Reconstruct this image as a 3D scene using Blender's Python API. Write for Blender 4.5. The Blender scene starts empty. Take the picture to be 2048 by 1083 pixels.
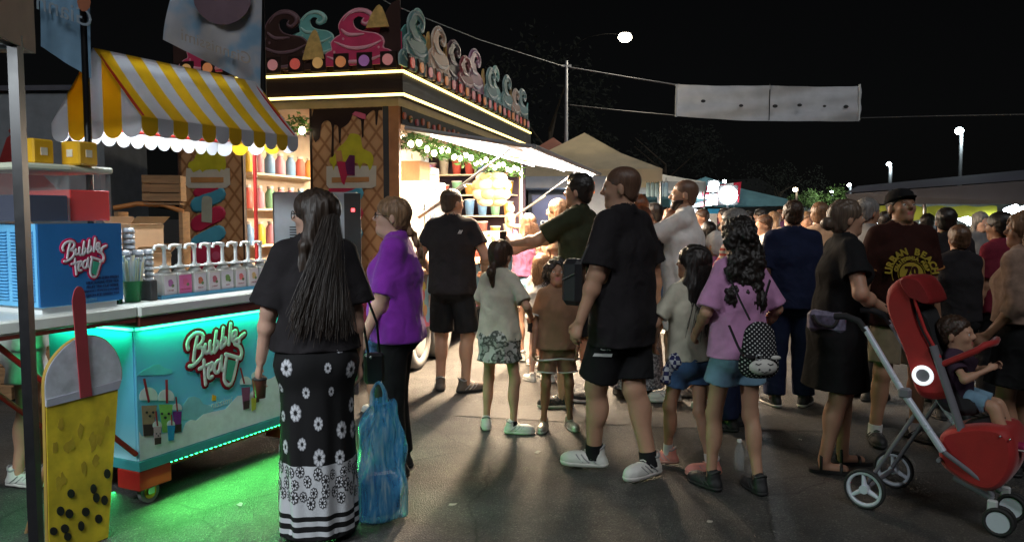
import bpy, bmesh, math, random
import numpy as np
from mathutils import Vector, Matrix, Quaternion, noise
from mathutils.bvhtree import BVHTree
from math import sin, cos, pi, radians, atan2, sqrt, hypot
random.seed(7); np.random.seed(7)
sc = bpy.context.scene
# ------------------------------------------------------------------ camera
CAM_H = 1.57; FPX = 1580.0; PITCH = math.atan(111/1580.0)
cd = bpy.data.cameras.new('camera'); cam = bpy.data.objects.new('camera', cd); sc.collection.objects.link(cam)
cd.sensor_width = 36.0; cd.lens = 36.0*FPX/2048.0; cd.clip_start = 0.05; cd.clip_end = 900
cam.location = (0, 0, CAM_H); cam.rotation_euler = (pi/2 - PITCH, 0, 0); sc.camera = cam
cd.dof.use_dof = False
# ------------------------------------------------------------------ sky, dim night fill, exposure
sc.render.engine = 'CYCLES'
sc.cycles.use_denoising = True
sc.cycles.max_bounces = 6; sc.cycles.diffuse_bounces = 3; sc.cycles.glossy_bounces = 3
sc.cycles.transmission_bounces = 6; sc.cycles.transparent_max_bounces = 12; sc.cycles.volume_bounces = 0
sc.cycles.caustics_reflective = False; sc.cycles.caustics_refractive = False
sc.cycles.sample_clamp_indirect = 4.0
sc.view_settings.view_transform = 'Standard'; sc.view_settings.look = 'None'
sc.view_settings.exposure = 0.0; sc.view_settings.gamma = 1.0; sc.view_settings.use_curve_mapping = False
SUN_EL, SUN_AZ = radians(48), radians(170)      # the moon-like dim key that fills the foreground from behind the camera
w = bpy.data.worlds.new('World'); sc.world = w; w.use_nodes = True
nt = w.node_tree; nt.nodes.clear()
sky = nt.nodes.new('ShaderNodeTexSky'); sky.sky_type = 'NISHITA'; sky.sun_disc = False
sky.sun_elevation = SUN_EL; sky.sun_rotation = SUN_AZ
hsv = nt.nodes.new('ShaderNodeHueSaturation'); hsv.inputs['Saturation'].default_value = 0.25
bg = nt.nodes.new('ShaderNodeBackground'); bg.inputs['Strength'].default_value = 0.00045
out = nt.nodes.new('ShaderNodeOutputWorld')
nt.links.new(sky.outputs[0], hsv.inputs['Color']); nt.links.new(hsv.outputs[0], bg.inputs['Color']); nt.links.new(bg.outputs[0], out.inputs['Surface'])
sl = bpy.data.lights.new('sun', 'SUN'); sl.energy = 0.88; sl.angle = radians(25); sl.color = (0.95, 0.97, 1.0)
so = bpy.data.objects.new('sun', sl); sc.collection.objects.link(so)
_d = Vector((sin(SUN_AZ)*cos(SUN_EL), cos(SUN_AZ)*cos(SUN_EL), sin(SUN_EL)))   # towards the sun
so.rotation_euler = (-_d).to_track_quat('-Z', 'Y').to_euler(); so.location = _d*30
# ------------------------------------------------------------------ pixel helpers (photograph measurements to places in the world)
def ray(u, v):
    x = (u-1024)/FPX; y = -(v-541.5)/FPX
    return Vector((x, cos(PITCH)+y*sin(PITCH), -sin(PITCH)+y*cos(PITCH)))
def at(u, v, D):
    r = ray(u, v); return Vector((r.x*D/r.y, D, CAM_H + r.z*D/r.y))
def gnd(u, v, z=0.0):
    r = ray(u, v); t = (z-CAM_H)/r.z; return Vector((r.x*t, r.y*t, z))
# ------------------------------------------------------------------ objects
C = sc.collection
def empty(name, loc=(0,0,0), rz=0.0, label=None, cat=None, group=None):
    o = bpy.data.objects.new(name, None); o.empty_display_size = 0.1; C.objects.link(o)
    o.location = loc; o.rotation_euler = (0, 0, rz); tag(o, label, cat, group); return o
def tag(o, label=None, cat=None, group=None, kind=None):
    if label: o['label'] = label
    if cat: o['category'] = cat
    if group: o['group'] = group
    if kind: o['kind'] = kind
    return o
def mesh_obj(name, me, parent=None, label=None, cat=None, group=None, kind=None):
    o = bpy.data.objects.new(name, me); C.objects.link(o)
    if parent: o.parent = parent
    return tag(o, label, cat, group, kind)
def copy_tree(o, parent=None):
    c = o.copy(); C.objects.link(c); c.parent = parent
    for ch in list(o.children): copy_tree(ch, c)
    return c
# ------------------------------------------------------------------ materials
_mats = {}
def _nodes(name):
    m = bpy.data.materials.new(name); m.use_nodes = True
    t = m.node_tree; b = t.nodes['Principled BSDF']; return m, t, b
def ramp(t, fac, stops):
    r = t.nodes.new('ShaderNodeValToRGB'); e = r.color_ramp.elements
    while len(e) < len(stops): e.new(0.5)
    for i, (p, c) in enumerate(stops): e[i].position = p; e[i].color = (*c, 1)
    t.links.new(fac, r.inputs[0]); return r.outputs[0]
def coord(t, scale=(1,1,1), out='Object'):
    tc = t.nodes.new('ShaderNodeTexCoord'); mp = t.nodes.new('ShaderNodeMapping'); mp.inputs['Scale'].default_value = scale
    t.links.new(tc.outputs[out], mp.inputs[0]); return mp.outputs[0]
def noisetex(t, vec, scale, detail=4, rough=0.55):
    n = t.nodes.new('ShaderNodeTexNoise'); n.inputs['Scale'].default_value = scale; n.inputs['Detail'].default_value = detail
    n.inputs['Roughness'].default_value = rough; t.links.new(vec, n.inputs['Vector']); return n.outputs[0]
def bump(t, b, h, strength, dist):
    bp = t.nodes.new('ShaderNodeBump'); bp.inputs['Strength'].default_value = strength; bp.inputs['Distance'].default_value = dist
    t.links.new(h, bp.inputs['Height']); t.links.new(bp.outputs[0], b.inputs['Normal'])
def mul(c, k): return tuple(min(1.0, x*k) for x in c)
def mat(name, col, rough=0.6, metal=0.0, var=0.15, nscale=8.0, bmp=0.0, bscale=60.0, spec=0.5, coat=0.0, sheen=0.0, alpha=1.0, trans=0.0, ior=1.45, emit=None, estr=0.0, aniso=(1,1,1), sss=0.0):
    key = (name, col, rough)
    if key in _mats: return _mats[key]
    m, t, b = _nodes(name)
    v = coord(t, aniso)
    if var > 0:
        n = noisetex(t, v, nscale)
        c = ramp(t, n, [(0.3, mul(col, 1-var)), (0.7, mul(col, 1+var))]); t.links.new(c, b.inputs['Base Color'])
        rr = t.nodes.new('ShaderNodeMapRange'); rr.inputs[3].default_value = max(0.02, rough*0.85); rr.inputs[4].default_value = min(1, rough*1.15)
        t.links.new(n, rr.inputs[0]); t.links.new(rr.outputs[0], b.inputs['Roughness'])
    else:
        b.inputs['Base Color'].default_value = (*col, 1); b.inputs['Roughness'].default_value = rough
    b.inputs['Metallic'].default_value = metal; b.inputs['Specular IOR Level'].default_value = spec
    b.inputs['Coat Weight'].default_value = coat; b.inputs['Sheen Weight'].default_value = sheen
    b.inputs['Alpha'].default_value = alpha; b.inputs['Transmission Weight'].default_value = trans; b.inputs['IOR'].default_value = ior
    if sss: b.inputs['Subsurface Weight'].default_value = sss; b.inputs['Subsurface Radius'].default_value = (0.02, 0.008, 0.004); b.inputs['Subsurface Scale'].default_value = 1.0
    if emit: b.inputs['Emission Color'].default_value = (*emit, 1); b.inputs['Emission Strength'].default_value = estr
    if bmp > 0: bump(t, b, noisetex(t, v, bscale, 3), bmp, 0.004)
    _mats[key] = m; return m
def emat(name, col, s): return mat(name, (0.8,0.8,0.8), 0.5, var=0, emit=col, estr=s)
def cloth(name, col, var=0.12, rough=0.9):
    key = ('cloth', name)
    if key in _mats: return _mats[key]
    m = _cloth0(name, col, var, rough); wrinkle(m.node_tree, m.node_tree.nodes['Principled BSDF']); _mats[key] = m; return m
def wrinkle(t, b, strength=0.32):
    tc = t.nodes.new('ShaderNodeTexCoord'); n0 = t.nodes.new('ShaderNodeTexNoise'); n0.inputs['Scale'].default_value = 5; n0.inputs['Detail'].default_value = 2; t.links.new(tc.outputs['Object'], n0.inputs['Vector'])
    mx = t.nodes.new('ShaderNodeMix'); mx.data_type = 'VECTOR'; mx.inputs[0].default_value = 0.28; t.links.new(tc.outputs['Object'], mx.inputs[4]); t.links.new(n0.outputs['Color'], mx.inputs[5])
    mp = t.nodes.new('ShaderNodeMapping'); mp.inputs['Scale'].default_value = (1.0, 1.0, 0.45); t.links.new(mx.outputs[1], mp.inputs[0])
    n = t.nodes.new('ShaderNodeTexNoise'); n.inputs['Scale'].default_value = 7.5; n.inputs['Detail'].default_value = 1.5; n.inputs['Roughness'].default_value = 0.4; n.inputs['Distortion'].default_value = 0.5; t.links.new(mp.outputs[0], n.inputs['Vector'])
    sb = t.nodes.new('ShaderNodeMath'); sb.operation = 'SUBTRACT'; sb.inputs[1].default_value = 0.5; t.links.new(n.outputs[0], sb.inputs[0]); ab = t.nodes.new('ShaderNodeMath'); ab.operation = 'ABSOLUTE'; t.links.new(sb.outputs[0], ab.inputs[0])
    bp = t.nodes.new('ShaderNodeBump'); bp.inputs['Strength'].default_value = strength; bp.inputs['Distance'].default_value = 0.10; t.links.new(n.outputs[0], bp.inputs['Height'])
    if b.inputs['Normal'].is_linked: t.links.new(b.inputs['Normal'].links[0].from_socket, bp.inputs['Normal'])
    t.links.new(bp.outputs[0], b.inputs['Normal'])
def _cloth0(name, col, var=0.12, rough=0.9):
    return mat('cloth_'+name, col, rough, var=var, nscale=14, bmp=0.35, bscale=220, spec=0.12, sheen=0.15 if sum(col) > .3 else 0.0)
# ------------------------------------------------------------------ mesh builder
class MB:
    def __init__(s): s.v = []; s.f = []; s.m = []; s.sm = []
    def add(s, vs, fs, mi=0, smooth=False, M=None):
        o = len(s.v)
        s.v += [tuple(M @ Vector(p)) if M is not None else tuple(p) for p in vs]
        for f in fs: s.f.append(tuple(i+o for i in f)); s.m.append(mi); s.sm.append(smooth)
    def box(s, lo, hi, mi=0, M=None, bev=0.0):
        (x0,y0,z0),(x1,y1,z1) = lo, hi
        if bev > 0:
            b = min(bev, (x1-x0)*.49, (y1-y0)*.49, (z1-z0)*.49)
            vs = []
            for X,sx in ((x0,1),(x1,-1)):
                for Y,sy in ((y0,1),(y1,-1)):
                    for Z,sz in ((z0,1),(z1,-1)):
                        vs += [(X+sx*b,Y+sy*b,Z),(X+sx*b,Y,Z+sz*b),(X,Y+sy*b,Z+sz*b)]
            bm = bmesh.new()
            for p in vs: bm.verts.new(p)
            r = bmesh.ops.convex_hull(bm, input=bm.verts)
            bm.verts.index_update()
            s.add([tuple(p.co) for p in bm.verts], [tuple(q.index for q in f.verts) for f in bm.faces], mi, False, M); bm.free(); return
        vs = [(x0,y0,z0),(x1,y0,z0),(x1,y1,z0),(x0,y1,z0),(x0,y0,z1),(x1,y0,z1),(x1,y1,z1),(x0,y1,z1)]
        s.add(vs, [(0,3,2,1),(4,5,6,7),(0,1,5,4),(1,2,6,5),(2,3,7,6),(3,0,4,7)], mi, False, M)
    def cyl(s, a, b, r1, r2=None, n=12, mi=0, smooth=True, caps=True):
        r2 = r1 if r2 is None else r2
        a = Vector(a); b = Vector(b); d = (b-a); d = d.normalized() if d.length > 1e-9 else Vector((0,0,1))
        x = d.orthogonal().normalized(); y = d.cross(x); vs = []
        for c, r in ((a, r1), (b, r2)):
            for i in range(n):
                t = 2*pi*i/n; vs.append(c + x*(r*cos(t)) + y*(r*sin(t)))
        fs = [(i, (i+1)%n, n+(i+1)%n, n+i) for i in range(n)]
        s.add(vs, fs, mi, smooth)
        if caps: s.add(vs, [tuple(range(n))[::-1], tuple(range(n, 2*n))], mi, False)
    def tube(s, pts, r, n=8, mi=0, closed=False, flat=1.0, up=None, caps=True):
        pts = [Vector(p) for p in pts]; N = len(pts); rs = r if isinstance(r, (list, tuple)) else [r]*N
        vs = []; px = None
        for i in range(N):
            a = pts[(i-1) % N] if (closed or i > 0) else pts[i]; b = pts[(i+1) % N] if (closed or i < N-1) else pts[i]
            d = (b-a).normalized() if (b-a).length > 1e-9 else Vector((0,0,1))
            if up is not None: x = Vector(up).cross(d); x = x.normalized() if x.length > 1e-6 else d.orthogonal().normalized()
            elif px is None: x = d.orthogonal().normalized()
            else:
                x = px - d*px.dot(d); x = x.normalized() if x.length > 1e-6 else d.orthogonal().normalized()
            px = x; y = d.cross(x)
            for k in range(n):
                t = 2*pi*k/n; vs.append(pts[i] + x*(rs[i]*cos(t)) + y*(rs[i]*flat*sin(t)))
        fs = []
        for i in range(N if closed else N-1):
            j = (i+1) % N
            for k in range(n): fs.append((i*n+k, i*n+(k+1)%n, j*n+(k+1)%n, j*n+k))
        s.add(vs, fs, mi, True)
        if caps and not closed: s.add(vs, [tuple(range(n))[::-1], tuple(range((N-1)*n, N*n))], mi, False)
    def lathe(s, prof, n=20, mi=0, center=(0,0,0), M=None, smooth=True, caps=True):
        cx, cy, cz = center; vs = []
        for r, z in prof:
            for k in range(n): t = 2*pi*k/n; vs.append((cx+r*cos(t), cy+r*sin(t), cz+z))
        fs = []
        for i in range(len(prof)-1):
            for k in range(n): fs.append((i*n+k, i*n+(k+1)%n, (i+1)*n+(k+1)%n, (i+1)*n+k))
        if not caps:
            m_ = len(prof)-1; fs += [(m_*n+k, m_*n+(k+1)%n, (k+1)%n, k) for k in range(n)]
        if caps and prof[0][0] > 1e-6: fs.append(tuple(range(n))[::-1])
        if caps and prof[-1][0] > 1e-6: fs.append(tuple(range((len(prof)-1)*n, len(prof)*n)))
        s.add(vs, fs, mi, smooth, M)
    def ell(s, c, r, n=12, mi=0, M=None):
        prof = []; 
        vs = []; m = n//2+1
        for i in range(m+1):
            a = -pi/2 + pi*i/m
            for k in range(n):
                t = 2*pi*k/n; vs.append((c[0]+r[0]*cos(a)*cos(t), c[1]+r[1]*cos(a)*sin(t), c[2]+r[2]*sin(a)))
        fs = [(i*n+k, i*n+(k+1)%n, (i+1)*n+(k+1)%n, (i+1)*n+k) for i in range(m) for k in range(n)]
        s.add(vs, fs, mi, True, M)
    def prism(s, poly, o, ax, ay, th, mi=0, side=None):
        """polygon (2D) on a plane at o spanned by ax, ay; th metres thick, growing along ax x ay"""
        o = Vector(o); ax = Vector(ax); ay = Vector(ay); nn = ax.cross(ay).normalized()
        A = sum(poly[i][0]*poly[(i+1)%len(poly)][1]-poly[(i+1)%len(poly)][0]*poly[i][1] for i in range(len(poly)))
        if A < 0: poly = poly[::-1]
        n = len(poly); bt = [o+ax*p[0]+ay*p[1] for p in poly]; tp = [p+nn*th for p in bt]
        s.add(bt+tp, [tuple(range(n, 2*n)), tuple(range(n))[::-1]], mi)
        s.add(bt+tp, [(i, (i+1)%n, n+(i+1)%n, n+i) for i in range(n)], mi if side is None else side)
    def build(s, name, mats, parent=None, **kw):
        me = bpy.data.meshes.new(name); me.from_pydata([tuple(p) for p in s.v], [], s.f)
        if not isinstance(mats, (list, tuple)): mats = [mats]
        for m in mats: me.materials.append(m)
        me.polygons.foreach_set('material_index', s.m); me.polygons.foreach_set('use_smooth', s.sm); me.update()
        return mesh_obj(name, me, parent, **kw)
def circ(cx, cy, r, n=16, ry=None, a0=0):
    ry = r if ry is None else ry
    return [(cx+r*cos(a0+2*pi*i/n), cy+ry*sin(a0+2*pi*i/n)) for i in range(n)]
def cat_rom(pts, k=5, closed=False):
    P = [np.array(p, float) for p in pts]; out = []; N = len(P)
    rng = range(N if closed else N-1)
    for i in rng:
        if closed: p0, p1, p2, p3 = P[(i-1)%N], P[i], P[(i+1)%N], P[(i+2)%N]
        else: p0, p1, p2, p3 = P[max(i-1,0)], P[i], P[i+1], P[min(i+2,N-1)]
        for j in range(k):
            t = j/k; out.append(tuple(0.5*((2*p1)+(p2-p0)*t+(2*p0-5*p1+4*p2-p3)*t*t+(-p0+3*p1-3*p2+p3)*t**3)))
    if not closed: out.append(tuple(P[-1]))
    return out
def text_obj(name, s, size, M, material, parent=None, th=0.002, shear=0.0, offset=0.0, align='CENTER', **kw):
    cu = bpy.data.curves.new(name, 'FONT'); cu.body = s; cu.size = size; cu.extrude = th; cu.shear = shear; cu.offset = offset
    cu.align_x = align; cu.align_y = 'CENTER'; cu.resolution_u = 3
    tmp = bpy.data.objects.new('tmp', cu); me = bpy.data.meshes.new_from_object(tmp); bpy.data.objects.remove(tmp); bpy.data.curves.remove(cu)
    me.transform(M); me.materials.clear(); me.materials.append(material); me.name = name
    return mesh_obj(name, me, parent, **kw)
def frame(o, ax, ay):
    ax = Vector(ax).normalized(); ay = Vector(ay).normalized(); az = ax.cross(ay)
    M = Matrix((ax, ay, az)).transposed().to_4x4(); M.translation = Vector(o); return M
def area(name, loc, direction, sx, sy, power, col=(1,1,1), spread=180, parent=None):
    l = bpy.data.lights.new(name, 'AREA'); l.shape = 'RECTANGLE'; l.size = sx; l.size_y = sy; l.energy = power; l.color = col; l.spread = radians(spread)
    o = bpy.data.objects.new(name, l); C.objects.link(o)
    if isinstance(direction, Matrix): o.matrix_world = direction
    else:
        o.rotation_euler = Vector(direction).to_track_quat('-Z', 'Y').to_euler(); o.location = loc
    if parent: o.parent = parent
    return o
def point(name, loc, power, col=(1,1,1), r=0.05, parent=None):
    l = bpy.data.lights.new(name, 'POINT'); l.energy = power; l.color = col; l.shadow_soft_size = r
    o = bpy.data.objects.new(name, l); C.objects.link(o); o.location = loc
    if parent: o.parent = parent
    return o
# ------------------------------------------------------------------ smooth surfaces from distance fields (bodies, clothes, hair)
class Field:
    def __init__(s, lo, hi, h):
        s.h = h; s.lo = np.array(lo, np.float32)-3*h; n = np.ceil((np.array(hi)+3*h - s.lo)/h).astype(int)+1; s.n = n
        s.d = np.full(n, 1.0, np.float32)
        s.ax = [s.lo[i] + h*np.arange(n[i], dtype=np.float32) for i in range(3)]
    def _sl(s, lo, hi, pad):
        a = np.clip(np.floor((np.array(lo)-pad-s.lo)/s.h).astype(int), 0, s.n-1); b = np.clip(np.ceil((np.array(hi)+pad-s.lo)/s.h).astype(int)+1, 1, s.n)
        if np.any(b <= a): return None, None
        sl = tuple(slice(a[i], b[i]) for i in range(3))
        return sl, np.meshgrid(s.ax[0][sl[0]], s.ax[1][sl[1]], s.ax[2][sl[2]], indexing='ij', sparse=True)
    def _mix(s, sl, d, k, op):
        a = s.d[sl]
        if op == 'add':
            if k > 0:
                hh = np.clip(0.5+0.5*(a-d)/k, 0, 1); s.d[sl] = a*(1-hh)+d*hh - k*hh*(1-hh)
            else: s.d[sl] = np.minimum(a, d)
        else:
            nd = -d
            if k > 0:
                hh = np.clip(0.5-0.5*(a-nd)/k, 0, 1); s.d[sl] = a*(1-hh)+nd*hh + k*hh*(1-hh)
            else: s.d[sl] = np.maximum(a, nd)
    def cap(s, a, b, ra, rb, k=0.02, side=None, flat=1.0, op='add'):
        """capsule a-b with radii ra, rb; its radius along 'side' is multiplied by flat"""
        a = np.array(a, float); b = np.array(b, float); R = max(ra, rb)*max(1, flat)
        sl, g = s._sl(np.minimum(a, b)-R, np.maximum(a, b)+R, k+2.5*s.h)
        if sl is None: return
        X, Y, Z = g[0]-a[0], g[1]-a[1], g[2]-a[2]
        ab = b-a; L2 = max(float(ab@ab), 1e-9)
        t = np.clip((X*ab[0]+Y*ab[1]+Z*ab[2])/L2, 0, 1)
        X = X-t*ab[0]; Y = Y-t*ab[1]; Z = Z-t*ab[2]; r = ra+(rb-ra)*t
        q = X*X+Y*Y+Z*Z
        if side is not None and flat != 1.0:
            sd = np.array(side, float); sd = sd/np.linalg.norm(sd); ps = X*sd[0]+Y*sd[1]+Z*sd[2]
            q = q + (1/flat**2-1)*ps*ps
        s._mix(sl, (np.sqrt(np.maximum(q, 0))-r).astype(np.float32), k, op)
    def ell(s, c, ax, r, k=0.02, op='add'):
        """ellipsoid, ax = 3 unit vectors, r = 3 radii"""
        c = np.array(c, float); R = max(r)
        sl, g = s._sl(c-R, c+R, k+2.5*s.h)
        if sl is None: return
        X, Y, Z = g[0]-c[0], g[1]-c[1], g[2]-c[2]; k0 = 0; k1 = 0
        for v, rr in zip(ax, r):
            p = (X*v[0]+Y*v[1]+Z*v[2]); k0 = k0+(p/rr)**2; k1 = k1+(p/(rr*rr))**2
        k0 = np.sqrt(k0); k1 = np.sqrt(k1)+1e-9
        s._mix(sl, (k0*(k0-1)/k1).astype(np.float32), k, op)
    def cut(s, p, n, k=0.0):
        """keep the side the normal points away from"""
        n = np.array(n, float); n = n/np.linalg.norm(n); g = np.meshgrid(*s.ax, indexing='ij', sparse=True)
        d = ((g[0]-p[0])*n[0]+(g[1]-p[1])*n[1]+(g[2]-p[2])*n[2]).astype(np.float32); s.d = np.maximum(s.d, d)
    def mesh(s):
        d = s.d; n = s.n; h = s.h
        d[0]=d[-1]=1; d[:,0]=1; d[:,-1]=1; d[:,:,0]=1; d[:,:,-1]=1
        ins = d < 0
        c = np.zeros(n-1, np.int8); 
        for i in (0,1):
            for j in (0,1):
                for k in (0,1): c += ins[i:n[0]-1+i, j:n[1]-1+j, k:n[2]-1+k]
        act = np.nonzero((c > 0) & (c < 8)); I = np.stack(act, 1)
        if len(I) == 0: return np.zeros((0,3)), np.zeros((0,4), int)
        vid = np.full(n-1, -1, np.int32); vid[act] = np.arange(len(I))
        cv = {}
        for i in (0,1):
            for j in (0,1):
                for k in (0,1): cv[(i,j,k)] = d[I[:,0]+i, I[:,1]+j, I[:,2]+k]
        acc = np.zeros((len(I),3), np.float32); cnt = np.zeros(len(I), np.float32)
        E = [((i,j,0),(i,j,1)) for i in (0,1) for j in (0,1)]+[((i,0,j),(i,1,j)) for i in (0,1) for j in (0,1)]+[((0,i,j),(1,i,j)) for i in (0,1) for j in (0,1)]
        for a, b in E:
            da, db = cv[a], cv[b]; m = (da < 0) != (db < 0); t = np.where(m, da/np.where(m, da-db, 1), 0)
            for ax in range(3): acc[:,ax] += np.where(m, a[ax]+(b[ax]-a[ax])*t, 0)
            cnt += m
        V = (acc/cnt[:,None] + I)*h + s.lo
        F = []
        for ax in range(3):
            o = [1,2,0][ax]; p = [2,0,1][ax]
            sa = [slice(1,-1)]*3; sa[ax] = slice(0, n[ax]-1); sb = list(sa); sb[ax] = slice(1, n[ax])
            A = ins[tuple(sa)]; B = ins[tuple(sb)]; idx = np.stack(np.nonzero(A != B), 1)
            if len(idx) == 0: continue
            flip = B[tuple(idx.T)]
            base = idx.copy(); base[:,o] += 1; base[:,p] += 1
            def cell(do, dp):
                q = base.copy(); q[:,o] -= do; q[:,p] -= dp; return vid[q[:,0], q[:,1], q[:,2]]
            q = np.stack([cell(0,0), cell(1,0), cell(1,1), cell(0,1)], 1)
            q[flip] = q[flip][:, ::-1]; F.append(q)
        return V.astype(np.float64), np.concatenate(F)
def np_mesh(name, V, F, mats, parent=None, midx=None, smooth=True, **kw):
    me = bpy.data.meshes.new(name); n = len(F); k = F.shape[1]
    me.vertices.add(len(V)); me.vertices.foreach_set('co', np.ascontiguousarray(V, dtype=np.float32).ravel())
    me.loops.add(n*k); me.loops.foreach_set('vertex_index', np.ascontiguousarray(F, dtype=np.int32).ravel())
    me.polygons.add(n); me.polygons.foreach_set('loop_start', np.arange(0, n*k, k, dtype=np.int32))
    if not isinstance(mats, (list, tuple)): mats = [mats]
    for m in mats: me.materials.append(m)
    if midx is not None: me.polygons.foreach_set('material_index', np.asarray(midx, dtype=np.int32))
    me.update(calc_edges=True)
    me.polygons.foreach_set('use_smooth', np.full(n, smooth)); me.update()
    return mesh_obj(name, me, parent, **kw)
def vnormals(V, F):
    N = np.zeros_like(V); a = V[F[:,2]]-V[F[:,0]]; b = V[F[:,3]]-V[F[:,1]]; fn = np.cross(a, b)
    for i in range(4): np.add.at(N, F[:,i], fn)
    return N/(np.linalg.norm(N, axis=1, keepdims=True)+1e-12)
def smooth_mesh(V, F, it=1, lam=0.5):
    for _ in range(it):
        S = np.zeros_like(V); c = np.zeros(len(V))
        for i in range(4):
            j = (i+1) % 4; np.add.at(S, F[:,i], V[F[:,j]]); np.add.at(c, F[:,i], 1); np.add.at(S, F[:,j], V[F[:,i]]); np.add.at(c, F[:,j], 1)
        V = V*(1-lam)+lam*S/np.maximum(c, 1)[:,None]
    return V
def sines(V, rng, freq, n=7, aniso=(1,1,1)):
    """cheap smooth noise in about -1..1"""
    W = V*np.array(aniso); r = np.zeros(len(V)); w2 = np.zeros(len(V))
    for i in range(3):
        k = rng.normal(size=3)*freq*0.5; w2 += np.sin(W@k+rng.uniform(0,6.3))
    for i in range(n):
        k = rng.normal(size=3)*freq*(0.6+0.25*i); r += np.sin(W@k+rng.uniform(0,6.3)+0.8*w2)/(1+0.25*i)
    return r/2.6
# ------------------------------------------------------------------ people
def _n(v): v = np.array(v, float); return v/(np.linalg.norm(v)+1e-12)
def _rot(v, axis, ang):
    axis = _n(axis); v = np.array(v, float); c, s_ = cos(ang), sin(ang)
    return v*c + np.cross(axis, v)*s_ + axis*(axis@v)*(1-c)
def ik(a, c, l1, l2, hint):
    a = np.array(a, float); c = np.array(c, float); d = c-a; L = np.linalg.norm(d)
    if L > (l1+l2)*0.995: c = a+d/L*(l1+l2)*0.995; d = c-a; L = np.linalg.norm(d)
    u = d/L; x = (l1*l1-l2*l2+L*L)/(2*L); hh = sqrt(max(l1*l1-x*x, 0)); hint = np.array(hint, float); hp = _n(hint-u*(hint@u))
    return a+u*x+hp*hh, c
SKIN = {
 'fair': mat('skin_fair', (0.58,0.36,0.27), 0.5, var=0.13, nscale=6, bmp=0.12, bscale=160, spec=0.4, sss=0.12),
 'mid':  mat('skin_mid', (0.46,0.26,0.17), 0.5, var=0.14, nscale=6, bmp=0.12, bscale=160, spec=0.4, sss=0.1),
 'tan':  mat('skin_tan', (0.34,0.18,0.11), 0.5, var=0.14, nscale=6, bmp=0.12, bscale=160, spec=0.4, sss=0.08)}
LIP = mat('lips', (0.40,0.13,0.11), 0.4, var=0.05); REDLIP = mat('red_lips', (0.5,0.02,0.03), 0.3, var=0.05)
EYEW = mat('eye_white', (0.7,0.68,0.64), 0.2, var=0.0); IRIS = mat('iris', (0.03,0.02,0.015), 0.15, var=0.0)
def hairmat(name, col, streak=0.45):
    key = ('hair', name)
    if key in _mats: return _mats[key]
    m, t, b = _nodes('hair_'+name); v = coord(t, (70,70,5)); n = noisetex(t, v, 1.4, 5, 0.6)
    c = ramp(t, n, [(0.3, mul(col, 1-streak)), (0.55, col), (0.75, mul(col, 1+streak*1.6))]); t.links.new(c, b.inputs['Base Color'])
    b.inputs['Roughness'].default_value = 0.42; b.inputs['Specular IOR Level'].default_value = 0.45; b.inputs['Anisotropic'].default_value = 0.5
    bump(t, b, n, 0.7, 0.006); _mats[key] = m; return m
RUB = mat('sole_rubber_white', (0.62,0.60,0.56), 0.7); RUBD = mat('sole_rubber_black', (0.02,0.02,0.02), 0.7)
METALD = mat('dark_frame', (0.01,0.01,0.012), 0.35, var=0); SILV = mat('silver_metal', (0.55,0.56,0.58), 0.28, metal=1.0, var=0.05)
class P: pass
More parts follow.
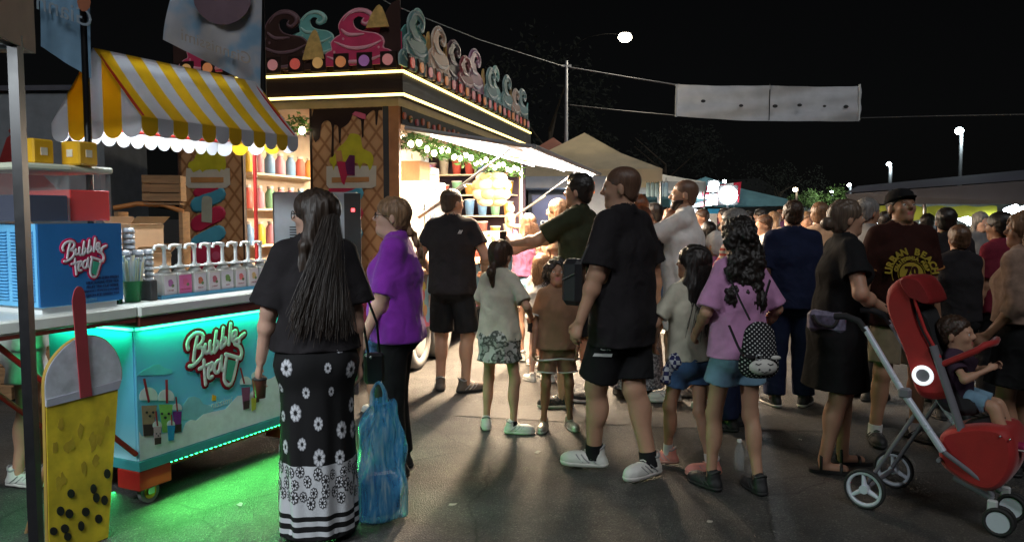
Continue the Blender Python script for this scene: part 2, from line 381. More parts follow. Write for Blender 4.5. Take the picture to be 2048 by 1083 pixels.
def person(label, pos, H, phi, h=0.010, group=None, skin='mid', kid=False, seed=1,
           feet=None, lean=(0,0), twist=0, head=(0,0,0), headfwd=0.0, arms=(None,None), elbows=(None,None), curl=(0.5,0.5),
           g=1.0, hw=1.0, sw=None, belly=0.0, bust=0.0, limb=1.0, glute=0.4, hh=None,
           top=None, bottom=None, shoes=None, hair=None, face=True, beard=None, glasses=None, lips=None, seat=None, sitz=None, sock=None, hands=True, far=False, bald_shade=None):
    rng = np.random.default_rng(seed); s = H/1.75
    root = empty('person', (pos[0], pos[1], pos[2] if len(pos) > 2 else 0), -radians(phi), label, 'person', group)
    J = P(); J.root = root; J.s = s; J.H = H
    hh = hh or (0.228*s if not kid else 0.195+0.015*(H-1.1)/0.4)
    hipz = (0.525 if not kid else 0.505)*H; torso = H - hh - hipz   # hip joint to chin
    lt = 0.245*H if not kid else 0.235*H; ls = hipz-lt-0.05*H*0.9
    if sw is None: sw = (0.093*H*(0.75+0.25*g) if not kid else 0.086*H)
    sw0 = 0.093*H
    feet = feet or ((-0.10*s, 0.0, -8), (0.10*s, 0.0, 8))
    P0 = np.array([0.5*(feet[0][0]+feet[1][0]), 0.5*(feet[0][1]+feet[1][1]), hipz-0.004]) if seat is None else np.array(seat, float)
    up = _n([sin(radians(lean[1])), sin(radians(lean[0])), 1.0])
    XH = np.array([1.0, 0, 0]); XS = _rot(XH, up, -radians(twist)); YS = np.cross(up, XS)
    waist = P0 + up*0.24*torso; chest = P0+up*0.60*torso; shc = P0+up*0.845*torso; nb = P0+up*0.93*torso
    J.P0, J.waist, J.chest, J.shc, J.XS, J.YS, J.up = P0, waist, chest, shc, XS, YS, up
    sh = [shc-XS*sw, shc+XS*sw]; hip = [P0-XH*0.085*s*hw, P0+XH*0.085*s*hw]
    # head frame
    yaw, pit, rol = [radians(a) for a in head]
    hf = _rot(YS, up, -yaw); hr = np.cross(hf, up); hf2 = _rot(hf, hr, pit); hu = np.cross(hr, hf2); hu = _rot(hu, hf2, rol); hr = np.cross(hf2, hu); hf = hf2
    hc = nb + up*0.07*torso*0.6 + YS*(0.02*s+headfwd) + hu*(hh*0.5) ; hk = hh/0.228
    J.hc, J.hf, J.hr, J.hu, J.hh, J.hk = hc, hf, hr, hu, hh, hk
    def HP(r, f, u): return hc + hr*(r*hk) + hf*(f*hk) + hu*(u*hk)
    J.HP = HP
    # legs
    J.knee = []; J.ank = []; J.toe = []
    for i, (fx, fy, ta) in enumerate([q[:3] for q in feet]):
        fz = feet[i][3] if len(feet[i]) > 3 else 0.0
        an = np.array([fx, fy, 0.045*H+fz]); td = np.array([sin(radians(ta)), cos(radians(ta)), 0])
        kn, an = ik(hip[i], an, lt, ls, td*1.0+np.array([0,0.3,0]))
        J.knee.append(kn); J.ank.append(an); J.toe.append(td)
    # arms
    la, lf = 0.166*H, 0.146*H; J.elb = []; J.wr = []; J.hd = []; J.sh = sh; J.hip = hip
    for i, sg in enumerate((-1, 1)):
        w_ = arms[i]
        if w_ is None: w_ = (sg*(sw+0.030*s+0.10*(g-1)), 0.05+rng.uniform(-.01,.04), P0[2]-0.045*H)
        w_ = np.array(w_[:3], float)
        hint = np.array(elbows[i]) if elbows[i] is not None else np.array([sg*0.15, -1.0, -0.15])
        e, w_ = ik(sh[i], w_, la, lf, hint); J.elb.append(e); J.wr.append(w_)
    def torso_prims(F, off=0.0, k=0.045, upto=True):
        ga = g
        F.cap(P0-up*0.03*s, waist, 0.118*s*hw+off, 0.103*s*ga+off, k, XH, 1.40)
        F.cap(waist, chest, 0.103*s*ga+off, 0.116*s*ga**0.6+off, k, XS, 1.36*(sw/sw0)**0.7)
        F.cap(chest, chest+up*0.12*torso, 0.114*s*ga**0.5+off, 0.095*s+off, k, XS, 1.40*(sw/sw0)**0.8)
        F.cap(shc-XS*(sw*0.80)-up*0.01, shc+XS*(sw*0.80)-up*0.01, 0.058*s*limb+off, 0.058*s*limb+off, k)
        F.cap(nb+up*0.02*s, shc-XS*sw*0.7, 0.05*s+off*.6, 0.045*s+off, k); F.cap(nb+up*0.02*s, shc+XS*sw*0.7, 0.05*s+off*.6, 0.045*s+off, k)
        if belly: F.ell(waist+YS*(0.05+0.05*belly)*s-up*0.0, [XS,YS,up], [(0.13+.03*belly)*s+off, (0.09+0.05*belly)*s+off, 0.15*s+off], k)
        if bust:
            for q in (-1, 1): F.ell(chest+XS*q*0.075*s+YS*0.085*s, [XS,YS,up], [0.07*s*bust+off]*3, 0.035)
        if glute:
            for q in (-1, 1): F.ell(P0+XH*q*0.07*s*hw-np.array([0,1,0])*0.055*s*hw-up*0.02*s, [XH,[0,1,0],up], [0.085*s*hw+off,0.085*s*hw*(0.6+glute)+off,0.10*s+off], 0.04)
    tr = 0.083*s*limb*(0.5+0.5*hw)
    allp = np.array([*J.ank, *J.knee, *sh, *J.elb, *J.wr, hc+up*hh*.6, P0, *hip]); lo = allp.min(0)-0.22*s; hi = allp.max(0)+0.22*s; lo[2] = max(lo[2], -0.02) if seat is None else lo[2]
    hi[2] = max(hi[2]-0.15, (hc+up*hh*.6)[2])
    # ---- body
    F = Field(lo, hi, h); torso_prims(F)
    for i in (0, 1):
        F.cap(hip[i], J.knee[i], tr, 0.056*s*limb, 0.04); F.cap(J.knee[i], J.ank[i], 0.052*s*limb, 0.036*s*limb, 0.03)
        kb = J.knee[i]*0.68+J.ank[i]*0.32-J.toe[i]*0.018*s; F.ell(kb, [XH, [0,1,0], [0,0,1]], [0.050*s*limb, 0.052*s*limb, 0.105*s], 0.03)
        a = J.ank[i]; t = J.toe[i]; F.cap(a+[0,0,-0.045*s], a+t*0.12*s+[0,0,-0.052*s], 0.030*s, 0.030*s, 0.02)
        sg = (-1,1)[i]
        F.cap(sh[i], J.elb[i], 0.050*s*limb, 0.041*s*limb, 0.03); F.cap(J.elb[i], J.wr[i], 0.041*s*limb, 0.026*s*(0.5+0.5*limb), 0.02)
        fm = J.elb[i]*0.7+J.wr[i]*0.3; F.ell(fm, [XS, YS, up], [0.043*s*limb]*3, 0.02)
        d = _n(J.wr[i]-J.elb[i]); inward = -XS*sg; pn = _n(inward-d*(inward@d)); 
        if np.linalg.norm(np.cross(d, inward)) < 0.3: pn = _n(np.cross(d, XS))
        sd = np.cross(d, pn); w_ = J.wr[i]; hs = s*1.0
        if sd@YS > 0 or (abs(d[2]) < .6 and sd[2] > 0): thumb = sd
        else: thumb = -sd
        J.hd.append((w_, d, pn, thumb)); 
        if hands:
            F.cap(w_+d*0.02*hs, w_+d*0.07*hs, 0.028*hs, 0.036*hs, 0.015, pn, 0.5)
            cu = curl[i]
            for q in range(4):
                b0 = w_+d*(0.085-0.006*abs(q-1.3))*hs+thumb*(0.027-0.018*q)*hs; L = (0.036,0.040,0.038,0.030)[q]*hs; rr = 0.0088*hs if q < 3 else 0.0078*hs
                d1 = _rot(d, np.cross(d, pn), cu*0.9); d2 = _rot(d, np.cross(d, pn), cu*2.0); b1 = b0+d1*L; b2 = b1+d2*L*1.0
                F.cap(w_+d*0.06*hs+thumb*(0.020-0.014*q)*hs, b0, rr*1.1, rr*1.1, 0.008); F.cap(b0, b1, rr*1.05, rr, 0.004); F.cap(b1, b2, rr, rr*0.82, 0.004)
            t0 = w_+d*0.025*hs+thumb*0.022*hs; t1 = t0+_n(d*0.8+thumb*0.75+pn*0.3)*0.042*hs; t2 = t1+_n(d*1.0+thumb*0.15+pn*0.5)*0.032*hs
            F.cap(t0, t1, 0.014*hs, 0.0105*hs, 0.01); F.cap(t1, t2, 0.0105*hs, 0.0085*hs, 0.006)
    # neck and head
    F.cap(nb-up*0.03, HP(0,-0.012,-0.06), 0.062*s*(0.55+0.45*g)*(0.9 if not kid else 0.8), 0.054*hk*(0.6+0.4*g), 0.025)
    F.ell(HP(0,-0.012,0.032), [hr,hf,hu], [0.076*hk,0.098*hk,0.083*hk], 0.02)
    F.ell(HP(0,0.018,-0.030), [hr,hf,hu], [0.060*hk*(0.7+0.3*g),0.070*hk,0.080*hk], 0.03)
    F.ell(HP(0,0.060,-0.088), [hr,hf,hu], [0.028*hk,0.026*hk,0.022*hk], 0.03)
    if g > 1.15: F.ell(HP(0,0.02,-0.095), [hr,hf,hu], [0.055*hk,0.055*hk,0.035*hk], 0.03)
    F.cap(HP(-0.030,0.078,0.018), HP(0.030,0.078,0.018), 0.014*hk, 0.014*hk, 0.018)
    for q in (-1,1):
        F.ell(HP(q*0.034,0.062,-0.022), [hr,hf,hu], [0.024*hk,0.022*hk,0.022*hk], 0.02)
        F.ell(HP(q*0.032,0.097,0.000), [hr,hf,hu], [0.017*hk,0.014*hk,0.011*hk], 0.012, 'sub')
        F.ell(HP(q*0.079,-0.012,-0.008), [hr,_n(hf-0.25*hu),_n(hu+0.25*hf)], [0.010*hk,0.019*hk,0.033*hk], 0.006)
    F.cap(HP(0,0.086,0.012), HP(0,0.106,-0.020), 0.008*hk, 0.0125*hk, 0.012); F.cap(HP(-0.010,0.094,-0.026), HP(0.010,0.094,-0.026), 0.0085*hk, 0.0085*hk, 0.008)
    F.cap(HP(-0.017,0.082,-0.050), HP(0.017,0.082,-0.050), 0.0075*hk, 0.0075*hk, 0.006); F.cap(HP(-0.014,0.081,-0.062), HP(0.014,0.081,-0.062), 0.008*hk, 0.008*hk, 0.006)
    V, Q = F.mesh(); V = smooth_mesh(V, Q, 1, 0.35)
    mi = None; mts = [SKIN[skin]]
    ctr = V[Q].mean(1)-hc; rr_, ff_, uu_ = ctr@hr/hk, ctr@hf/hk, ctr@hu/hk
    if face:
        mts.append(lips or LIP); mi = np.zeros(len(Q), int)
        mi[(ff_ > 0.078) & (np.abs(rr_) < 0.021) & (uu_ < -0.046) & (uu_ > -0.068)] = 1
    body = np_mesh('body', V, Q, mts, root, mi)
    if face and not far:
        for q in (-1,1):
            e = MB(); M = Matrix((hr, hf, hu)).transposed().to_4x4(); M.translation = Vector(HP(q*0.032,0.0765,0.000)); e.ell((0,0,0), (0.0118*hk,)*3, 10, 0, M)
            e.ell((0,0.0075*hk,0), (0.0066*hk,0.005*hk,0.0066*hk), 8, 1, M); e.build('eye', [EYEW, IRIS], root)
    # ---- helper for cloth fields
    def garment(name, build, material, amp=0.005, freq=26, lo_=None, hi_=None, hs=1.15, fold=None, kind=None):
        F = Field(lo if lo_ is None else lo_, hi if hi_ is None else hi_, h*hs); build(F); V, Q = F.mesh()
        if len(Q) == 0: return None
        V = smooth_mesh(V, Q, 1, 0.4); N = vnormals(V, Q)
        d = amp*sines(V, rng, freq, 6, (1,1,0.55))
        if fold is not None: d = d+fold(V)
        d = d*np.clip(1-np.abs(N[:,2])*1.3, 0, 1)
        V = V+N*d[:,None]
        return np_mesh(name, V, Q, material, root)
    J.garment = garment; J.torso_prims = torso_prims; J.lo = lo; J.hi = hi
    tt = None
    def clipcap(F, a, b, ra, rb, k, side=None, flat=1.0, open_=True):
        a = np.array(a); b = np.array(b); dr = _n(b-a); L = np.linalg.norm(b-a)
        G = Field(np.minimum(a,b)-max(ra,rb)*max(1,flat), np.maximum(a,b)+max(ra,rb)*max(1,flat), F.h)
        # align with F's grid
        i0 = np.round((G.lo-F.lo)/F.h).astype(int); i0 = np.clip(i0, 0, F.n-2); i1 = np.minimum(i0+G.n, F.n)
        sl = tuple(slice(i0[q], i1[q]) for q in range(3)); G.ax = [F.ax[q][sl[q]] for q in range(3)]; G.n = i1-i0; G.lo = np.array([G.ax[q][0] for q in range(3)]); G.d = np.full(G.n, 1.0, np.float32)
        G.cap(a, b+dr*0.1, ra, rb+(rb-ra)*0.1/L, 0, side, flat); G.cut(b, dr)
        F._mix(sl, G.d, k, 'add')
        wl = max(0.010, 2.3*F.h)
        if open_ and rb > wl+0.025: F.cap(b-dr*0.012, b+dr*0.06, rb-wl, rb-wl, 0, side, flat, 'sub')
    J.clipcap = clipcap
    # ---- lower garment
    if bottom:
        bt = dict(bottom); ty = bt['t']; lo_ = bt.get('off', 0.012)
        if ty in ('shorts', 'trousers'):
            ln = bt.get('len', 0.6); wd = bt.get('loose', 0.02)
            def bl(F):
                F.cap(P0-up*0.03*s, waist, 0.118*s*hw+lo_, 0.103*s*g+lo_, 0.04, XH, 1.40)
                if glute:
                    for q in (-1, 1): F.ell(P0+XH*q*0.07*s*hw-np.array([0,1,0])*0.055*s*hw-up*0.02*s, [XH,[0,1,0],up], [0.085*s*hw+lo_,0.085*s*hw*(0.6+glute)+lo_,0.10*s+lo_], 0.04)
                if belly: F.ell(waist+YS*(0.05+0.05*belly)*s, [XS,YS,up], [(0.13+.03*belly)*s+lo_, (0.09+0.05*belly)*s+lo_, 0.15*s+lo_], 0.04)
                F.cut(P0+up*bt.get('rise', 0.16)*s, up)
                for i in (0,1):
                    if ty == 'shorts':
                        e = hip[i]+(J.knee[i]-hip[i])*ln; r1 = tr+(0.056*s*limb-tr)*ln+wd
                        clipcap(F, hip[i], e, tr+lo_, r1, 0.02)
                    else:
                        F.cap(hip[i], J.knee[i], tr+lo_, 0.056*s*limb+wd, 0.02); e = J.ank[i]+(J.knee[i]-J.ank[i])*bt.get('cuff', 0.05)
                        clipcap(F, J.knee[i], e, 0.056*s*limb+wd, 0.045*s*limb+wd, 0.02)
            J.bottom = garment(ty, bl, bt['m'], amp=bt.get('amp', 0.005), freq=24)
            if bt.get('trim'):
                for i in (0,1):
                    e = hip[i]+(J.knee[i]-hip[i])*ln; r1 = tr+(0.056*s*limb-tr)*ln+wd; dr = _n(J.knee[i]-hip[i]); x = np.cross(dr, [0,1,0]); x = _n(x); y = np.cross(dr, x)
                    m_ = MB(); m_.tube([e-dr*0.006+x*(r1*cos(a))+y*(r1*sin(a)) for a in np.linspace(0, 2*pi, 21)[:-1]], 0.006, 6, closed=True); m_.build('hem', bt['trim'], root)
        elif ty == 'skirt':
            z1 = bt['z']; r1 = bt.get('r', 0.2)*s; fl = bt.get('flat', 1.25); nf = bt.get('folds', 9); fa = bt.get('famp', 0.012)
            b = np.array([P0[0]+bt.get('dx',0), P0[1]+bt.get('dy',0), z1]); ph = rng.uniform(0,6)
            def bl(F):
                F.cap(P0-up*0.03*s, waist, 0.118*s*hw+lo_, 0.100*s*g+lo_, 0.04, XH, 1.40)
                if glute:
                    for q in (-1, 1): F.ell(P0+XH*q*0.07*s*hw-np.array([0,1,0])*0.055*s*hw-up*0.02*s, [XH,[0,1,0],up], [0.085*s*hw+lo_,0.085*s*hw*(0.6+glute)+lo_,0.10*s+lo_], 0.04)
                F.cut(P0+up*bt.get('rise', 0.19)*s, up)
                clipcap(F, P0-np.array([0,0.01,0.02]), b, 0.125*s*hw+lo_, r1, 0.05, XH, fl)
            def fold(V):
                t = np.clip((P0[2]-V[:,2])/(P0[2]-z1), 0, 1); th = np.arctan2(V[:,1]-P0[1], (V[:,0]-P0[0]))
                return fa*t**1.2*(np.sin(nf*th+ph+1.5*np.sin(3*V[:,2]))+0.5*np.sin((nf*2-3)*th+ph*2))
            l2 = np.array(lo); l2[:2] = np.minimum(l2[:2], b[:2]-r1*fl-.05); h2 = np.array(hi); h2[:2] = np.maximum(h2[:2], b[:2]+r1*fl+.05); h2[2] = waist[2]+0.25; l2[2] = z1-.05
            J.bottom = garment('skirt', bl, bt['m'], amp=bt.get('amp', 0.004), freq=20, lo_=l2, hi_=h2, fold=fold)
    # ---- upper garment
    if top:
        tp = dict(top); off = tp.get('off', 0.014)*max(0.8, s); sl_ = tp.get('sleeve', 0.6); hemz = tp.get('hem', P0[2]-0.01); loose = tp.get('loose', 0.012)
        ty = tp['t']
        def bl(F):
            torso_prims(F, off, 0.05)
            e = P0.copy(); e[2] = hemz
            if ty == 'dress':
                F.cut(P0-up*0.12, -up) if False else None
                clipcap(F, waist-YS*0.0, e+np.array([tp.get('dx',0),tp.get('dy',0),0]), 0.112*s*g+off, tp.get('r', 0.19)*s, 0.06, XH, tp.get('flat', 1.3), True)
            else:
                rr = max(0.118*hw, 0.105*g)*s+off+loose
                F.cap(chest-up*0.02, e, 0.108*s*g**0.6+off+loose*.6, rr, 0.05, XS, 1.36); F.cut(e, -np.array(up))
            # neckline
            F.ell(nb+up*0.045*s+YS*0.012, [XS,YS,up], [0.068*s*tp.get('neck',1),0.068*s*tp.get('neck',1),0.05*s], 0.0, 'sub')
            if sl_ > 0:
                for i in (0,1):
                    sr = 0.05*s*limb+off
                    if sl_ <= 1: e2 = sh[i]+(J.elb[i]-sh[i])*sl_; clipcap(F, sh[i]+(0 if sw is None else 0), e2, sr, (0.050-0.008*sl_)*s*limb+off+tp.get('sw', 0.014), 0.03)
                    else:
                        F.cap(sh[i], J.elb[i], sr, 0.042*s*limb+off, 0.03); e2 = J.elb[i]+(J.wr[i]-J.elb[i])*(sl_-1); clipcap(F, J.elb[i], e2, 0.042*s*limb+off, 0.034*s*limb+off, 0.02)
            if tp.get('lowcut'): F.ell(nb-up*0.0*s-YS*0.1*s, [XS,YS,up], [0.10*s,0.09*s,0.12*s], 0.0, 'sub')
        ph2 = rng.uniform(0,6)
        def fold(V):
            t = np.clip((chest[2]-V[:,2])/0.35, 0, 1); th = np.arctan2(V[:,1]-P0[1], (V[:,0]-P0[0])*0.7)
            dd = 0.006*t*np.sin(7*th+ph2+6*V[:,2]) if ty != 'dress' else 0.010*np.clip((P0[2]-V[:,2])/0.5,0,1)*np.sin(8*th+ph2)
            return dd*np.clip((V[:,2]*0+1),0,1)
        l2 = np.array(lo); l2[2] = min(hemz, *[q[2] for q in J.elb], *( [q[2] for q in J.wr] if sl_ > 1 else [9]))-0.08
        l2[:2] = np.minimum(l2[:2], P0[:2]-0.4*s); h2 = np.array(hi); h2[:2] = np.maximum(h2[:2], P0[:2]+0.4*s)
        J.top = garment({'tee':'shirt','dress':'dress','tank':'vest_top'}[ty], bl, tp['m'], amp=tp.get('amp', 0.0045), freq=tp.get('freq', 22), lo_=l2, hi_=h2, fold=fold)
        if tp.get('trim') and 0 < sl_ <= 1:
            for i in (0,1):
                e2 = sh[i]+(J.elb[i]-sh[i])*sl_; r1 = (0.050-0.008*sl_)*s*limb+off+tp.get('sw', 0.014); dr = _n(J.elb[i]-sh[i]); x = _n(np.cross(dr, [0,1,0.01])); y = np.cross(dr, x)
                m_ = MB(); m_.tube([e2-dr*0.008+x*(r1*cos(a))+y*(r1*sin(a)) for a in np.linspace(0, 2*pi, 21)[:-1]], 0.007, 6, closed=True); m_.build('cuff', tp['trim'], root)
    # ---- shoes
    if shoes:
        ss = dict(shoes)
        for i in (0,1):
            a = J.ank[i].copy(); t = J.toe[i]; sdv = np.array([t[1], -t[0], 0]); gz = a[2]-0.045*H
            base = np.array([a[0], a[1], gz]); lo3 = base-0.25*s; hi3 = base+0.25*s; lo3[2] = gz-0.01; hi3[2] = gz+0.14*s+.02; up3 = [0,0,1]
            if ss.get('t') == 'sandal':
                m_ = MB(); ol = [(-.035,-.075),(-.04,-.02),(-.036,.06),(-.048,.13),(-.035,.185),(0,.20),(.035,.185),(.048,.13),(.036,.06),(.04,-.02),(.035,-.075),(0,-.09)]
                m_.prism([(x*s, y*s) for x, y in cat_rom(ol, 3, True)], base, sdv, t, 0.022*s)
                for yy, zz, rr in ((0.10,0.035,0.044),(-0.02,0.095,0.042)):
                    m_.tube([base+t*yy*s+sdv*(rr*s*cos(b_))+np.array([0,0,0.02*s+zz*s*1.1*max(0,sin(b_))**0.6]) for b_ in np.linspace(0, pi, 9)], 0.011*s, 6, flat=.4)
                m_.build('sandal', ss['m'], root); continue
            hs_ = min(h, 0.010)*0.9
            def sole_f(F, e, k=0.02):
                F.cap(base-t*0.045*s+[0,0,0.03*s], base+t*0.13*s+[0,0,0.03*s], 0.038*s+e, 0.046*s+e, k, up3, 1.0); F.cap(base+t*0.06*s+[0,0,.03*s], base+t*0.165*s+[0,0,0.028*s], 0.042*s+e, 0.030*s+e, k)
            F = Field(lo3, hi3, hs_); sole_f(F, 0.0)
            F.ell(base+t*0.09*s+[0,0,0.045*s], [sdv, t, up3], [0.042*s,0.10*s,0.040*s], 0.02); F.cap(base-t*0.025*s+[0,0,0.05*s], base-t*0.02*s+[0,0,0.095*s], 0.044*s, 0.042*s, 0.02)
            F.cut(base+[0,0,0.016*s], [0,0,-1]); V, Q = F.mesh(); V = smooth_mesh(V, Q, 1, .4); 
            V = V+vnormals(V,Q)*(0.0015*sines(V, rng, 90))[:,None]
            shoe = np_mesh('shoe', V, Q, ss['m'], root)
            F = Field(lo3, hi3, hs_); sole_f(F, 0.005); F.cut(base+[0,0,0.028*s], [0,0,1]); F.cut(base+[0,0,0.001], [0,0,-1]); V, Q = F.mesh()
            np_mesh('sole', V, Q, ss.get('sole', RUB), shoe)
            if not far:
                lc = MB()
                for q in range(4):
                    y = 0.05+0.022*q; z = 0.090-0.009*q; p0 = base+t*y*s-sdv*0.020*s+[0,0,z*s]; p1 = base+t*y*s+[0,0,(z+0.006)*s]; p2 = base+t*(y+.006)*s+sdv*0.020*s+[0,0,z*s]; lc.tube([p0,p1,p2], 0.0038*s, 5)
                lc.build('laces', ss.get('lace', RUB), shoe)
            if not far:
                cm = ss.get('trim', mat('shoe_grey', (0.28,0.28,0.28), .7)); tm = MB()
                for q in (-1,1):
                    for y0_, y1_ in ((-0.02,0.03),(0.02,0.07),(0.055,0.10)): tm.tube([base+t*y0_*s+sdv*q*0.0465*s+[0,0,0.032*s], base+t*(y0_*.4+y1_*.6)*s+sdv*q*0.045*s+[0,0,0.055*s], base+t*y1_*s+sdv*q*0.034*s+[0,0,0.075*s]], 0.004*s, 5, flat=.8)
                tm.tube([base-t*0.022*s+[0,0,0.118*s]+t*0.040*s*cos(a_)+sdv*0.038*s*sin(a_)+[0,0,0.012*s*cos(2*a_)] for a_ in np.linspace(0,2*pi,15)[:-1]], 0.007*s, 5, closed=True)
                tm.build('shoe_trim', cm, shoe)
            if ss.get('logo'):
                sg = (-1,1)[i]; lg = MB(); M = frame(base+t*0.03*s+sdv*sg*0.046*s+np.array([0,0,0.05*s]), t*sg*1.0, (0,0,1))
                text_obj('shoe_mark', ss['logo'], 0.045, frame(base+t*0.04*s+sdv*sg*0.0435*s+np.array([0,0,0.048*s]), -t*sg if sdv@np.array([1,0,0]) < 0 else t*sg, (0,0,1)), ss['lm'], shoe, th=0.004)
            if sock:
                m_ = MB(); m_.cyl(a+[0,0,-0.03*s], a+(J.knee[i]-a)*sock.get('h', 0.12), 0.043*s*limb, 0.044*s*limb, 14); m_.build('sock', sock['m'], root)
    # ---- hair
    if hair:
        hs2 = dict(hair); ty = hs2['t']; hm = hs2['m']; o = hs2.get('off', 0.012); L = hs2.get('len', 0.3)
        lo3 = hc-0.17*hk-0.02; hi3 = hc+0.17*hk+0.02
        if ty in ('long', 'curly'): lo3 = np.minimum(lo3, hc-[0.22,0.22,L+0.2]); hi3 = hi3+0.08
        if ty in ('pony','braid','bun'): lo3 = np.minimum(lo3, hc-[0.25,0.25,L+0.12]); hi3 = hi3+0.1
        F = Field(lo3, hi3, max(0.006, h*0.85))
        F.ell(HP(0,-0.014,0.034), [hr,hf,hu], [(0.076+o)*hk,(0.098+o)*hk,(0.083+o)*hk], 0.01)
        F.ell(HP(0,-0.035,-0.025), [hr,hf,hu], [(0.066+o)*hk,(0.062+o)*hk,(0.066+o)*hk], 0.02)
        fl = hs2.get('line', 0.0)
        if ty in ('short','buzz','fade'):
            F.cut(HP(0,0,-0.010+fl), _n(hf*0.85-hu)); 
            if ty == 'fade': F.cut(HP(0,0,0.02), -hu)
            F.ell(HP(0,-0.02,0.055), [hr,hf,hu], [(0.072+o)*hk,(0.088+o)*hk,(0.066+o+hs2.get('tall',0.004))*hk], 0.015)
            if hs2.get('tall'): F.cap(HP(0,0.06,0.10), HP(0,-0.04,0.105), 0.035*hk, 0.04*hk, 0.03)
            F.ell(HP(0,0.13,-0.02+fl), [hr,hf,hu], [0.07*hk,0.06*hk,0.085*hk], 0.005, 'sub')
        else:
            F.ell(HP(0,0.125,-0.030), [hr,hf,hu], [0.064*hk,0.075*hk,0.105*hk], 0.008, 'sub')
            if ty in ('pony','braid','bun'): F.cut(HP(0,0,-0.035), _n(hf*0.8-hu)) 
            if ty == 'long':
                wd = hs2.get('w', 0.085)
                back = -YS; dn = np.array([0,0,-1.0])
                for q in np.linspace(-1, 1, 7):
                    a = HP(q*0.062, -0.055+0.035*abs(q), 0.0); m_ = a+back*0.035*s+dn*0.14+XS*q*(wd*s-0.062)*0.75; e = hc+XS*q*wd*s+back*((hs2.get('out',0.125))*s*(g**.5)-0.03*abs(q))+dn*L*(1-0.08*abs(q))
                    F.cap(a, m_, 0.036*hk, 0.032, 0.02); F.cap(m_, e, 0.030, 0.018, 0.02)
                if hs2.get('front', True):
                    for q in (-1,1):
                        a = HP(q*0.078, -0.02, 0.0); m_ = HP(q*0.088, -0.01, -0.12); e = m_+dn*L*0.35+YS*0.03+XS*q*0.03; F.cap(a, m_, 0.020*hk, 0.022, 0.015); F.cap(m_, e, 0.02, 0.012, 0.015)
            elif ty == 'curly':
                for q in range(70):
                    t = rng.uniform(0,1); a = hc+np.array([0,0,-L*t])-YS*(0.05+0.06*min(1,t*2))*s+XS*rng.uniform(-1,1)*(0.085+0.02*t)*s+np.array([0,0,0.03]); F.ell(a, [XS,YS,up], [0.036,0.034,0.050], 0.012)
            elif ty == 'pony':
                a = HP(0,-0.105,hs2.get('ph',-0.03)); m_ = a-YS*0.05*s+np.array([0,0,-0.05]); e = a-YS*hs2.get('pb',0.05)*s+np.array([0,0,-L]); F.cap(a, m_, 0.022, 0.028, 0.01); F.cap(m_, e, 0.028, 0.012, 0.02)
            elif ty == 'bun':
                F.ell(HP(0,-0.12,hs2.get('ph',0.02)), [hr,hf,hu], [0.045*hk]*3, 0.01)
            elif ty == 'braid':
                a = HP(0,-0.10,-0.05); e = chest-YS*0.13*s*g**.5+up*0.02+XS*0.03; N_ = 9
                for q in range(N_):
                    t = q/(N_-1); c_ = a*(1-t)+e*t-YS*0.035*sin(pi*t); F.ell(c_+XS*0.012*(-1)**q, [XS,YS,up], [0.026*(1-.4*t),0.022*(1-.4*t),0.034], 0.006)
        V, Q = F.mesh(); N = vnormals(V, Q)
        if ty == 'curly': d = 0.010*sines(V, rng, 75)+0.006*sines(V, rng, 150)
        elif ty in ('long','pony','braid','bun'): d = hs2.get('amp',0.005)*sines(V, rng, 120, 8, (1,1,0.08))
        else: d = min(o*0.5, 0.003)*sines(V, rng, 130, 8, (1,1,1))
        if ty not in ('buzz',): V = V+N*(d)[:,None]
        np_mesh('hair', V, Q, hm, root)
        if ty == 'long' and not far:       # loose strands over the mass of hair
            st = MB(); dn = np.array([0,0,-1.0])
            for q in range(int(1.6*hs2.get('strands', 90))):
                x = rng.uniform(-1,1); a = HP(x*0.085, -0.06-0.05*sqrt(max(0,1-x*x))+rng.uniform(-.01,.0), 0.03-abs(x)*0.03); wd = hs2.get('w', 0.085)
                e = hc+XS*x*(wd+0.03)*s-YS*((hs2.get('out',0.125)+0.028)*s*(g**.5)-0.03*x*x)+dn*L*rng.uniform(.85,1.12)+rng.normal(size=3)*0.012; m_ = a*0.6+e*0.4-YS*0.02+rng.normal(size=3)*0.006
                st.tube(cat_rom([a, a*.8+m_*.2-YS*.008, m_, e], 4), 0.0013, 3, caps=False)
            st.build('loose_strands', hm, root, kind='stuff')
        if ty == 'curly' and not far:
            st = MB()
            for q in range(260):
                a = hc+np.array([0,0,-L*rng.uniform(0,1)])-YS*0.06*s+XS*rng.uniform(-1,1)*0.09*s; dr = _n(rng.normal(size=3)-YS*1.2); p_ = [a+dr*(0.045)+np.array([0,0,-0.02*j])+0.008*np.array([sin(2.1*j),cos(2.1*j),0]) for j in range(6)]; st.tube(p_, 0.0016, 3, caps=False)
            st.build('loose_curls', hm, root, kind='stuff')
    if beard:
        F = Field(hc-0.16*hk, hc+0.16*hk, max(0.006,h*.8))
        F.ell(HP(0,0.020,-0.040), [hr,hf,hu], [0.066*hk,0.074*hk,0.082*hk], 0.02); F.ell(HP(0,0.062,-0.092), [hr,hf,hu], [0.034*hk,0.032*hk,0.028*hk], 0.02)
        F.cut(HP(0,0.04,-0.035), _n(hu+0.15*hf)); F.cut(HP(0,-0.005,0), -hf); F.ell(HP(0,0.10,-0.056), [hr,hf,hu], [0.018*hk,0.02*hk,0.009*hk], 0, 'sub')
        V, Q = F.mesh(); 
        if len(Q): V = V+vnormals(V,Q)*(0.002*sines(V, rng, 140))[:,None]; np_mesh('beard', V, Q, beard, root)
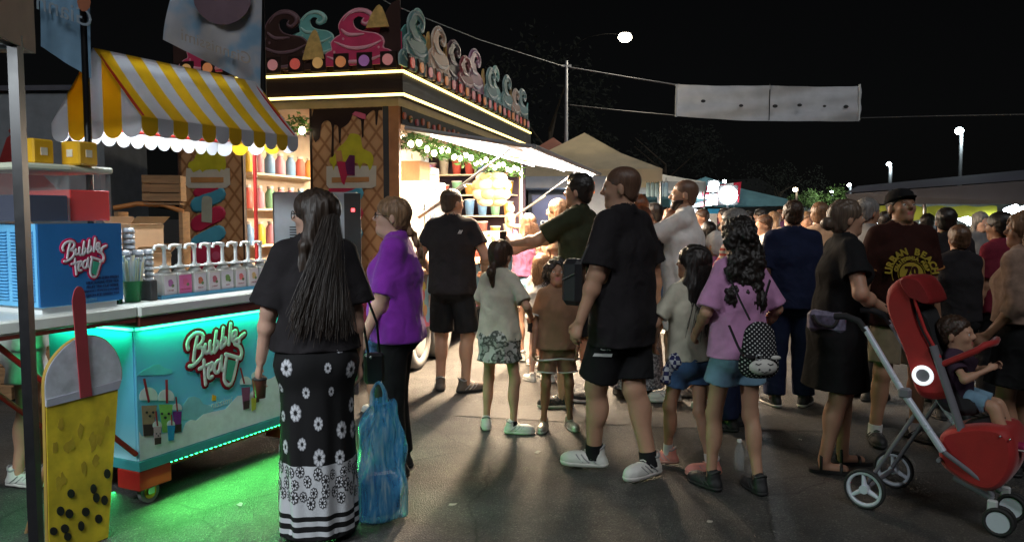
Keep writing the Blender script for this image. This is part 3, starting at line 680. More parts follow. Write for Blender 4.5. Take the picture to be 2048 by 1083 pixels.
    if face and not far and ty_brow(hair):
        bm_ = MB()
        for q in (-1,1): bm_.tube([HP(q*0.018,0.092,0.020), HP(q*0.034,0.088,0.025), HP(q*0.050,0.074,0.018)], 0.0028*hk, 5)
        bm_.build('eyebrows', hair['m'] if hair else hairmat('brown', (0.05,0.03,0.02)), root)
    if glasses:
        gm = MB()
        for q in (-1,1):
            gm.tube([HP(q*0.033+0.023*cos(a), 0.100-0.004*abs(cos(a)), 0.000+0.019*sin(a)) for a in np.linspace(0,2*pi,17)[:-1]], 0.0024*hk, 5, closed=True); gm.tube([HP(q*0.056,0.096,0.006), HP(q*0.078,0.04,0.006), HP(q*0.082,-0.015,0.0)], 0.0022*hk, 5)
        gm.tube([HP(-0.010,0.103,0.004), HP(0.010,0.103,0.004)], 0.0024*hk, 5); gm.build('glasses', glasses, root)
    J.body = body; return J
def ty_brow(h): return True
def Lm(J, p):      # a point in the person's own frame to the world
    return J.root.matrix_world @ Vector(p) if False else Matrix.Translation(J.root.location) @ Matrix.Rotation(J.root.rotation_euler.z, 4, 'Z') @ Vector(p)
# ------------------------------------------------------------------ ground, backdrop
def asphalt():
    m, t, b = _nodes('asphalt'); v = coord(t)
    big = noisetex(t, v, 0.35, 5, 0.6); fine = noisetex(t, v, 90, 3, 0.7); mid = noisetex(t, v, 4.5, 6, 0.65)
    vo = t.nodes.new('ShaderNodeTexVoronoi'); vo.inputs['Scale'].default_value = 150; t.links.new(v, vo.inputs['Vector'])
    c1 = ramp(t, big, [(0.35, (0.062,0.060,0.057)), (0.65, (0.105,0.101,0.095))])
    c2 = ramp(t, mid, [(0.35, (0.6,0.6,0.6)), (0.6, (1.0,1.0,1.0)), (0.8, (1.25,1.22,1.15))])
    c3 = ramp(t, vo.outputs['Color'], [(0.1, (0.55,0.55,0.55)), (0.75, (1.0,1.0,1.0)), (0.93, (2.2,2.15,2.0))])
    x1 = t.nodes.new('ShaderNodeMix'); x1.data_type = 'RGBA'; x1.blend_type = 'MULTIPLY'; x1.inputs[0].default_value = 1; t.links.new(c1, x1.inputs[6]); t.links.new(c2, x1.inputs[7])
    x2 = t.nodes.new('ShaderNodeMix'); x2.data_type = 'RGBA'; x2.blend_type = 'MULTIPLY'; x2.inputs[0].default_value = 1; t.links.new(x1.outputs[2], x2.inputs[6]); t.links.new(c3, x2.inputs[7])
    # dark stains with a shape of their own
    st = noisetex(t, v, 1.1, 2, 0.4); c4 = ramp(t, st, [(0.30, (0.55,0.54,0.53)), (0.40, (1,1,1))])
    x3 = t.nodes.new('ShaderNodeMix'); x3.data_type = 'RGBA'; x3.blend_type = 'MULTIPLY'; x3.inputs[0].default_value = 1; t.links.new(x2.outputs[2], x3.inputs[6]); t.links.new(c4, x3.inputs[7])
    wv = noisetex(t, v, 1.3, 4, .6); mxv = t.nodes.new('ShaderNodeMix'); mxv.data_type = 'VECTOR'; mxv.inputs[0].default_value = .25; t.links.new(v, mxv.inputs[4]); wn = t.nodes.new('ShaderNodeTexNoise'); wn.inputs['Scale'].default_value = 1.6; wn.inputs['Detail'].default_value = 5; t.links.new(v, wn.inputs['Vector']); t.links.new(wn.outputs['Color'], mxv.inputs[5])
    vc = t.nodes.new('ShaderNodeTexVoronoi'); vc.feature = 'DISTANCE_TO_EDGE'; vc.inputs['Scale'].default_value = .75; t.links.new(mxv.outputs[1], vc.inputs['Vector']); c5 = ramp(t, vc.outputs['Distance'], [(0.0, (0.30,0.30,0.30)), (0.006, (1,1,1))])
    x4 = t.nodes.new('ShaderNodeMix'); x4.data_type = 'RGBA'; x4.blend_type = 'MULTIPLY'; x4.inputs[0].default_value = .8; t.links.new(x3.outputs[2], x4.inputs[6]); t.links.new(c5, x4.inputs[7]); x3 = x4
    t.links.new(x3.outputs[2], b.inputs['Base Color']); b.inputs['Roughness'].default_value = 0.62; b.inputs['Specular IOR Level'].default_value = 0.35
    ad = t.nodes.new('ShaderNodeMath'); ad.operation = 'ADD'; t.links.new(fine, ad.inputs[0]); t.links.new(vo.outputs['Distance'], ad.inputs[1])
    bump(t, b, ad.outputs[0], 0.9, 0.006); return m
g = MB(); N_ = 40
g.add([(-300,-40,0),(300,-40,0),(300,400,0),(-300,400,0)], [(0,1,2,3)]); g.build('ground', asphalt(), kind='structure')
# sealed crack lines and a paler repair strip in the asphalt
pt = MB(); pt.add([(-0.6,6.15,0.004),(1.2,5.75,0.004),(3.6,5.55,0.004),(3.6,5.95,0.004),(1.2,6.2,0.004),(-0.6,6.6,0.004)], [(0,1,2,3,4,5)])
pt.build('asphalt_patch', mat('asphalt_patch', (0.065,0.062,0.058), 0.7, var=0.4, nscale=30, bmp=0.8, bscale=200), kind='structure')
HILL = mat('night_hill', (0.02,0.022,0.02), 0.95, var=0.4, nscale=0.05)
hb = MB(); pts = [(-260+13*i, 300+10*sin(i*.9), max(2.0, 9+5*sin(i*.55)+2.5*sin(i*1.7))) for i in range(41)]
for i in range(40):
    a, b = pts[i], pts[i+1]; hb.add([(a[0],a[1],-1),(b[0],b[1],-1),(b[0],b[1],b[2]),(a[0],a[1],a[2]),(a[0],a[1]+60,-1),(b[0],b[1]+60,-1)], [(0,1,2,3),(3,2,5,4)])
hb.build('hills', HILL, kind='structure')
# ------------------------------------------------------------------ shared materials
def fabric_mat(nm, col, tr=.35, rough=.8):
    key = ('fab', nm)
    if key in _mats: return _mats[key]
    m, t, bb = _nodes(nm); v = coord(t); n = noisetex(t, v, 2.5, 4); c = ramp(t, n, [(0.3, mul(col,.85)),(0.7, mul(col,1.12))]); t.links.new(c, bb.inputs['Base Color']); bb.inputs['Roughness'].default_value = rough
    tl = t.nodes.new('ShaderNodeBsdfTranslucent'); t.links.new(c, tl.inputs['Color']); mx = t.nodes.new('ShaderNodeMixShader'); mx.inputs[0].default_value = tr; out_ = [x for x in t.nodes if x.type == 'OUTPUT_MATERIAL'][0]
    t.links.new(bb.outputs[0], mx.inputs[1]); t.links.new(tl.outputs[0], mx.inputs[2]); t.links.new(mx.outputs[0], out_.inputs['Surface']); _mats[key] = m; return m

WOODR = mat('dark_red_wood', (0.10,0.018,0.012), 0.5, var=0.3, nscale=6, aniso=(1,1,6), bmp=0.2)
RED = mat('red_paint', (0.42,0.02,0.015), 0.4, var=0.12, spec=0.5); WHP = mat('white_paint', (0.72,0.74,0.73), 0.4, var=0.06)
BLKM = mat('black_painted_metal', (0.006,0.006,0.007), 0.38, var=0.25, nscale=20); GREYP = mat('grey_panel', (0.24,0.25,0.27), 0.6, var=0.12)
YEL = mat('yellow_plastic', (0.75,0.42,0.02), 0.45, var=0.12); CHAR = mat('charcoal', (0.03,0.03,0.032), 0.7, var=0.2)
WOOD = mat('plain_wood', (0.30,0.17,0.08), 0.65, var=0.3, nscale=5, aniso=(1,1,8), bmp=0.3); CARD = mat('cardboard', (0.36,0.22,0.12), 0.85, var=0.12, nscale=12, bmp=0.1)
STEEL = mat('steel', (0.5,0.51,0.53), 0.3, metal=1, var=0.12, nscale=12); CLEAR = mat('clear_plastic', (0.80,0.86,0.84), 0.25, var=0, alpha=0.04, spec=0.3)
RUBW = mat('grey_rubber', (0.22,0.22,0.22), 0.7); GREENLED = emat('green_led', (0.02,1.0,0.25), 14); WARMLED = emat('warm_led', (1.0,0.74,0.20), 4.2)
COOLLED = emat('cool_led', (0.85,0.95,1.0), 14); WHITELED = emat('white_led', (1.0,0.93,0.80), 9.0)
def on_plane(u, v, o, ax):
    """pixel to (distance along ax from o, height above o) on the vertical plane through o along ax"""
    r = ray(u, v); o = Vector(o); ax = Vector((ax[0], ax[1], 0)).normalized()
    # (t r.x, t r.y) = o + s ax
    det = r.x*(-ax.y) - r.y*(-ax.x); t = (o.x*(-ax.y) - o.y*(-ax.x))/det
    s_ = (t*r.x-o.x)*ax.x + (t*r.y-o.y)*ax.y
    return (s_, CAM_H + r.z*t - o.z)
def tracer(crop, scale, o, ax, flip=False):
    def f(pts): return [((-1 if flip else 1)*q[0], q[1]) for q in (on_plane(crop[0]+x/scale, crop[1]+y/scale, o, ax) for x, y in pts)]
    return f
def art(name, poly, M, layer, m, parent, th=0.002, kind=None):
    mb = MB(); mb.prism(poly, (0,0,0.0015*layer), (1,0,0), (0,1,0), th); o = mb.build(name, m, parent, kind=kind); o.data.transform(M); return o
def strokes(name, lines, M, w_, layer, m, parent, th=0.003):
    mb = MB()
    for l in lines: mb.tube([(x, y, 0.0015*layer) for x, y in cat_rom(l, 4)], w_, 10, flat=th/w_, up=(0,0,1))
    for l in lines:
        for e in (l[0], l[-1]): mb.ell((e[0], e[1], 0.0015*layer), (w_, w_, th), 8)
    o = mb.build(name, m, parent); o.data.transform(M); return o
# ------------------------------------------------------------------ BUBBLE TEA CART
CA = Vector((0.437, 0.8995, 0)).normalized(); CB = Vector((-CA.y, CA.x, 0)); CO = Vector((-2.0, 4.15, 0)); CRZ = atan2(CA.y, CA.x)
def cart_w(x, y, z): return CO + CA*x + CB*y + Vector((0,0,z))
cart = empty('food_cart', CO, CRZ, 'turquoise bubble tea cart on casters with green glow and a striped awning', 'food cart')
L, Dp = 1.30, 0.70
def skyprint(name):
    m, t, b = _nodes(name); tc = t.nodes.new('ShaderNodeTexCoord'); sp = t.nodes.new('ShaderNodeSeparateXYZ'); t.links.new(tc.outputs['Object'], sp.inputs[0])
    mr = t.nodes.new('ShaderNodeMapRange'); mr.inputs[1].default_value = 0.26; mr.inputs[2].default_value = 0.98; t.links.new(sp.outputs['Z'], mr.inputs[0])
    n = noisetex(t, tc.outputs['Object'], 3, 3); ad = t.nodes.new('ShaderNodeMath'); ad.operation = 'MULTIPLY_ADD'; t.links.new(n, ad.inputs[0]); ad.inputs[1].default_value = 0.15; t.links.new(mr.outputs[0], ad.inputs[2])
    c = ramp(t, ad.outputs[0], [(0.0, (0.40,0.72,0.80)), (0.35, (0.16,0.56,0.76)), (1.0, (0.10,0.42,0.72))]); t.links.new(c, b.inputs['Base Color']); b.inputs['Roughness'].default_value = 0.35; return m
SKYP = skyprint('printed_sky')
b = MB(); b.box((0.012,0.012,.257),(L-.012,Dp-.012,.975)); b.build('body', mat('cart_core', (0.2,0.3,0.35), 0.6), cart)
b = MB(); b.box((0,-.004,.257),(L,.012,.98)); b.build('front_panel', SKYP, cart)
b = MB(); b.box((-.004,.012,.257),(.012,Dp,.98)); b.build('side_panel', SKYP, cart)
b = MB(); b.box((L-.012,.012,.257),(L+.004,Dp,.98)); b.build('side_panel', SKYP, cart)
b = MB(); b.box((-.012,-.02,.205),(L+.012,.01,.255)); b.box((-.012,.01,.205),(.01,Dp,.255)); b.build('bottom_rail', mat('teal_rail', (0.05,0.30,0.32), 0.35), cart)
b = MB()
for i in range(34): b.box((.05+i*.036,-.012,.197),(.062+i*.036,0.0,.2045))
b.build('led_strip', GREENLED, cart, kind='stuff')
b = MB(); b.box((.0,-.016,.962),(L,-.006,.974)); b.box((-.016,.0,.962),(-.006,Dp,.974)); b.build('led_strip', emat('green_led_soft', (0.05,1.0,0.35), 3.0), cart)
b = MB(); b.box((-.015,-.06,.985),(L+.05,Dp+.02,1.035), bev=.004); b.build('counter_trim', WOODR, cart)
CTOP = mat('pale_counter', (0.62,0.66,0.62), 0.3, var=0.06)
b = MB(); b.box((-.02,-.075,1.037),(L+.06,Dp+.03,1.10), bev=.01); b.build('countertop', CTOP, cart)
b = MB(); b.box((-.80,-.06,1.035),(-.022,Dp-.02,1.10), bev=.01); b.build('side_shelf', CTOP, cart)
b = MB(); b.box((-.80,-.055,1.015),(-.03,-.04,1.033)); b.box((-.80,-.055,1.005),(-.785,Dp-.03,1.033)); b.build('shelf_rim', WOODR, cart)
for y in (0.0, Dp-.08):
    b = MB(); b.tube([(-.72,y,1.0),(-.015,y,.30)], .014, 8); b.build('shelf_brace', RED, cart)
# red chassis and casters
b = MB(); b.box((.0,.02,.17),(L,.10,.204)); b.box((.0,Dp-.12,.17),(L,Dp-.02,.204)); b.build('chassis', RED, cart)
for i, (x, y) in enumerate(((.05,.03),(L-.13,.03),(.05,Dp-.17),(L-.13,Dp-.17))):
    b = MB(); b.box((x-.065,y-.045,.095),(x+.15,y+.125,.205), bev=.006); c = b.build('caster', RED, cart)
    wq = MB(); wq.cyl((x+.04,y+.0,.06),(x+.04,y+.028,.06), .06, n=24); wq.build('wheel', RUBW, c)
    wq = MB(); wq.cyl((x+.04,y-.004,.06),(x+.04,y+.032,.06), .038, n=20); wq.build('hub', YEL, c)
    wq = MB(); wq.box((x+.02,y-.012,.05),(x+.06,y-.006,.12)); wq.box((x+.02,y+.036,.05),(x+.06,y+.042,.12)); wq.build('fork', STEEL, c)
# posts
for x in (0.03, L-.03):
    b = MB(); b.tube([(x,.35,1.10),(x,.35,2.36)], .014, 10); b.build('post', RED, cart)
# ---- printed picture on the front
MF = frame((0,-.004,0), (1,0,0), (0,0,1))   # local plane facing the street (-y)
fo = cart_w(0,-.004,0)
T3 = tracer((340,630), 5.158, fo, CA); T4 = tracer((230,740), 5.7, fo, CA)
CLOUD = mat('print_cloud', (0.70,0.78,0.78), 0.4, var=0.08, nscale=20); CLOUD2 = mat('print_cloud_soft', (0.22,0.52,0.58), 0.4, var=0.1, nscale=20)
def clampP(poly): return [(min(max(x, 0.004), L-.004), min(max(z, .26), .975)) for x, z in poly]
cl = T4([(150,735),(300,750),(420,735),(560,715),(760,705),(800,600),(860,560),(920,570),(1000,500),(1130,465),(1254,440)])
front_cloud = cl + [(cl[-1][0]+.10, cl[-1][1]+.06),(cl[-1][0]+.2, cl[-1][1]+.05),(cl[-1][0]+.3, cl[-1][1]+.12),(1.0,.52),(1.1,.55),(1.2,.60),(1.296,.58),(1.296,.26),(0.004,.26)]
art('printed_cloud', clampP([(0.004, cl[0][1])]+front_cloud), MF, 2, CLOUD, cart)
art('printed_cloud', clampP(T4([(760,560),(770,400),(830,310),(900,295),(960,320),(1000,380),(1080,400),(1120,460),(900,570)])), MF, 1, CLOUD2, cart)
art('printed_cloud', clampP(T4([(250,60),(300,10),(360,-20),(430,-60),(500,-70),(560,-30),(640,-10),(650,30),(560,50)])), MF, 1, mat('print_cloud_faint', (0.12,0.5,0.6), 0.4), cart)
def pcup(poly_body, cb, dark, straw, dome, face, parent, T, M, lay=4, sc=1.0):
    pm = mat('print_'+cb[0], cb[1], 0.4, var=0.1, nscale=40); art('printed_cup', T(poly_body), M, lay, pm, parent)
    xs = [p[0] for p in poly_body]; ys = [p[1] for p in poly_body]; y1 = max(ys); y0 = min(ys); cx = sum(xs)/len(xs)
    if dark:
        k = 0.62; (a, b_, c_, d_) = poly_body
        lo_l = (a[0]*(1-k)+d_[0]*k, a[1]*(1-k)+d_[1]*k); lo_r = (b_[0]*(1-k)+c_[0]*k, b_[1]*(1-k)+c_[1]*k)
        art('printed_pearls', T([lo_l, lo_r, c_, d_]), M, lay+2, mat('print_dark', (0.05,0.03,0.03), 0.4), parent)
    cxx, cyy, rr = dome; art('printed_lid', T([(cxx+rr*cos(a), cyy-rr*sin(a)*1.05) for a in np.linspace(-0.35, pi+0.35, 14)]), M, lay-1, CLOUD, parent)
    art('printed_straw', T(straw), M, lay+1, mat('print_straw', (0.30,0.03,0.04), 0.4), parent)
    if face:
        fx, fy, r = face
        for q in (-1, 1): art('printed_eye', T(circ(fx+q*r*2.6, fy, r, 8)), M, lay+3, CHAR, parent)
        art('printed_mouth', T(circ(fx, fy+r*3, r*1.1, 8)), M, lay+3, CHAR, parent)
pcup([(290,400),(465,395),(420,735),(312,745)], ('tan', (0.34,0.24,0.15)), True, [(303,95),(330,88),(385,355),(362,365)], (372,300,105), (380,475,14), cart, T4, MF, 5)
pcup([(485,385),(642,385),(610,700),(530,705)], ('lime', (0.25,0.55,0.12)), False, [(557,105),(585,103),(588,370),(565,372)], (572,310,92), (553,490,15), cart, T4, MF, 6)
pcup([(650,470),(748,465),(742,695),(668,708)], ('violet', (0.20,0.03,0.25)), True, [(675,300),(690,300),(706,465),(692,465)], (700,430,55), None, cart, T4, MF, 4)
pcup([(415,640),(500,635),(495,830),(425,842)], ('milk', (0.55,0.42,0.45)), True, [(430,460),(448,460),(465,630),(450,630)], (458,625,52), (462,715,8), cart, T4, MF, 11)
pcup([(572,625),(658,622),(645,790),(585,797)], ('aqua', (0.02,0.28,0.55)), False, [(612,500),(624,500),(626,620),(614,620)], (615,610,45), None, cart, T4, MF, 11)
pcup([(725,745),(815,735),(800,955),(745,970)], ('berry', (0.22,0.07,0.14)), True, [(705,540),(720,540),(760,700),(745,705)], (770,690,60), None, cart, T3, MF, 6)
pcup([(835,655),(925,650),(905,890),(865,900)], ('orange', (0.40,0.14,0.03)), True, [(915,430),(930,430),(915,640),(900,640)], (880,630,50), None, cart, T3, MF, 5)
pcup([(820,850),(872,848),(865,965),(825,985)], ('lemon', (0.45,0.45,0.05)), False, [(845,760),(855,760),(850,840),(842,840)], (845,820,28), None, cart, T3, MF, 9)
LOGO = [[(160,345),(150,300),(180,230),(240,185),(300,190),(315,235),(290,290),(245,328)],[(245,328),(300,330),(312,380),(285,440),(235,495),(195,522),(172,520)],[(255,215),(232,330),(215,462)],
 [(335,300),(330,360),(350,385),(378,360)],[(385,268),(382,360),(400,385)],[(450,165),(425,375)],[(428,300),(460,268),(474,310),(432,378)],[(525,130),(500,335)],[(505,262),(540,232),(550,280),(505,330)],[(600,90),(580,298)],
 [(615,228),(650,205),(650,160),(622,175),(610,235),(632,265),(665,240)],[(685,275),(692,232),(742,188)],
 [(322,460),(340,708)],[(275,548),(372,505)],[(378,570),(412,540),(412,492),(385,505),(368,590),(378,640),(412,628)],[(495,460),(455,475),(430,540),(448,585),(482,560),(505,420)],[(505,420),(500,540),(528,565)],
 [(545,398),(700,440)],[(556,420),(532,658),(602,702),(668,452)],[(640,292),(690,320),(712,380),(700,438)]]
LG = [T3(l) for l in LOGO]; lcx, lcz = T3([(440,410)])[0]
LGN = [[(x-lcx, z-lcz) for x, z in l] for l in LG]
MAROON = mat('print_maroon', (0.22,0.012,0.02), 0.85, var=0.05, spec=.1); MINT = mat('print_letter', (0.66,0.72,0.66), 0.85, var=0.05, spec=.1)
def logo(M, s_, cx, cz, parent, outl, inner, lay=12):
    ls = [[(cx+x*s_, cz+z*s_) for x, z in l] for l in LGN]
    strokes('lettering_outline', ls, M, 0.030*s_, lay, outl, parent, 0.0022)
    pf = [(cx+(x-lcx)*s_, cz+(z-lcz)*s_) for x, z in T3([(300,200),(600,150),(640,300),(560,640),(440,640),(330,640),(230,480),(200,350)])]
    art('lettering_backing', pf, M, lay+1, outl, parent, 0.0012)
    strokes('lettering', ls, M, 0.0125*s_, lay+2.5, inner, parent, 0.0025)
    art('printed_glass', [(cx+(x-lcx)*s_, cz+(z-lcz)*s_) for x, z in T3([(572,452),(652,468),(598,688),(546,648)])], M, lay+3, mat('print_green', (0.05,0.35,0.22), 0.4), parent)
logo(MF, 1.0, lcx, lcz, cart, MAROON, MINT)
tp = T3([(445,925)])[0]
text_obj('maker_name', 'Giannissimi', 0.062, frame((tp[0], -.006, tp[1]), (1,0,0.0), (0,0,1)), mat('print_pale', (0.45,0.60,0.60), 0.4), cart, th=0.001, shear=0.3)
art('maker_mark', T3([(425,880),(430,815),(470,830),(465,875)]), MF, 3, YEL, cart)
# ---- awning
STY = fabric_mat('awning_yellow', (0.72,0.44,0.015), .30, .35); STW = fabric_mat('awning_white', (0.62,0.63,0.66), .30, .35)
x0, x1, yr, zr, ze, yf, yb = 0.05, 1.25, 0.31, 2.47, 2.085, -0.045, 0.68
cnp = MB(); n = 12; st = (x1-x0)/n
def sag(t): return 0.03*sin(pi*t)
def rowp(x, side, t):
    ye = yf if side < 0 else yb; return (x, yr+(ye-yr)*t, zr+(ze-zr)*t-sag(t)*0.6)
for side in (-1, 1):
    for i in range(n):
        mi = 0 if i % 2 == 0 else 1
        for j in range(4):
            a, b_ = j/4, (j+1)/4; q = [rowp(x0+i*st, side, a), rowp(x0+(i+1)*st, side, a), rowp(x0+(i+1)*st, side, b_), rowp(x0+i*st, side, b_)]
            cnp.add(q, [(0,1,2,3)], mi); cnp.add([(p[0], p[1], p[2]-.004) for p in q], [(3,2,1,0)], 1)
        # scalloped valance
        ye = yf if side < 0 else yb; cx = x0+(i+.5)*st; sc_ = [(cx-st/2, 0), (cx+st/2, 0), (cx+st/2, -.05)]+[(cx+st/2*cos(a), -.05-.05*sin(a)) for a in np.linspace(0, pi, 9)][1:-1]+[(cx-st/2, -.05)]
        cnp.prism(sc_, (0, ye-.0015, ze), (1,0,0), (0,0,1), .003, mi); cnp.prism(sc_, (0, ye-.0015-(.0045 if side > 0 else -.0045), ze), (1,0,0), (0,0,1), .0025, 1)
for xe in (x0, x1):          # gables
    wv = (yb-yf)/5
    for i in range(5):
        mi = 1 if i % 2 == 0 else 0; a, b_ = yf+i*wv, yf+(i+1)*wv
        def zt(y): return zr+(ze-zr)*abs((y-yr)/((yf if y < yr else yb)-yr))
        top_ = [(b_, zt(b_))]+([(yr, zr)] if a < yr < b_ else [])+[(a, zt(a))]; c_ = (a+b_)/2
        poly = top_+[(a, ze-.05)]+[(c_-wv/2*cos(q), ze-.05-.055*sin(q)) for q in np.linspace(0, pi, 10)][1:-1]+[(b_, ze-.05)]
        cnp.prism(poly, (xe, 0, 0), (0,1,0), (0,0,1), .003*(-1 if xe == x0 else 1), mi)
cnp.build('awning', [STY, STW], cart)
b = MB()
for x in (x0+.02, x1-.02): b.tube([(x,yf+.01,ze+.005),(x,yr,zr-.012),(x,yb-.01,ze+.005)], .008, 6); b.tube([(x,yf+.01,ze),(x,yb-.01,ze)], .008, 6)
b.tube([(x0,yr,zr-.015),(x1,yr,zr-.015)], .009, 6); b.tube([(x0,yf+.012,ze),(x1,yf+.012,ze)], .008, 6); b.tube([(x0,yb-.012,ze),(x1,yb-.012,ze)], .008, 6)
b.build('awning_frame', RED, cart)
b = MB(); b.box((.12,.28,2.36),(1.08,.32,2.39), bev=.006); b.build('lamp_tube', COOLLED, cart)
area('cart_lamp', (0.6,.30,2.34), (0,0,-1), .95, .06, 28, (0.86,0.95,1.0), parent=cart)
point('cart_lamp_glow', (0.45,.30,2.22), 8, (0.86,0.95,1.0), .05, parent=cart)
_l = area('cart_green_top', (0.65,-.03,.975), (0,-0.06,-1), 1.25, .02, 4.5, (0.03,1.0,0.32), parent=cart); _l.rotation_euler = (radians(-4), 0, 0)
_l = area('cart_green_side', (-.03,.35,.975), (0,0,-1), .65, .02, 2.8, (0.03,1.0,0.32), parent=cart); _l.rotation_euler = (0, 0, radians(90))
_l = area('cart_green_floor', (0.65,-.03,.19), (0,-1,-.5), 1.25, .02, 17, (0.12,1.0,0.16), spread=150, parent=cart); _l.rotation_euler = Vector((0,-0.80,-.60)).to_track_quat('-Z','Y').to_euler()
_l = area('cart_green_floor', (-.03,.35,.19), (-1,0,-.5), .65, .02, 2.0, (0.04,1.0,0.22), parent=cart); _l.rotation_euler = (Vector((-.8,0,-.6)).to_track_quat('-Z','Y') @ Quaternion((0,0,1), pi/2)).to_euler()
# ---- slush machine on the shelf
def on_cart(name, x, y, z, label, cat, group=None, rz=0): return empty(name, cart_w(x,y,z), CRZ+rz, label, cat, group)
BLUEP = mat('machine_blue', (0.025,0.16,0.42), 0.35, var=0.1, nscale=3); BLUEL = mat('machine_light_blue', (0.16,0.50,0.80), 0.4, var=0.05)
mc = on_cart('drink_machine', -.495, .01, 1.10, 'blue drink cooling machine with louvred side and bubble tea print on the cart shelf', 'machine')
b = MB(); b.box((.01,.01,.03),(.435,.60,.42), bev=.006); b.build('housing', BLUEL, mc)
b = MB(); b.box((.0,.0,.035),(.445,.012,.43)); b.build('front_panel', BLUEP, mc)
b = MB(); b.box((-.002,.013,.035),(.010,.60,.43)); b.build('side_panel', BLUEL, mc)
for k in range(2):
    for i in range(22):
        b = MB(); y = .03+k*.20; z = .07+i*.0155; b.add([(-.003,y,z),(-.003,y+.17,z),(-.014,y+.17,z-.006),(-.014,y,z-.006),(-.003,y,z-.002),(-.003,y+.17,z-.002)], [(0,1,2,3),(3,2,5,4)]); b.build('louvre', BLUEL, mc)
b = MB(); b.box((.02,.02,0),(.42,.58,.03)); b.build('base', WHP, mc)
MM = frame((0,0,0), (1,0,0), (0,0,1))
logo(MM, 0.53, .225, .235+.03, mc, mat('print_crimson', (0.45,0.02,0.08), 0.85, spec=.1), mat('print_letter_pale', (0.62,0.58,0.62), 0.85, spec=.1), lay=1)
lines = ['BOBA ICED FRESH', 'MILK SUGAR FREE TEA', 'FRUIT TEA CUP 500ML', 'MANGO PEACH LYCHEE', 'LEMON ICE GREEN TEA']
for i, s_ in enumerate(lines): text_obj('small_print', s_, .0185, frame((.42,-.002,.155-i*.021), (1,0,0), (0,0,1)), mat('print_navy', (0.01,0.04,0.14), 0.5), mc, th=.0006, align='RIGHT', offset=0.0006)
text_obj('maker_name', 'Giannissimi', .03, frame((.22,-.002,.05), (1,0,0), (0,0,1)), mat('print_dim', (0.12,0.30,0.45), 0.4), mc, th=.0006, shear=.2)
# drink tanks on the machine
def tank(x0_, x1_, y0_, y1_, liq, lh, label):
    w_, d_ = x1_-x0_, y1_-y0_
    o = on_cart('drink_tank', x0_, y0_, 1.532, label, 'drink tank', 'drink tanks on the blue machine')
    b = MB(); b.box((0,0,0),(w_,d_,.008)); 
    for lo_, hi_ in (((0,0,.008),(w_,.004,.25)), ((0,d_-.004,.008),(w_,d_,.25)), ((0,.004,.008),(.004,d_-.004,.25)), ((w_-.004,.004,.008),(w_,d_-.004,.25))): b.box(lo_, hi_)
    b.build('tank_wall', CLEAR, o)
    b = MB(); b.box((.006,.006,.010),(w_-.006,d_-.006,lh), bev=.004); b.build('liquid', liq, o)
    b = MB(); b.box((-.012,-.012,.252),(w_+.012,d_+.012,.285), bev=.010); b.build('lid', mat('tank_lid', (0.66,0.70,0.55), 0.4, var=0.05), o)
tank(-.285, -.055, .07, .50, mat('red_drink', (0.80,0.02,0.015), 0.4, var=0.05, spec=0.2, alpha=.82), .165, 'clear tank of red drink at the right end of the blue machine')
tank(-.545, -.300, .05, .50, mat('dark_drink', (0.015,0.02,0.06), 0.2, var=0.05), .135, 'clear tank of dark blue drink behind the black gazebo pole')
# yellow toy cubes
for i, (u, v, D, sz, lb) in enumerate(((70,322,3.85,.118,'yellow plastic cube half behind the black gazebo pole'), (160,330,4.0,.118,'yellow plastic cube on the lid of the red drink tank'))):
    p = at(u, v, D); o = empty('toy_cube', (p.x, p.y, 1.818), CRZ+radians(8), lb, 'toy cube', 'yellow cubes on the drink tanks')
    b = MB(); b.box((-sz/2,-sz/2,0),(sz/2,sz/2,sz), bev=.008); b.build('cube_body', YEL, o)
    for M in (frame((0,-sz/2,sz/2),(1,0,0),(0,0,1)), frame((-sz/2,0,sz/2),(0,-1,0),(0,0,1))):
        b = MB()
        b.prism(circ(0,0,.026,4,a0=pi/4), (0,0,0), (1,0,0), (0,1,0), .003, 0); o2 = b.build('face_mark', mat('pale_print', (0.75,0.70,0.55), 0.5), o); o2.data.transform(M)
# straws in a tub
tb = on_cart('straw_tub', .10, .13, 1.10, 'clear green tinted tub packed with wrapped white straws', 'straw tub')
b = MB(); b.lathe([(.040,0),(.052,.11),(.055,.11),(.056,.115),(.050,.112),(.038,.004)], 24); b.build('tub', mat('green_tub', (0.05,0.32,0.12), 0.2, var=0.05, trans=0.35), tb)
STW2 = [mat('straw_white', (0.72,0.74,0.72), 0.5, var=0.04), mat('straw_blue', (0.35,0.50,0.62), 0.5, var=0.04), mat('straw_yellow', (0.66,0.66,0.45), 0.5, var=0.04)]
for i in range(42):
    a = random.uniform(0, 6.28); r = .036*sqrt(random.random()); b = MB(); x, y = r*cos(a), r*sin(a); b.tube([(x*.9,y*.9,.008),(x*1.9+random.uniform(-.008,.008),y*1.9,.225+random.uniform(-.02,.03))], .0046, 5); b.build('straw', random.choice(STW2), tb)
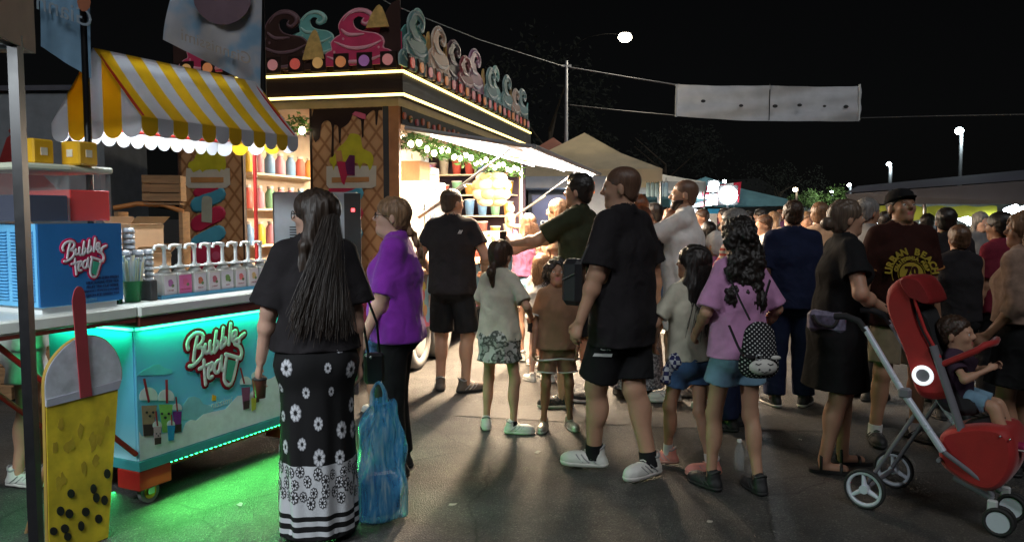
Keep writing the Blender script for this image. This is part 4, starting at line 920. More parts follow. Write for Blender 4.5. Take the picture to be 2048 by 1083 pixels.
# syrup bottles with pumps
PCOL = [('plum',(0.30,0.10,0.28)),('rose',(0.55,0.10,0.22)),('brick',(0.40,0.10,0.05)),('cherry',(0.35,0.08,0.12)),('leaf',(0.12,0.20,0.06)),('coral',(0.60,0.15,0.15)),('sand',(0.5,0.35,0.15)),('lilac',(0.4,0.3,0.5))]
rk = on_cart('bottle_rack', .24, .075, 1.10, 'low blue tray holding the row of syrup pump bottles', 'tray')
b = MB(); b.box((0,0,0),(.93,.11,.008)); b.box((0,-.003,0),(.93,0,.022)); b.build('tray', mat('tray_blue', (0.05,0.25,0.42), 0.4), rk)
words = ['LYCHEE','STRAWBERRY','PEACH','CHERRY','KIWI','MANGO','CARAMEL','GRAPE']
BOT = mat('milky_bottle', (0.62,0.64,0.60), 0.3, var=0.05, trans=0.2); PUMPW = mat('pump_white', (0.74,0.78,0.76), 0.35, var=0.03); LABW = mat('label_white', (0.62,0.60,0.64), 0.5, var=0.05)
ords = ['first','second','third','fourth','fifth','sixth','seventh','eighth']
for i in range(8):
    o = on_cart('syrup_bottle', .315+i*.108, .13, 1.109, f'white pump bottle with a {PCOL[i][0]} coloured label picture, {ords[i]} from the straw tub', 'pump bottle', 'syrup bottles on the cart counter', rz=random.uniform(-.08,.08))
    b = MB(); b.box((-.051,-.04,0),(.051,.04,.135), bev=.010); b.lathe([(.040,.134),(.030,.152),(.022,.158),(.022,.165)], 16); b.build('bottle_body', BOT, o)
    b = MB(); b.box((-.044,-.0425,.012),(.044,-.0402,.118)); b.build('label', LABW if i != 1 else mat('label_pink', (0.55,0.12,0.30), 0.5), o)
    M = frame((0,-.0426,0), (1,0,0), (0,0,1)); cm = mat('pr_'+PCOL[i][0], PCOL[i][1], 0.5)
    art('label_picture', [(x*(1+.25*sin(5*k)), z) for k, (x, z) in enumerate(circ(0,.078,.021,12))], M, 0.5, cm, o, .0008); art('label_picture', circ(.014,.062,.010,8), M, 1.2, mat('pr_leafy', (0.08,0.14,0.04), 0.5), o, .0008)
    text_obj('label_text', words[i], .013, frame((0,-.0427,.035), (1,0,0), (0,0,1)), MAROON, o, th=.0005)
    b = MB(); b.box((-.05,-.03,.160),(.05,.03,.170), bev=.004); b.cyl((0,0,.170),(0,0,.176), .029, n=16); b.cyl((0,0,.176),(0,0,.186), .014, n=12); b.cyl((0,0,.186),(0,0,.285), .0105, n=10); b.cyl((0,0,.27),(0,0,.295), .016, .013, n=12)
    b.tube([(0,0,.287),(-.05,-.012,.292),(-.082,-.02,.288),(-.090,-.022,.268)], .0095, 8); b.build('pump', PUMPW, o)
sb = on_cart('dark_box', .19, .10, 1.10, 'small black box between the straw tub and the first pump bottle', 'box'); b = MB(); b.box((-.02,-.03,0),(.025,.06,.115), bev=.004); b.build('box_body', CHAR, sb)
gb = on_cart('green_bottle', .0, .12, 1.10, 'small dark green bottle with a pale cap beside the blue machine', 'bottle'); b = MB(); b.lathe([(.024,0),(.025,.10),(.010,.13),(.010,.15)], 14); b.build('glass', mat('dark_green_glass', (0.01,0.06,0.03), 0.15, var=0), gb)
b = MB(); b.cyl((0,0,.15),(0,0,.165), .013, n=12); b.build('cap', WHP, gb)
# towers of clear cups, boxes behind
CUPM = mat('clear_cup', (0.16,0.18,0.20), 0.12, var=0.5, nscale=40, spec=0.8)
cu = [(.28,.50,5),(.36,.52,5),(.44,.50,5),(.37,.60,9),(.46,.60,9),(.54,.54,5)]
for i, (x, y, n_) in enumerate(cu):
    o = on_cart('cup_stack', x, y, 1.10, ['short stack of clear cups nearest the cardboard box','short stack of clear cups in the middle of the front row','short stack of clear cups in front of the tall pair','left tall stack of clear cups at the back of the cart','right tall stack of clear cups at the back of the cart','short stack of clear cups nearest the fries picture'][i], 'cup stack', 'clear cup stacks at the back of the cart')
    for k in range(n_+3):
        z = k*.033; c = MB(); c.lathe([(.036,z+.001),(.036,z+.006),(.0315,z+.032)], 14); c.build('cup', CUPM, o)
# folding table with boxes behind the cart
tbx = at(268, 560, 5.45)
tb = empty('folding_table', (tbx.x, tbx.y, 0), CRZ, 'plain wooden folding table behind the bubble tea cart', 'table')
b = MB(); b.box((-.35,-.25,1.02),(.45,.30,1.05)); b.build('table_top', WOOD, tb)
for x in (-.32,.42):
    for y in (-.22,.27): b = MB(); b.tube([(x,y,0),(x,y,1.02)], .015, 6); b.build('leg', STEEL, tb)
for i, (x, y, z, w_, h_, lb) in enumerate(((-.13,-.15,1.051,.32,.26,'lower closed cardboard box on the table behind the cart'), (-.12,-.13,1.313,.27,.20,'upper open cardboard box on the table behind the cart'))):
    o = empty('cardboard_box', (tbx.x, tbx.y, z), CRZ, lb, 'cardboard box', 'cardboard boxes behind the cart'); o.location = Matrix.Translation((tbx.x,tbx.y,0)) @ Matrix.Rotation(CRZ,4,'Z') @ Vector((x,y,z))
    b = MB(); b.box((0,0,0),(w_,.24,h_), bev=.004); b.build('box_body', CARD, o)
    b = MB(); b.box((0,-.003,h_-.03),(w_,-.0005,h_-.01)); b.build('tape', mat('parcel_tape', (0.40,0.28,0.16), 0.3), o)
    for q in (-1, 1): b = MB(); b.add([(0,(0 if q < 0 else .24),h_+.001),(w_,(0 if q < 0 else .24),h_+.001),(w_,(0 if q < 0 else .24)+q*.07,h_+.05),(0,(0 if q < 0 else .24)+q*.07,h_+.05)], [(0,1,2,3)]); b.build('flap', CARD, o)
# wooden shelf unit further back
sp = at(300, 405, 6.6)
o = empty('wooden_shelf', (sp.x, sp.y, 0), radians(12), 'open wooden shelf unit with a bowed orange board in the dark behind the cart', 'shelf')
bd = MB(); bd.tube([(-.28,0,1.63),(-.1,0,1.665),(.1,0,1.66),(.26,0,1.60)], .022, 6, flat=.9); bd.build('shelf_board', mat('orange_board', (0.45,0.17,0.04), 0.5, var=0.2), o)
for x in (-.26,.24): b = MB(); b.box((x-.015,-.02,0),(x+.015,.30,1.60)); b.build('upright', WOOD, o)
for z in (.45,.95,1.3): b = MB(); b.box((-.245,-.02,z),(.225,.30,z+.025)); b.build('shelf_board', WOOD, o)
o2 = empty('wooden_crate', (sp.x+.08, sp.y+.1, 1.69), radians(12), 'brown wooden crate on top of the dark shelf unit', 'crate')
for z in (0,.075,.15): b = MB(); b.box((-.15,-.12,z),(.15,-.105,z+.062)); b.build('slat', WOOD, o2); b = MB(); b.box((-.15,.105,z),(.15,.12,z+.062)); b.build('slat', WOOD, o2)
for x in (-.15,.138): b = MB(); b.box((x,-.105,0),(x+.012,.105,.21)); b.build('end_board', WOOD, o2)
b = MB(); b.box((-.138,-.105,-.03),(.138,.105,-.015)); b.build('base_board', WOOD, o2)
# ---- cup shaped sign board
sg0 = gnd(92, 1125); sgn = empty('cup_sign', sg0, CRZ, 'tall cut out sign board shaped like a yellow bubble tea cup with a red straw', 'sign board')
TS = tracer((0,640), 2.445, sg0, CA)
MSg = frame((0,0,0), (1,0,0), (0,0,1))
def sart(name, pts, lay, m, th=.003): 
    mb = MB(); mb.prism(pts, (0,0,lay), (1,0,0), (0,1,0), th); q = mb.build(name, m, sgn); q.data.transform(MSg); return q
outl = TS(cat_rom([(219,420),(217,300),(240,220),(290,150),(350,100),(420,72),(500,85),(560,140),(590,210),(597,280),(578,335)], 4)); br = TS([(575,340),(530,1030)]); 
lb_ = TS([(219,425),(232,1083)]); poly = outl + [br[0], (br[1][0]-.002, -0.0), (lb_[1][0]+.0, 0.0), lb_[0]]
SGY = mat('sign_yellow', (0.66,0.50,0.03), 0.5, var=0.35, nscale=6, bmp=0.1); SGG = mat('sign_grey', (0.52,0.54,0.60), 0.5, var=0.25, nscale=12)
sart('board', poly, -.02, mat('sign_edge', (0.30,0.20,0.04), 0.6), .02)
lid = TS(cat_rom([(221,420),(219,300),(242,222),(292,154),(350,104),(420,77),(498,90),(556,143),(586,212),(592,280),(575,333)], 4)); sart('lid_picture', lid, .0005, SGG)
sart('lid_rim_picture', TS([(222,388),(590,290),(577,335),(222,424)]), .0045, mat('sign_rim', (0.40,0.41,0.48), 0.5, var=0.1))
yb_ = TS([(224,426),(575,342)]); ybb = [(br[1][0]-.004, .004), (lb_[1][0]+.004, .004)]; sart('tea_picture', [yb_[0], yb_[1], ybb[0], ybb[1]], .0005, SGY)
for k in range(16):
    x, y = random.choice([(290,500),(330,620),(400,560),(460,600),(500,480),(350,700),(430,730),(480,690),(300,800),(520,420),(260,600),(390,450)]); x += random.uniform(-25,25); y += random.uniform(-20,20)
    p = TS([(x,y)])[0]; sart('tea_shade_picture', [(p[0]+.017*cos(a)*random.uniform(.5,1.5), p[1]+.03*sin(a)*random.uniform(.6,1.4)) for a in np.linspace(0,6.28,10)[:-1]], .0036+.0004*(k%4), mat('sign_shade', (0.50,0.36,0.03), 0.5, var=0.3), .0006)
for (x, y, rx, ry) in ((520,748,16,24),(453,822,15,24),(343,845,18,22),(467,865,16,24),(507,877,16,24),(292,930,19,23),(335,943,19,23),(415,934,19,22),(478,968,18,22),(393,1003,15,25),(313,1016,20,22),(258,1028,19,20),(327,1055,18,20)):
    pl = TS([(x+rx*cos(a), y+ry*sin(a)) for a in np.linspace(0, 2*pi, 13)[:-1]]); sart('pearl_picture', pl, .0048, mat('sign_pearl', (0.015,0.014,0.012), 0.35))
stw = tracer((0,0), 1, sg0, CA)(cat_rom([(141,602),(146,580),(155,572),(164,580),(168,602),(170,650),(174,710),(181,790)], 3)+cat_rom([(158,795),(150,700),(145,640)], 3)); sart('straw_picture', stw, .007, mat('sign_straw', (0.30,0.04,0.05), 0.5, var=0.1), .006)
b = MB(); b.tube([(.18,.02,.85),(.18,.42,.0)], .012, 6); b.build('prop_leg', WOOD, sgn)
# ---- flags on the cart posts
def flag(label, px, poly_px, D, prints, txt=None):
    o = empty('banner_flag', px, 0, label, 'flag', 'banner flags above the cart'); return o
FBL = mat('flag_blue', (0.20,0.36,0.52), 0.8, var=0.25, nscale=3); FGR = mat('flag_grey', (0.30,0.31,0.33), 0.8, var=0.2, nscale=4)
def wavy_sheet(corners, nu, nv, amp, seed):
    rg = np.random.default_rng(seed); vs = []; (a, b_, c, d) = [np.array(p) for p in corners]; ph = rg.uniform(0, 6, 4)
    for j in range(nv+1):
        for i in range(nu+1):
            s_, t_ = i/nu, j/nv; p = (a*(1-s_)+b_*s_)*(1-t_)+(d*(1-s_)+c*s_)*t_
            off = amp*(sin(9*s_+3*t_+ph[0])+.5*sin(17*s_-5*t_+ph[1])+.4*sin(5*t_+ph[2]))*min(1, 3*(1-s_)+.15); vs.append(p+np.array([0, off, 0]))
    fs = [(j*(nu+1)+i, j*(nu+1)+i+1, (j+1)*(nu+1)+i+1, (j+1)*(nu+1)+i) for j in range(nv) for i in range(nu)]
    return vs, fs
p1 = cart_w(-.05,.24,1.10)
f1 = empty('banner_flag', p1, 0, 'left blue banner flag with mirrored lettering on a black pole', 'flag', 'banner flags above the cart')
b = MB(); b.tube([(0,0,0),(0,0,2.1)], .019, 10); b.build('pole', BLKM, f1)
def rel(p, o): return tuple(Vector(p)-Vector(o))
D1 = p1.y
vs, fs = wavy_sheet([rel(at(80,92,D1-.02),p1), rel(at(183,158,D1),p1), rel(at(178,-90,D1),p1), rel(at(74,-110,D1-.05),p1)], 14, 18, .012, 3)
b = MB(); b.add(vs, fs, 0, True); b.build('cloth', FBL, f1)
text_obj('lettering', 'Giann', .13, frame(rel(at(128,22,D1-.06),p1), (-1,0,.35), (0,0,1)), mat('flag_letter', (0.30,0.38,0.45), 0.7), f1, th=.002)
art('print_patch', circ(0,0,.035,10,.05), frame(rel(at(168,4,D1-.06),p1), (1,0,0), (0,0,1)), 0, mat('flag_orange', (0.40,0.14,0.07), 0.7), f1)
p2 = cart_w(L-.03,.35,2.362); p2 = Vector((at(527,180,5.55).x, 5.55, 2.30))
f2 = empty('banner_flag', p2, 0, 'right crumpled blue and grey banner flag on a black pole', 'flag', 'banner flags above the cart')
b = MB(); b.tube([(0,0,0),(0,0,1.1)], .02, 10); b.build('pole', BLKM, f2)
D2 = 5.5
vs, fs = wavy_sheet([rel(at(331,82,D2),p2), rel(at(520,178,D2),p2), rel(at(526,-90,D2),p2), rel(at(350,-90,D2),p2)], 26, 20, .028, 5)
b = MB(); b.add(vs, fs, 0, True)
def flagmat():
    m, t, bb = _nodes('flag_print'); v = coord(t, (2.6,2.6,2.6)); n = noisetex(t, v, 1.1, 3, .6)
    c = ramp(t, n, [(0.30,(0.14,0.28,0.42)),(0.42,(0.20,0.34,0.48)),(0.52,(0.40,0.41,0.45)),(0.66,(0.48,0.48,0.50)),(0.74,(0.40,0.26,0.10)),(0.82,(0.20,0.09,0.09))]); t.links.new(c, bb.inputs['Base Color']); bb.inputs['Roughness'].default_value = .8; return m
b.build('cloth', flagmat(), f2)
art('print_blob', circ(0,.05,.20,18,.20), frame(rel(at(445,5,D2-.055),p2), (1,0,0), (0,0,1)), 0, mat('flag_mauve', (0.17,0.11,0.14), 0.8), f2)
text_obj('lettering', 'Giannissimi', .11, frame(rel(at(432,95,D2-.07),p2), (-1,0,.36), (0,0,1)), mat('flag_letter2', (0.38,0.34,0.30), 0.8), f2, th=.002)
# ---- gazebo at the left edge
GA = Vector((-1.855, 3.0, 0)); gd = Vector((-.19,.98,0)).normalized(); gl = Vector((-gd.y, gd.x, 0))
gz = empty('gazebo', GA, 0, 'beige gazebo at the left edge with a black corner pole', 'gazebo')
CANV = mat('beige_canvas', (0.52,0.43,0.36), 0.85, var=0.1, bmp=0.2); 
def G(a, l_, z): return tuple(gd*a+gl*l_+Vector((0,0,z)))
b = MB(); b.box((-.019,-.019,0),(.019,.019,2.24)); b.build('corner_pole', BLKM, gz)
for a, l_ in ((-3,0),(-3,3),(0,3)): b = MB(); q = G(a,l_,0); b.box((q[0]-.022,q[1]-.022,0),(q[0]+.022,q[1]+.022,2.24)); b.build('pole', BLKM, gz)
b = MB()
for a0, l0, a1, l1 in ((-3,-.02,0.14,-.02),(0.14,-.02,0.14,3),(0.14,3,-3,3),(-3,3,-3,-.02)):
    q0, q1, q2, q3 = G(a0,l0,2.20), G(a1,l1,2.20), G(a1,l1,2.52), G(a0,l0,2.52); nrm = (Vector(q1)-Vector(q0)).cross(Vector((0,0,1))).normalized()*.01
    r_ = [Vector(q) for q in (q0,q1,q2,q3)]; b.add(r_+[q-nrm for q in r_], [(0,1,2,3),(7,6,5,4),(0,4,5,1)])
b.build('valance', CANV, gz)
b = MB()
for a0, l0, a1, l1 in ((-3,0.012,0.03,0.012),(0.03,0.03,0.03,2.9)):
    q0, q1 = Vector(G(a0,l0,2.21)), Vector(G(a1,l1,2.21)); b.tube([q0,q1], .018, 6)
b.build('frame_bar', BLKM, gz)
b = MB(); pk = G(-1.5,1.5,3.3)
for a0, l0, a1, l1 in ((-3,0,0,0),(0,0,0,3),(0,3,-3,3),(-3,3,-3,0)): b.add([G(a0,l0,2.52), G(a1,l1,2.52), pk], [(0,1,2)])
b.build('roof', mat('white_canvas', (0.6,0.6,0.6), 0.8), gz)
b = MB(); q = Vector(G(-.9,.9,2.36)); b.box(tuple(q-Vector((.5,.02,.02))), tuple(q+Vector((.5,.02,.02)))); b.build('lamp_tube', COOLLED, gz)
area('gazebo_lamp', tuple(GA+q-Vector((0,0,.05))), (0,0,-1), 1.0, .06, 105, (0.88,0.95,1.0))
# ---- grey trailer behind the cart, wood on the ground
gt = empty('grey_trailer', (at(0,300,8.2).x-2.2, 8.2, 0), radians(-3), 'grey box trailer with a red peaked print far left behind the cart', 'trailer')
b = MB(); b.box((0,0,.45),(3.35,.9,2.82), bev=.03); b.build('trailer_body', mat('trailer_grey', (0.20,0.22,0.24), 0.6, var=0.15), gt)
b = MB(); b.box((-.02,-.03,2.82),(3.38,.93,2.87)); b.build('roof_edge', mat('trailer_edge', (0.10,0.10,0.12), 0.5), gt)
b = MB(); b.prism([(1.9,1.75),(2.2,1.95),(2.36,2.35),(2.45,2.42),(2.52,2.2),(2.75,1.95),(2.95,1.75)], (0,-.004,0), (1,0,0), (0,0,1), .003); b.build('red_print', mat('trailer_red', (0.28,0.03,0.03), 0.5, var=0.2), gt)
b = MB(); b.prism([(2.38,2.42),(2.45,2.50),(2.53,2.42),(2.45,2.36)], (0,-.006,0), (1,0,0), (0,0,1), .003); b.build('red_print', mat('trailer_red', (0.28,0.03,0.03), 0.5, var=0.2), gt)
for x in (.8,2.5):
    b = MB(); b.cyl((x,.05,.33),(x,.25,.33), .33, n=20); wq = b.build('wheel', RUBW, gt)
pl = gnd(14, 815); o = empty('pallet', (pl.x-.5, pl.y+.15, 0), radians(6), 'stacked brown wooden pallet on the ground behind the vendor', 'pallet')
for k in range(5):
    for y in (0,.18,.36,.54): b = MB(); b.box((0,y,.13+k*.145),(.75,y+.10,.152+k*.145)); b.build('slat', WOOD, o)
    for x in (0,.33,.66): b = MB(); b.box((x,0,.02+k*.145),(x+.09,.64,.128+k*.145)); b.build('block', WOOD, o)
# ------------------------------------------------------------------ ICE CREAM TRAILER
TA = Vector((0.231, 0.973, 0)).normalized(); TB = Vector((-TA.y, TA.x, 0)); TO = Vector((-1.05, 7.4, 0)); TRZ = atan2(TA.y, TA.x)
def tw(x, y, z): return TO + TA*x + TB*y + Vector((0,0,z))
tr_ = empty('ice_cream_trailer', TO, TRZ, 'brown ice cream trailer with glowing fascia, giant cream swirl cutouts and a raised white flap', 'trailer')
BRN = mat('trailer_brown', (0.022,0.010,0.006), 0.5, var=0.15); DBRN = mat('trailer_dark_brown', (0.020,0.009,0.006), 0.5, var=0.15)
TL, TW = 5.5, 2.35
def waffle():
    m, t, bb = _nodes('waffle_print'); tc = t.nodes.new('ShaderNodeTexCoord'); sp = t.nodes.new('ShaderNodeSeparateXYZ'); t.links.new(tc.outputs['Object'], sp.inputs[0])
    hs = []
    for sg in (1, -1):
        ma = t.nodes.new('ShaderNodeMath'); ma.operation = 'MULTIPLY_ADD'; t.links.new(sp.outputs['Z'], ma.inputs[0]); ma.inputs[1].default_value = sg*0.8; t.links.new(sp.outputs['Y'], ma.inputs[2])
        w_ = t.nodes.new('ShaderNodeMath'); w_.operation = 'PINGPONG'; t.links.new(ma.outputs[0], w_.inputs[0]); w_.inputs[1].default_value = 0.075; hs.append(w_.outputs[0])
    mn = t.nodes.new('ShaderNodeMath'); mn.operation = 'MINIMUM'; t.links.new(hs[0], mn.inputs[0]); t.links.new(hs[1], mn.inputs[1])
    c = ramp(t, mn.outputs[0], [(0.0, (0.24,0.10,0.035)), (0.010, (0.26,0.11,0.04)), (0.018, (0.42,0.22,0.10)), (0.06, (0.46,0.25,0.12))]); t.links.new(c, bb.inputs['Base Color']); bb.inputs['Roughness'].default_value = .5; return m
WAF = waffle()
b = MB(); b.box((0,0,.42),(TL,TW,.50)); b.build('floor', DBRN, tr_)
b = MB(); b.box((0,0,2.58),(TL,TW,2.66)); b.build('ceiling', mat('trailer_cream', (0.55,0.45,0.36), 0.6, var=0.1), tr_)
b = MB(); b.box((0,TW-.04,.50),(TL,TW,2.58)); b.box((TL-.04,0,.50),(TL,TW-.04,2.58)); b.build('wall', mat('interior_wall', (0.05,0.032,0.06), 0.6, var=0.3, nscale=1.5), tr_)
# street facing end (x = 0): two waffle panels, window between, corner posts
b = MB(); b.box((0,.0,.42),(.05,.15,2.58)); b.build('corner_post', mat('post_orange_brown', (0.35,0.15,0.06), 0.5, var=0.2), tr_)
b = MB(); b.box((-.006,.10,.42),(-.001,.155,2.58)); b.build('post_edge', CHAR, tr_)
for a, c_ in ((.155,.895),(1.62,2.35)): b = MB(); b.box((0,a,.42),(.03,c_,2.58)); b.build('end_panel', WAF, tr_)
b = MB(); b.box((0,.895,.42),(.03,1.62,1.00)); b.build('window_apron', WAF, tr_)
b = MB(); b.box((-.01,.895,1.0),(.05,1.62,1.04)); b.box((-.01,.88,1.0),(.035,.90,2.58)); b.box((-.01,1.615,1.0),(.035,1.635,2.58)); b.build('window_frame', BRN, tr_)
fo2 = tw(0,0,0)
# plane of the street end: on_plane gives distance along TB -> local y ; art frame: x axis = -local y (to the right seen from outside)
ML = frame((-.002,0,0), (0,-1,0), (0,0,1))
def TL5(crop, scale, x=0.0):
    f = tracer(crop, scale, tw(x,0,0), TB, flip=True); return f
Tp = TL5((610,190), 5.158); Tq = TL5((340,280), 4.167)
FY = mat('print_fries', (0.45,0.40,0.02), 0.5, var=0.15); FW = mat('print_fcup', (0.50,0.45,0.36), 0.5, var=0.08); FO = mat('print_flabel', (0.42,0.20,0.07), 0.5, var=0.1)
FR = mat('print_red', (0.42,0.02,0.06), 0.5, var=0.08); FB = mat('print_blue', (0.06,0.28,0.38), 0.5, var=0.08); CHOC = mat('print_choc', (0.020,0.009,0.007), 0.4, var=0.1); FPK = mat('print_pink', (0.50,0.09,0.16), 0.5)
drip = cat_rom([(92,110),(800,110),(795,160),(760,160),(745,300),(730,300),(725,170),(700,160),(660,190),(612,260),(605,420),(590,430),(580,270),(560,250),(500,200),(480,240),(450,290),(400,330),(375,350),(370,480),(352,490),(345,330),(318,310),(300,340),(298,620),(285,645),(272,620),(280,340),(250,270),(210,265),(170,310),(155,430),(130,470),(92,460)], 2, True)
art('chocolate_drip', [(min(max(x,-.893),-.157), min(z,2.575)) for x, z in Tp(drip)], ML, 1, CHOC, tr_)
art('pink_drip', Tp([(490,200),(520,170),(570,180),(630,200),(630,250),(590,245),(550,230)]), ML, 2.6, FPK, tr_)
fr1 = Tp(cat_rom([(260,650),(290,640),(355,540),(400,500),(440,450),(470,400),(540,405),(580,440),(600,550),(680,590),(710,650),(700,720),(670,780),(650,720),(600,700),(570,770),(545,700),(440,720),(330,700),(300,780),(285,720),(260,700)], 2, True)); art('fries_picture', fr1, ML, 3.9, FY, tr_)
art('cup_picture', Tp([(225,735),(740,730),(735,940),(690,960),(250,960),(225,930)]), ML, 2.6, FW, tr_); art('cup_label_picture', Tp([(280,850),(665,845),(665,895),(280,905)]), ML, 4.1, FO, tr_)
art('cone_picture', Tp([(330,680),(520,700),(520,830),(440,830),(410,930),(385,900)]), ML, 5.5, FR, tr_); art('cone_top_picture', Tp([(320,580),(380,570),(400,680),(330,690)]), ML, 7, FO, tr_); art('cone_top_picture', Tp([(465,620),(520,625),(520,830),(440,820),(420,700)]), ML, 7, mat('print_plum', (0.10,0.01,0.06), 0.5), tr_)
def popsicle(T, M, dz=0):
    art('fries_picture', T(cat_rom([(155,225),(165,185),(200,170),(240,90),(290,30),(350,60),(420,90),(465,150),(470,230),(450,250),(430,240),(415,270),(395,245),(300,250),(275,270),(255,245),(200,270),(180,240)], 2, True)), M, 3.5, FY, tr_)
    art('cup_picture', T([(140,235),(500,235),(505,370),(470,400),(160,400),(130,370)]), M, 2, FW, tr_); art('cup_label_picture', T([(175,310),(450,310),(450,355),(180,355)]), M, 3.6, FO, tr_)
    strokes('spiral_picture', [T([(225,440),(330,425),(400,412)])], M, .045, 1.0, FR, tr_, .004)
    for ya, yb_, m_, ly in ((545,450,FB,1.6),(705,610,FR,1.2),(865,770,FB,1.6)): strokes('spiral_picture', [T([(225,ya),(320,(ya+yb_)/2-4),(412,yb_)])], M, .080, ly, m_, tr_, .004)
    art('stick_picture', T(cat_rom([(270,680),(270,520),(280,475),(315,465),(350,480),(358,520),(355,685)], 2)+[(355,690)]), M, 6.5, mat('print_stick', (0.35,0.36,0.28), 0.5), tr_)
    art('strawberry_picture', T(cat_rom([(180,930),(230,860),(320,850),(400,860),(445,900),(440,1000),(380,1080),(250,1080),(190,1010)], 2, True)), M, 6.8, FR, tr_); art('strawberry_picture', T(circ(390,960,35,12)), M, 8.2, FPK, tr_)
popsicle(Tq, ML)
# the same picture stands, mostly hidden, on the right panel
def Tq2(pts): return [(x-(-1.985)+(-.525), z) for x, z in Tq(pts)]
strokes('spiral_picture', [Tq2([(225,440),(330,425),(400,412)])], ML, .045, 1.0, FR, tr_, .004)
for ya, yb_, m_ in ((545,450,FB),(705,610,FR),(865,770,FB)): strokes('spiral_picture', [Tq2([(225,ya),(320,(ya+yb_)/2-4),(412,yb_)])], ML, .080, 1.4, m_, tr_, .004)
# shelves and goods seen through the end window
SHM = mat('shelf_white', (0.75,0.66,0.52), 0.5, var=0.05)
b = MB(); b.box((.10,1.95,.5),(2.2,1.99,2.55)); b.build('inner_partition', mat('cream_partition', (0.70,0.60,0.48), 0.6, var=0.1), tr_)
for z in (1.25, 1.62, 1.98): b = MB(); b.box((.12,1.60,z),(1.9,1.94,z+.02)); b.build('shelf', SHM, tr_)
GC = [(0.6,0.12,0.10),(0.65,0.45,0.05),(0.15,0.30,0.55),(0.55,0.25,0.35),(0.65,0.62,0.55),(0.2,0.45,0.3),(0.7,0.35,0.1)]
gn = 0
for zi, z in enumerate((1.27, 1.64, 2.00)):
    for k in range(7):
        p = tw(.22+k*.22, 1.72, z+.001); c_ = random.randrange(len(GC)); cn = ['red','yellow','blue','pink','cream','green','orange'][c_]
        o = empty('syrup_jar', p, TRZ, f'{cn} jar, {["first","second","third","fourth","fifth","sixth","seventh"][k]} from the street end, on the {["lower","middle","upper"][zi]} inner shelf', 'jar', 'jars on the inner shelves')
        b = MB(); b.lathe([(.05,0),(.055,.02),(.055,.16),(.03,.20),(.03,.21)], 12); b.build('glass', mat('jar_'+cn, GC[c_], 0.4, var=0.1), o); b = MB(); b.cyl((0,0,.21),(0,0,.235), .034, n=10); b.build('lid', WHP, o)
# cooler and grey appliance inside behind the window
ap = empty('steel_appliance', at(602,430,6.9)-Vector((0,0,0)), TRZ, 'tall steel appliance with side vents beside the trailer window', 'appliance'); ap.location = Vector((at(545,430,6.75).x, 6.75, 0)); ap.rotation_euler.z = radians(8)
b = MB(); b.box((0,0,.3),(.72,.45,1.77), bev=.015); b.build('cabinet', mat('appliance_steel', (0.45,0.50,0.54), 0.35, metal=.6, var=0.1), ap)
for k in range(13): b = MB(); b.box((.14,-.006,1.20+k*.022),(.32,-.001,1.21+k*.022)); b.build('vent_slot', CHAR, ap)
b = MB(); b.box((.60,-.008,.9),(.74,-.002,1.76)); b.build('dark_door_edge', CHAR, ap)
b = MB(); b.box((.66,-.014,1.60),(.69,-.009,1.63)); b.build('red_light', emat('red_dot', (1,0.02,0.03), 4), ap)
b = MB(); b.box((0.02,0.02,0),(.70,.43,.3)); b.build('base', CHAR, ap)
# fascia with two light lines
b = MB(); b.box((-.07,-.07,2.66),(TL+.05,TW+.03,2.885)); b.build('fascia', BRN, tr_)
for z in (2.672, 2.880):
    b = MB(); zz = z-.012
    b.box((-.085,-.085,zz),(TL+.02,-.071,zz+.024)); b.box((-.085,-.071,zz),(-.071,TW,zz+.024)); b.build('led_line', WARMLED, tr_)
# swirl cutouts on the roof edge
def swirl_poly(): return cat_rom([(-.50,0),(-.50,.15),(-.42,.25),(-.36,.29),(-.37,.42),(-.29,.52),(-.24,.56),(-.26,.72),(-.18,.88),(-.03,.99),(.13,.97),(.23,.86),(.22,.74),(.12,.69),(.05,.75),(.09,.83),(.01,.87),(-.06,.79),(-.03,.66),(.08,.59),(.24,.55),(.33,.48),(.36,.38),(.35,.29),(.44,.24),(.50,.13),(.50,0)], 3)
SW = {'choc':((0.045,0.020,0.016),(0.16,0.09,0.10)), 'teal':((0.16,0.42,0.38),(0.35,0.55,0.48)), 'pink':((0.60,0.05,0.13),(0.75,0.35,0.40)), 'cream':((0.58,0.34,0.22),(0.60,0.50,0.42)), 'maroon':((0.25,0.03,0.04),(0.40,0.15,0.15)), 'grey':((0.10,0.24,0.23),(0.30,0.40,0.38)), 'mauve':((0.36,0.12,0.20),(0.45,0.30,0.38)), 'orange':((0.60,0.28,0.06),(0.75,0.5,0.25))}
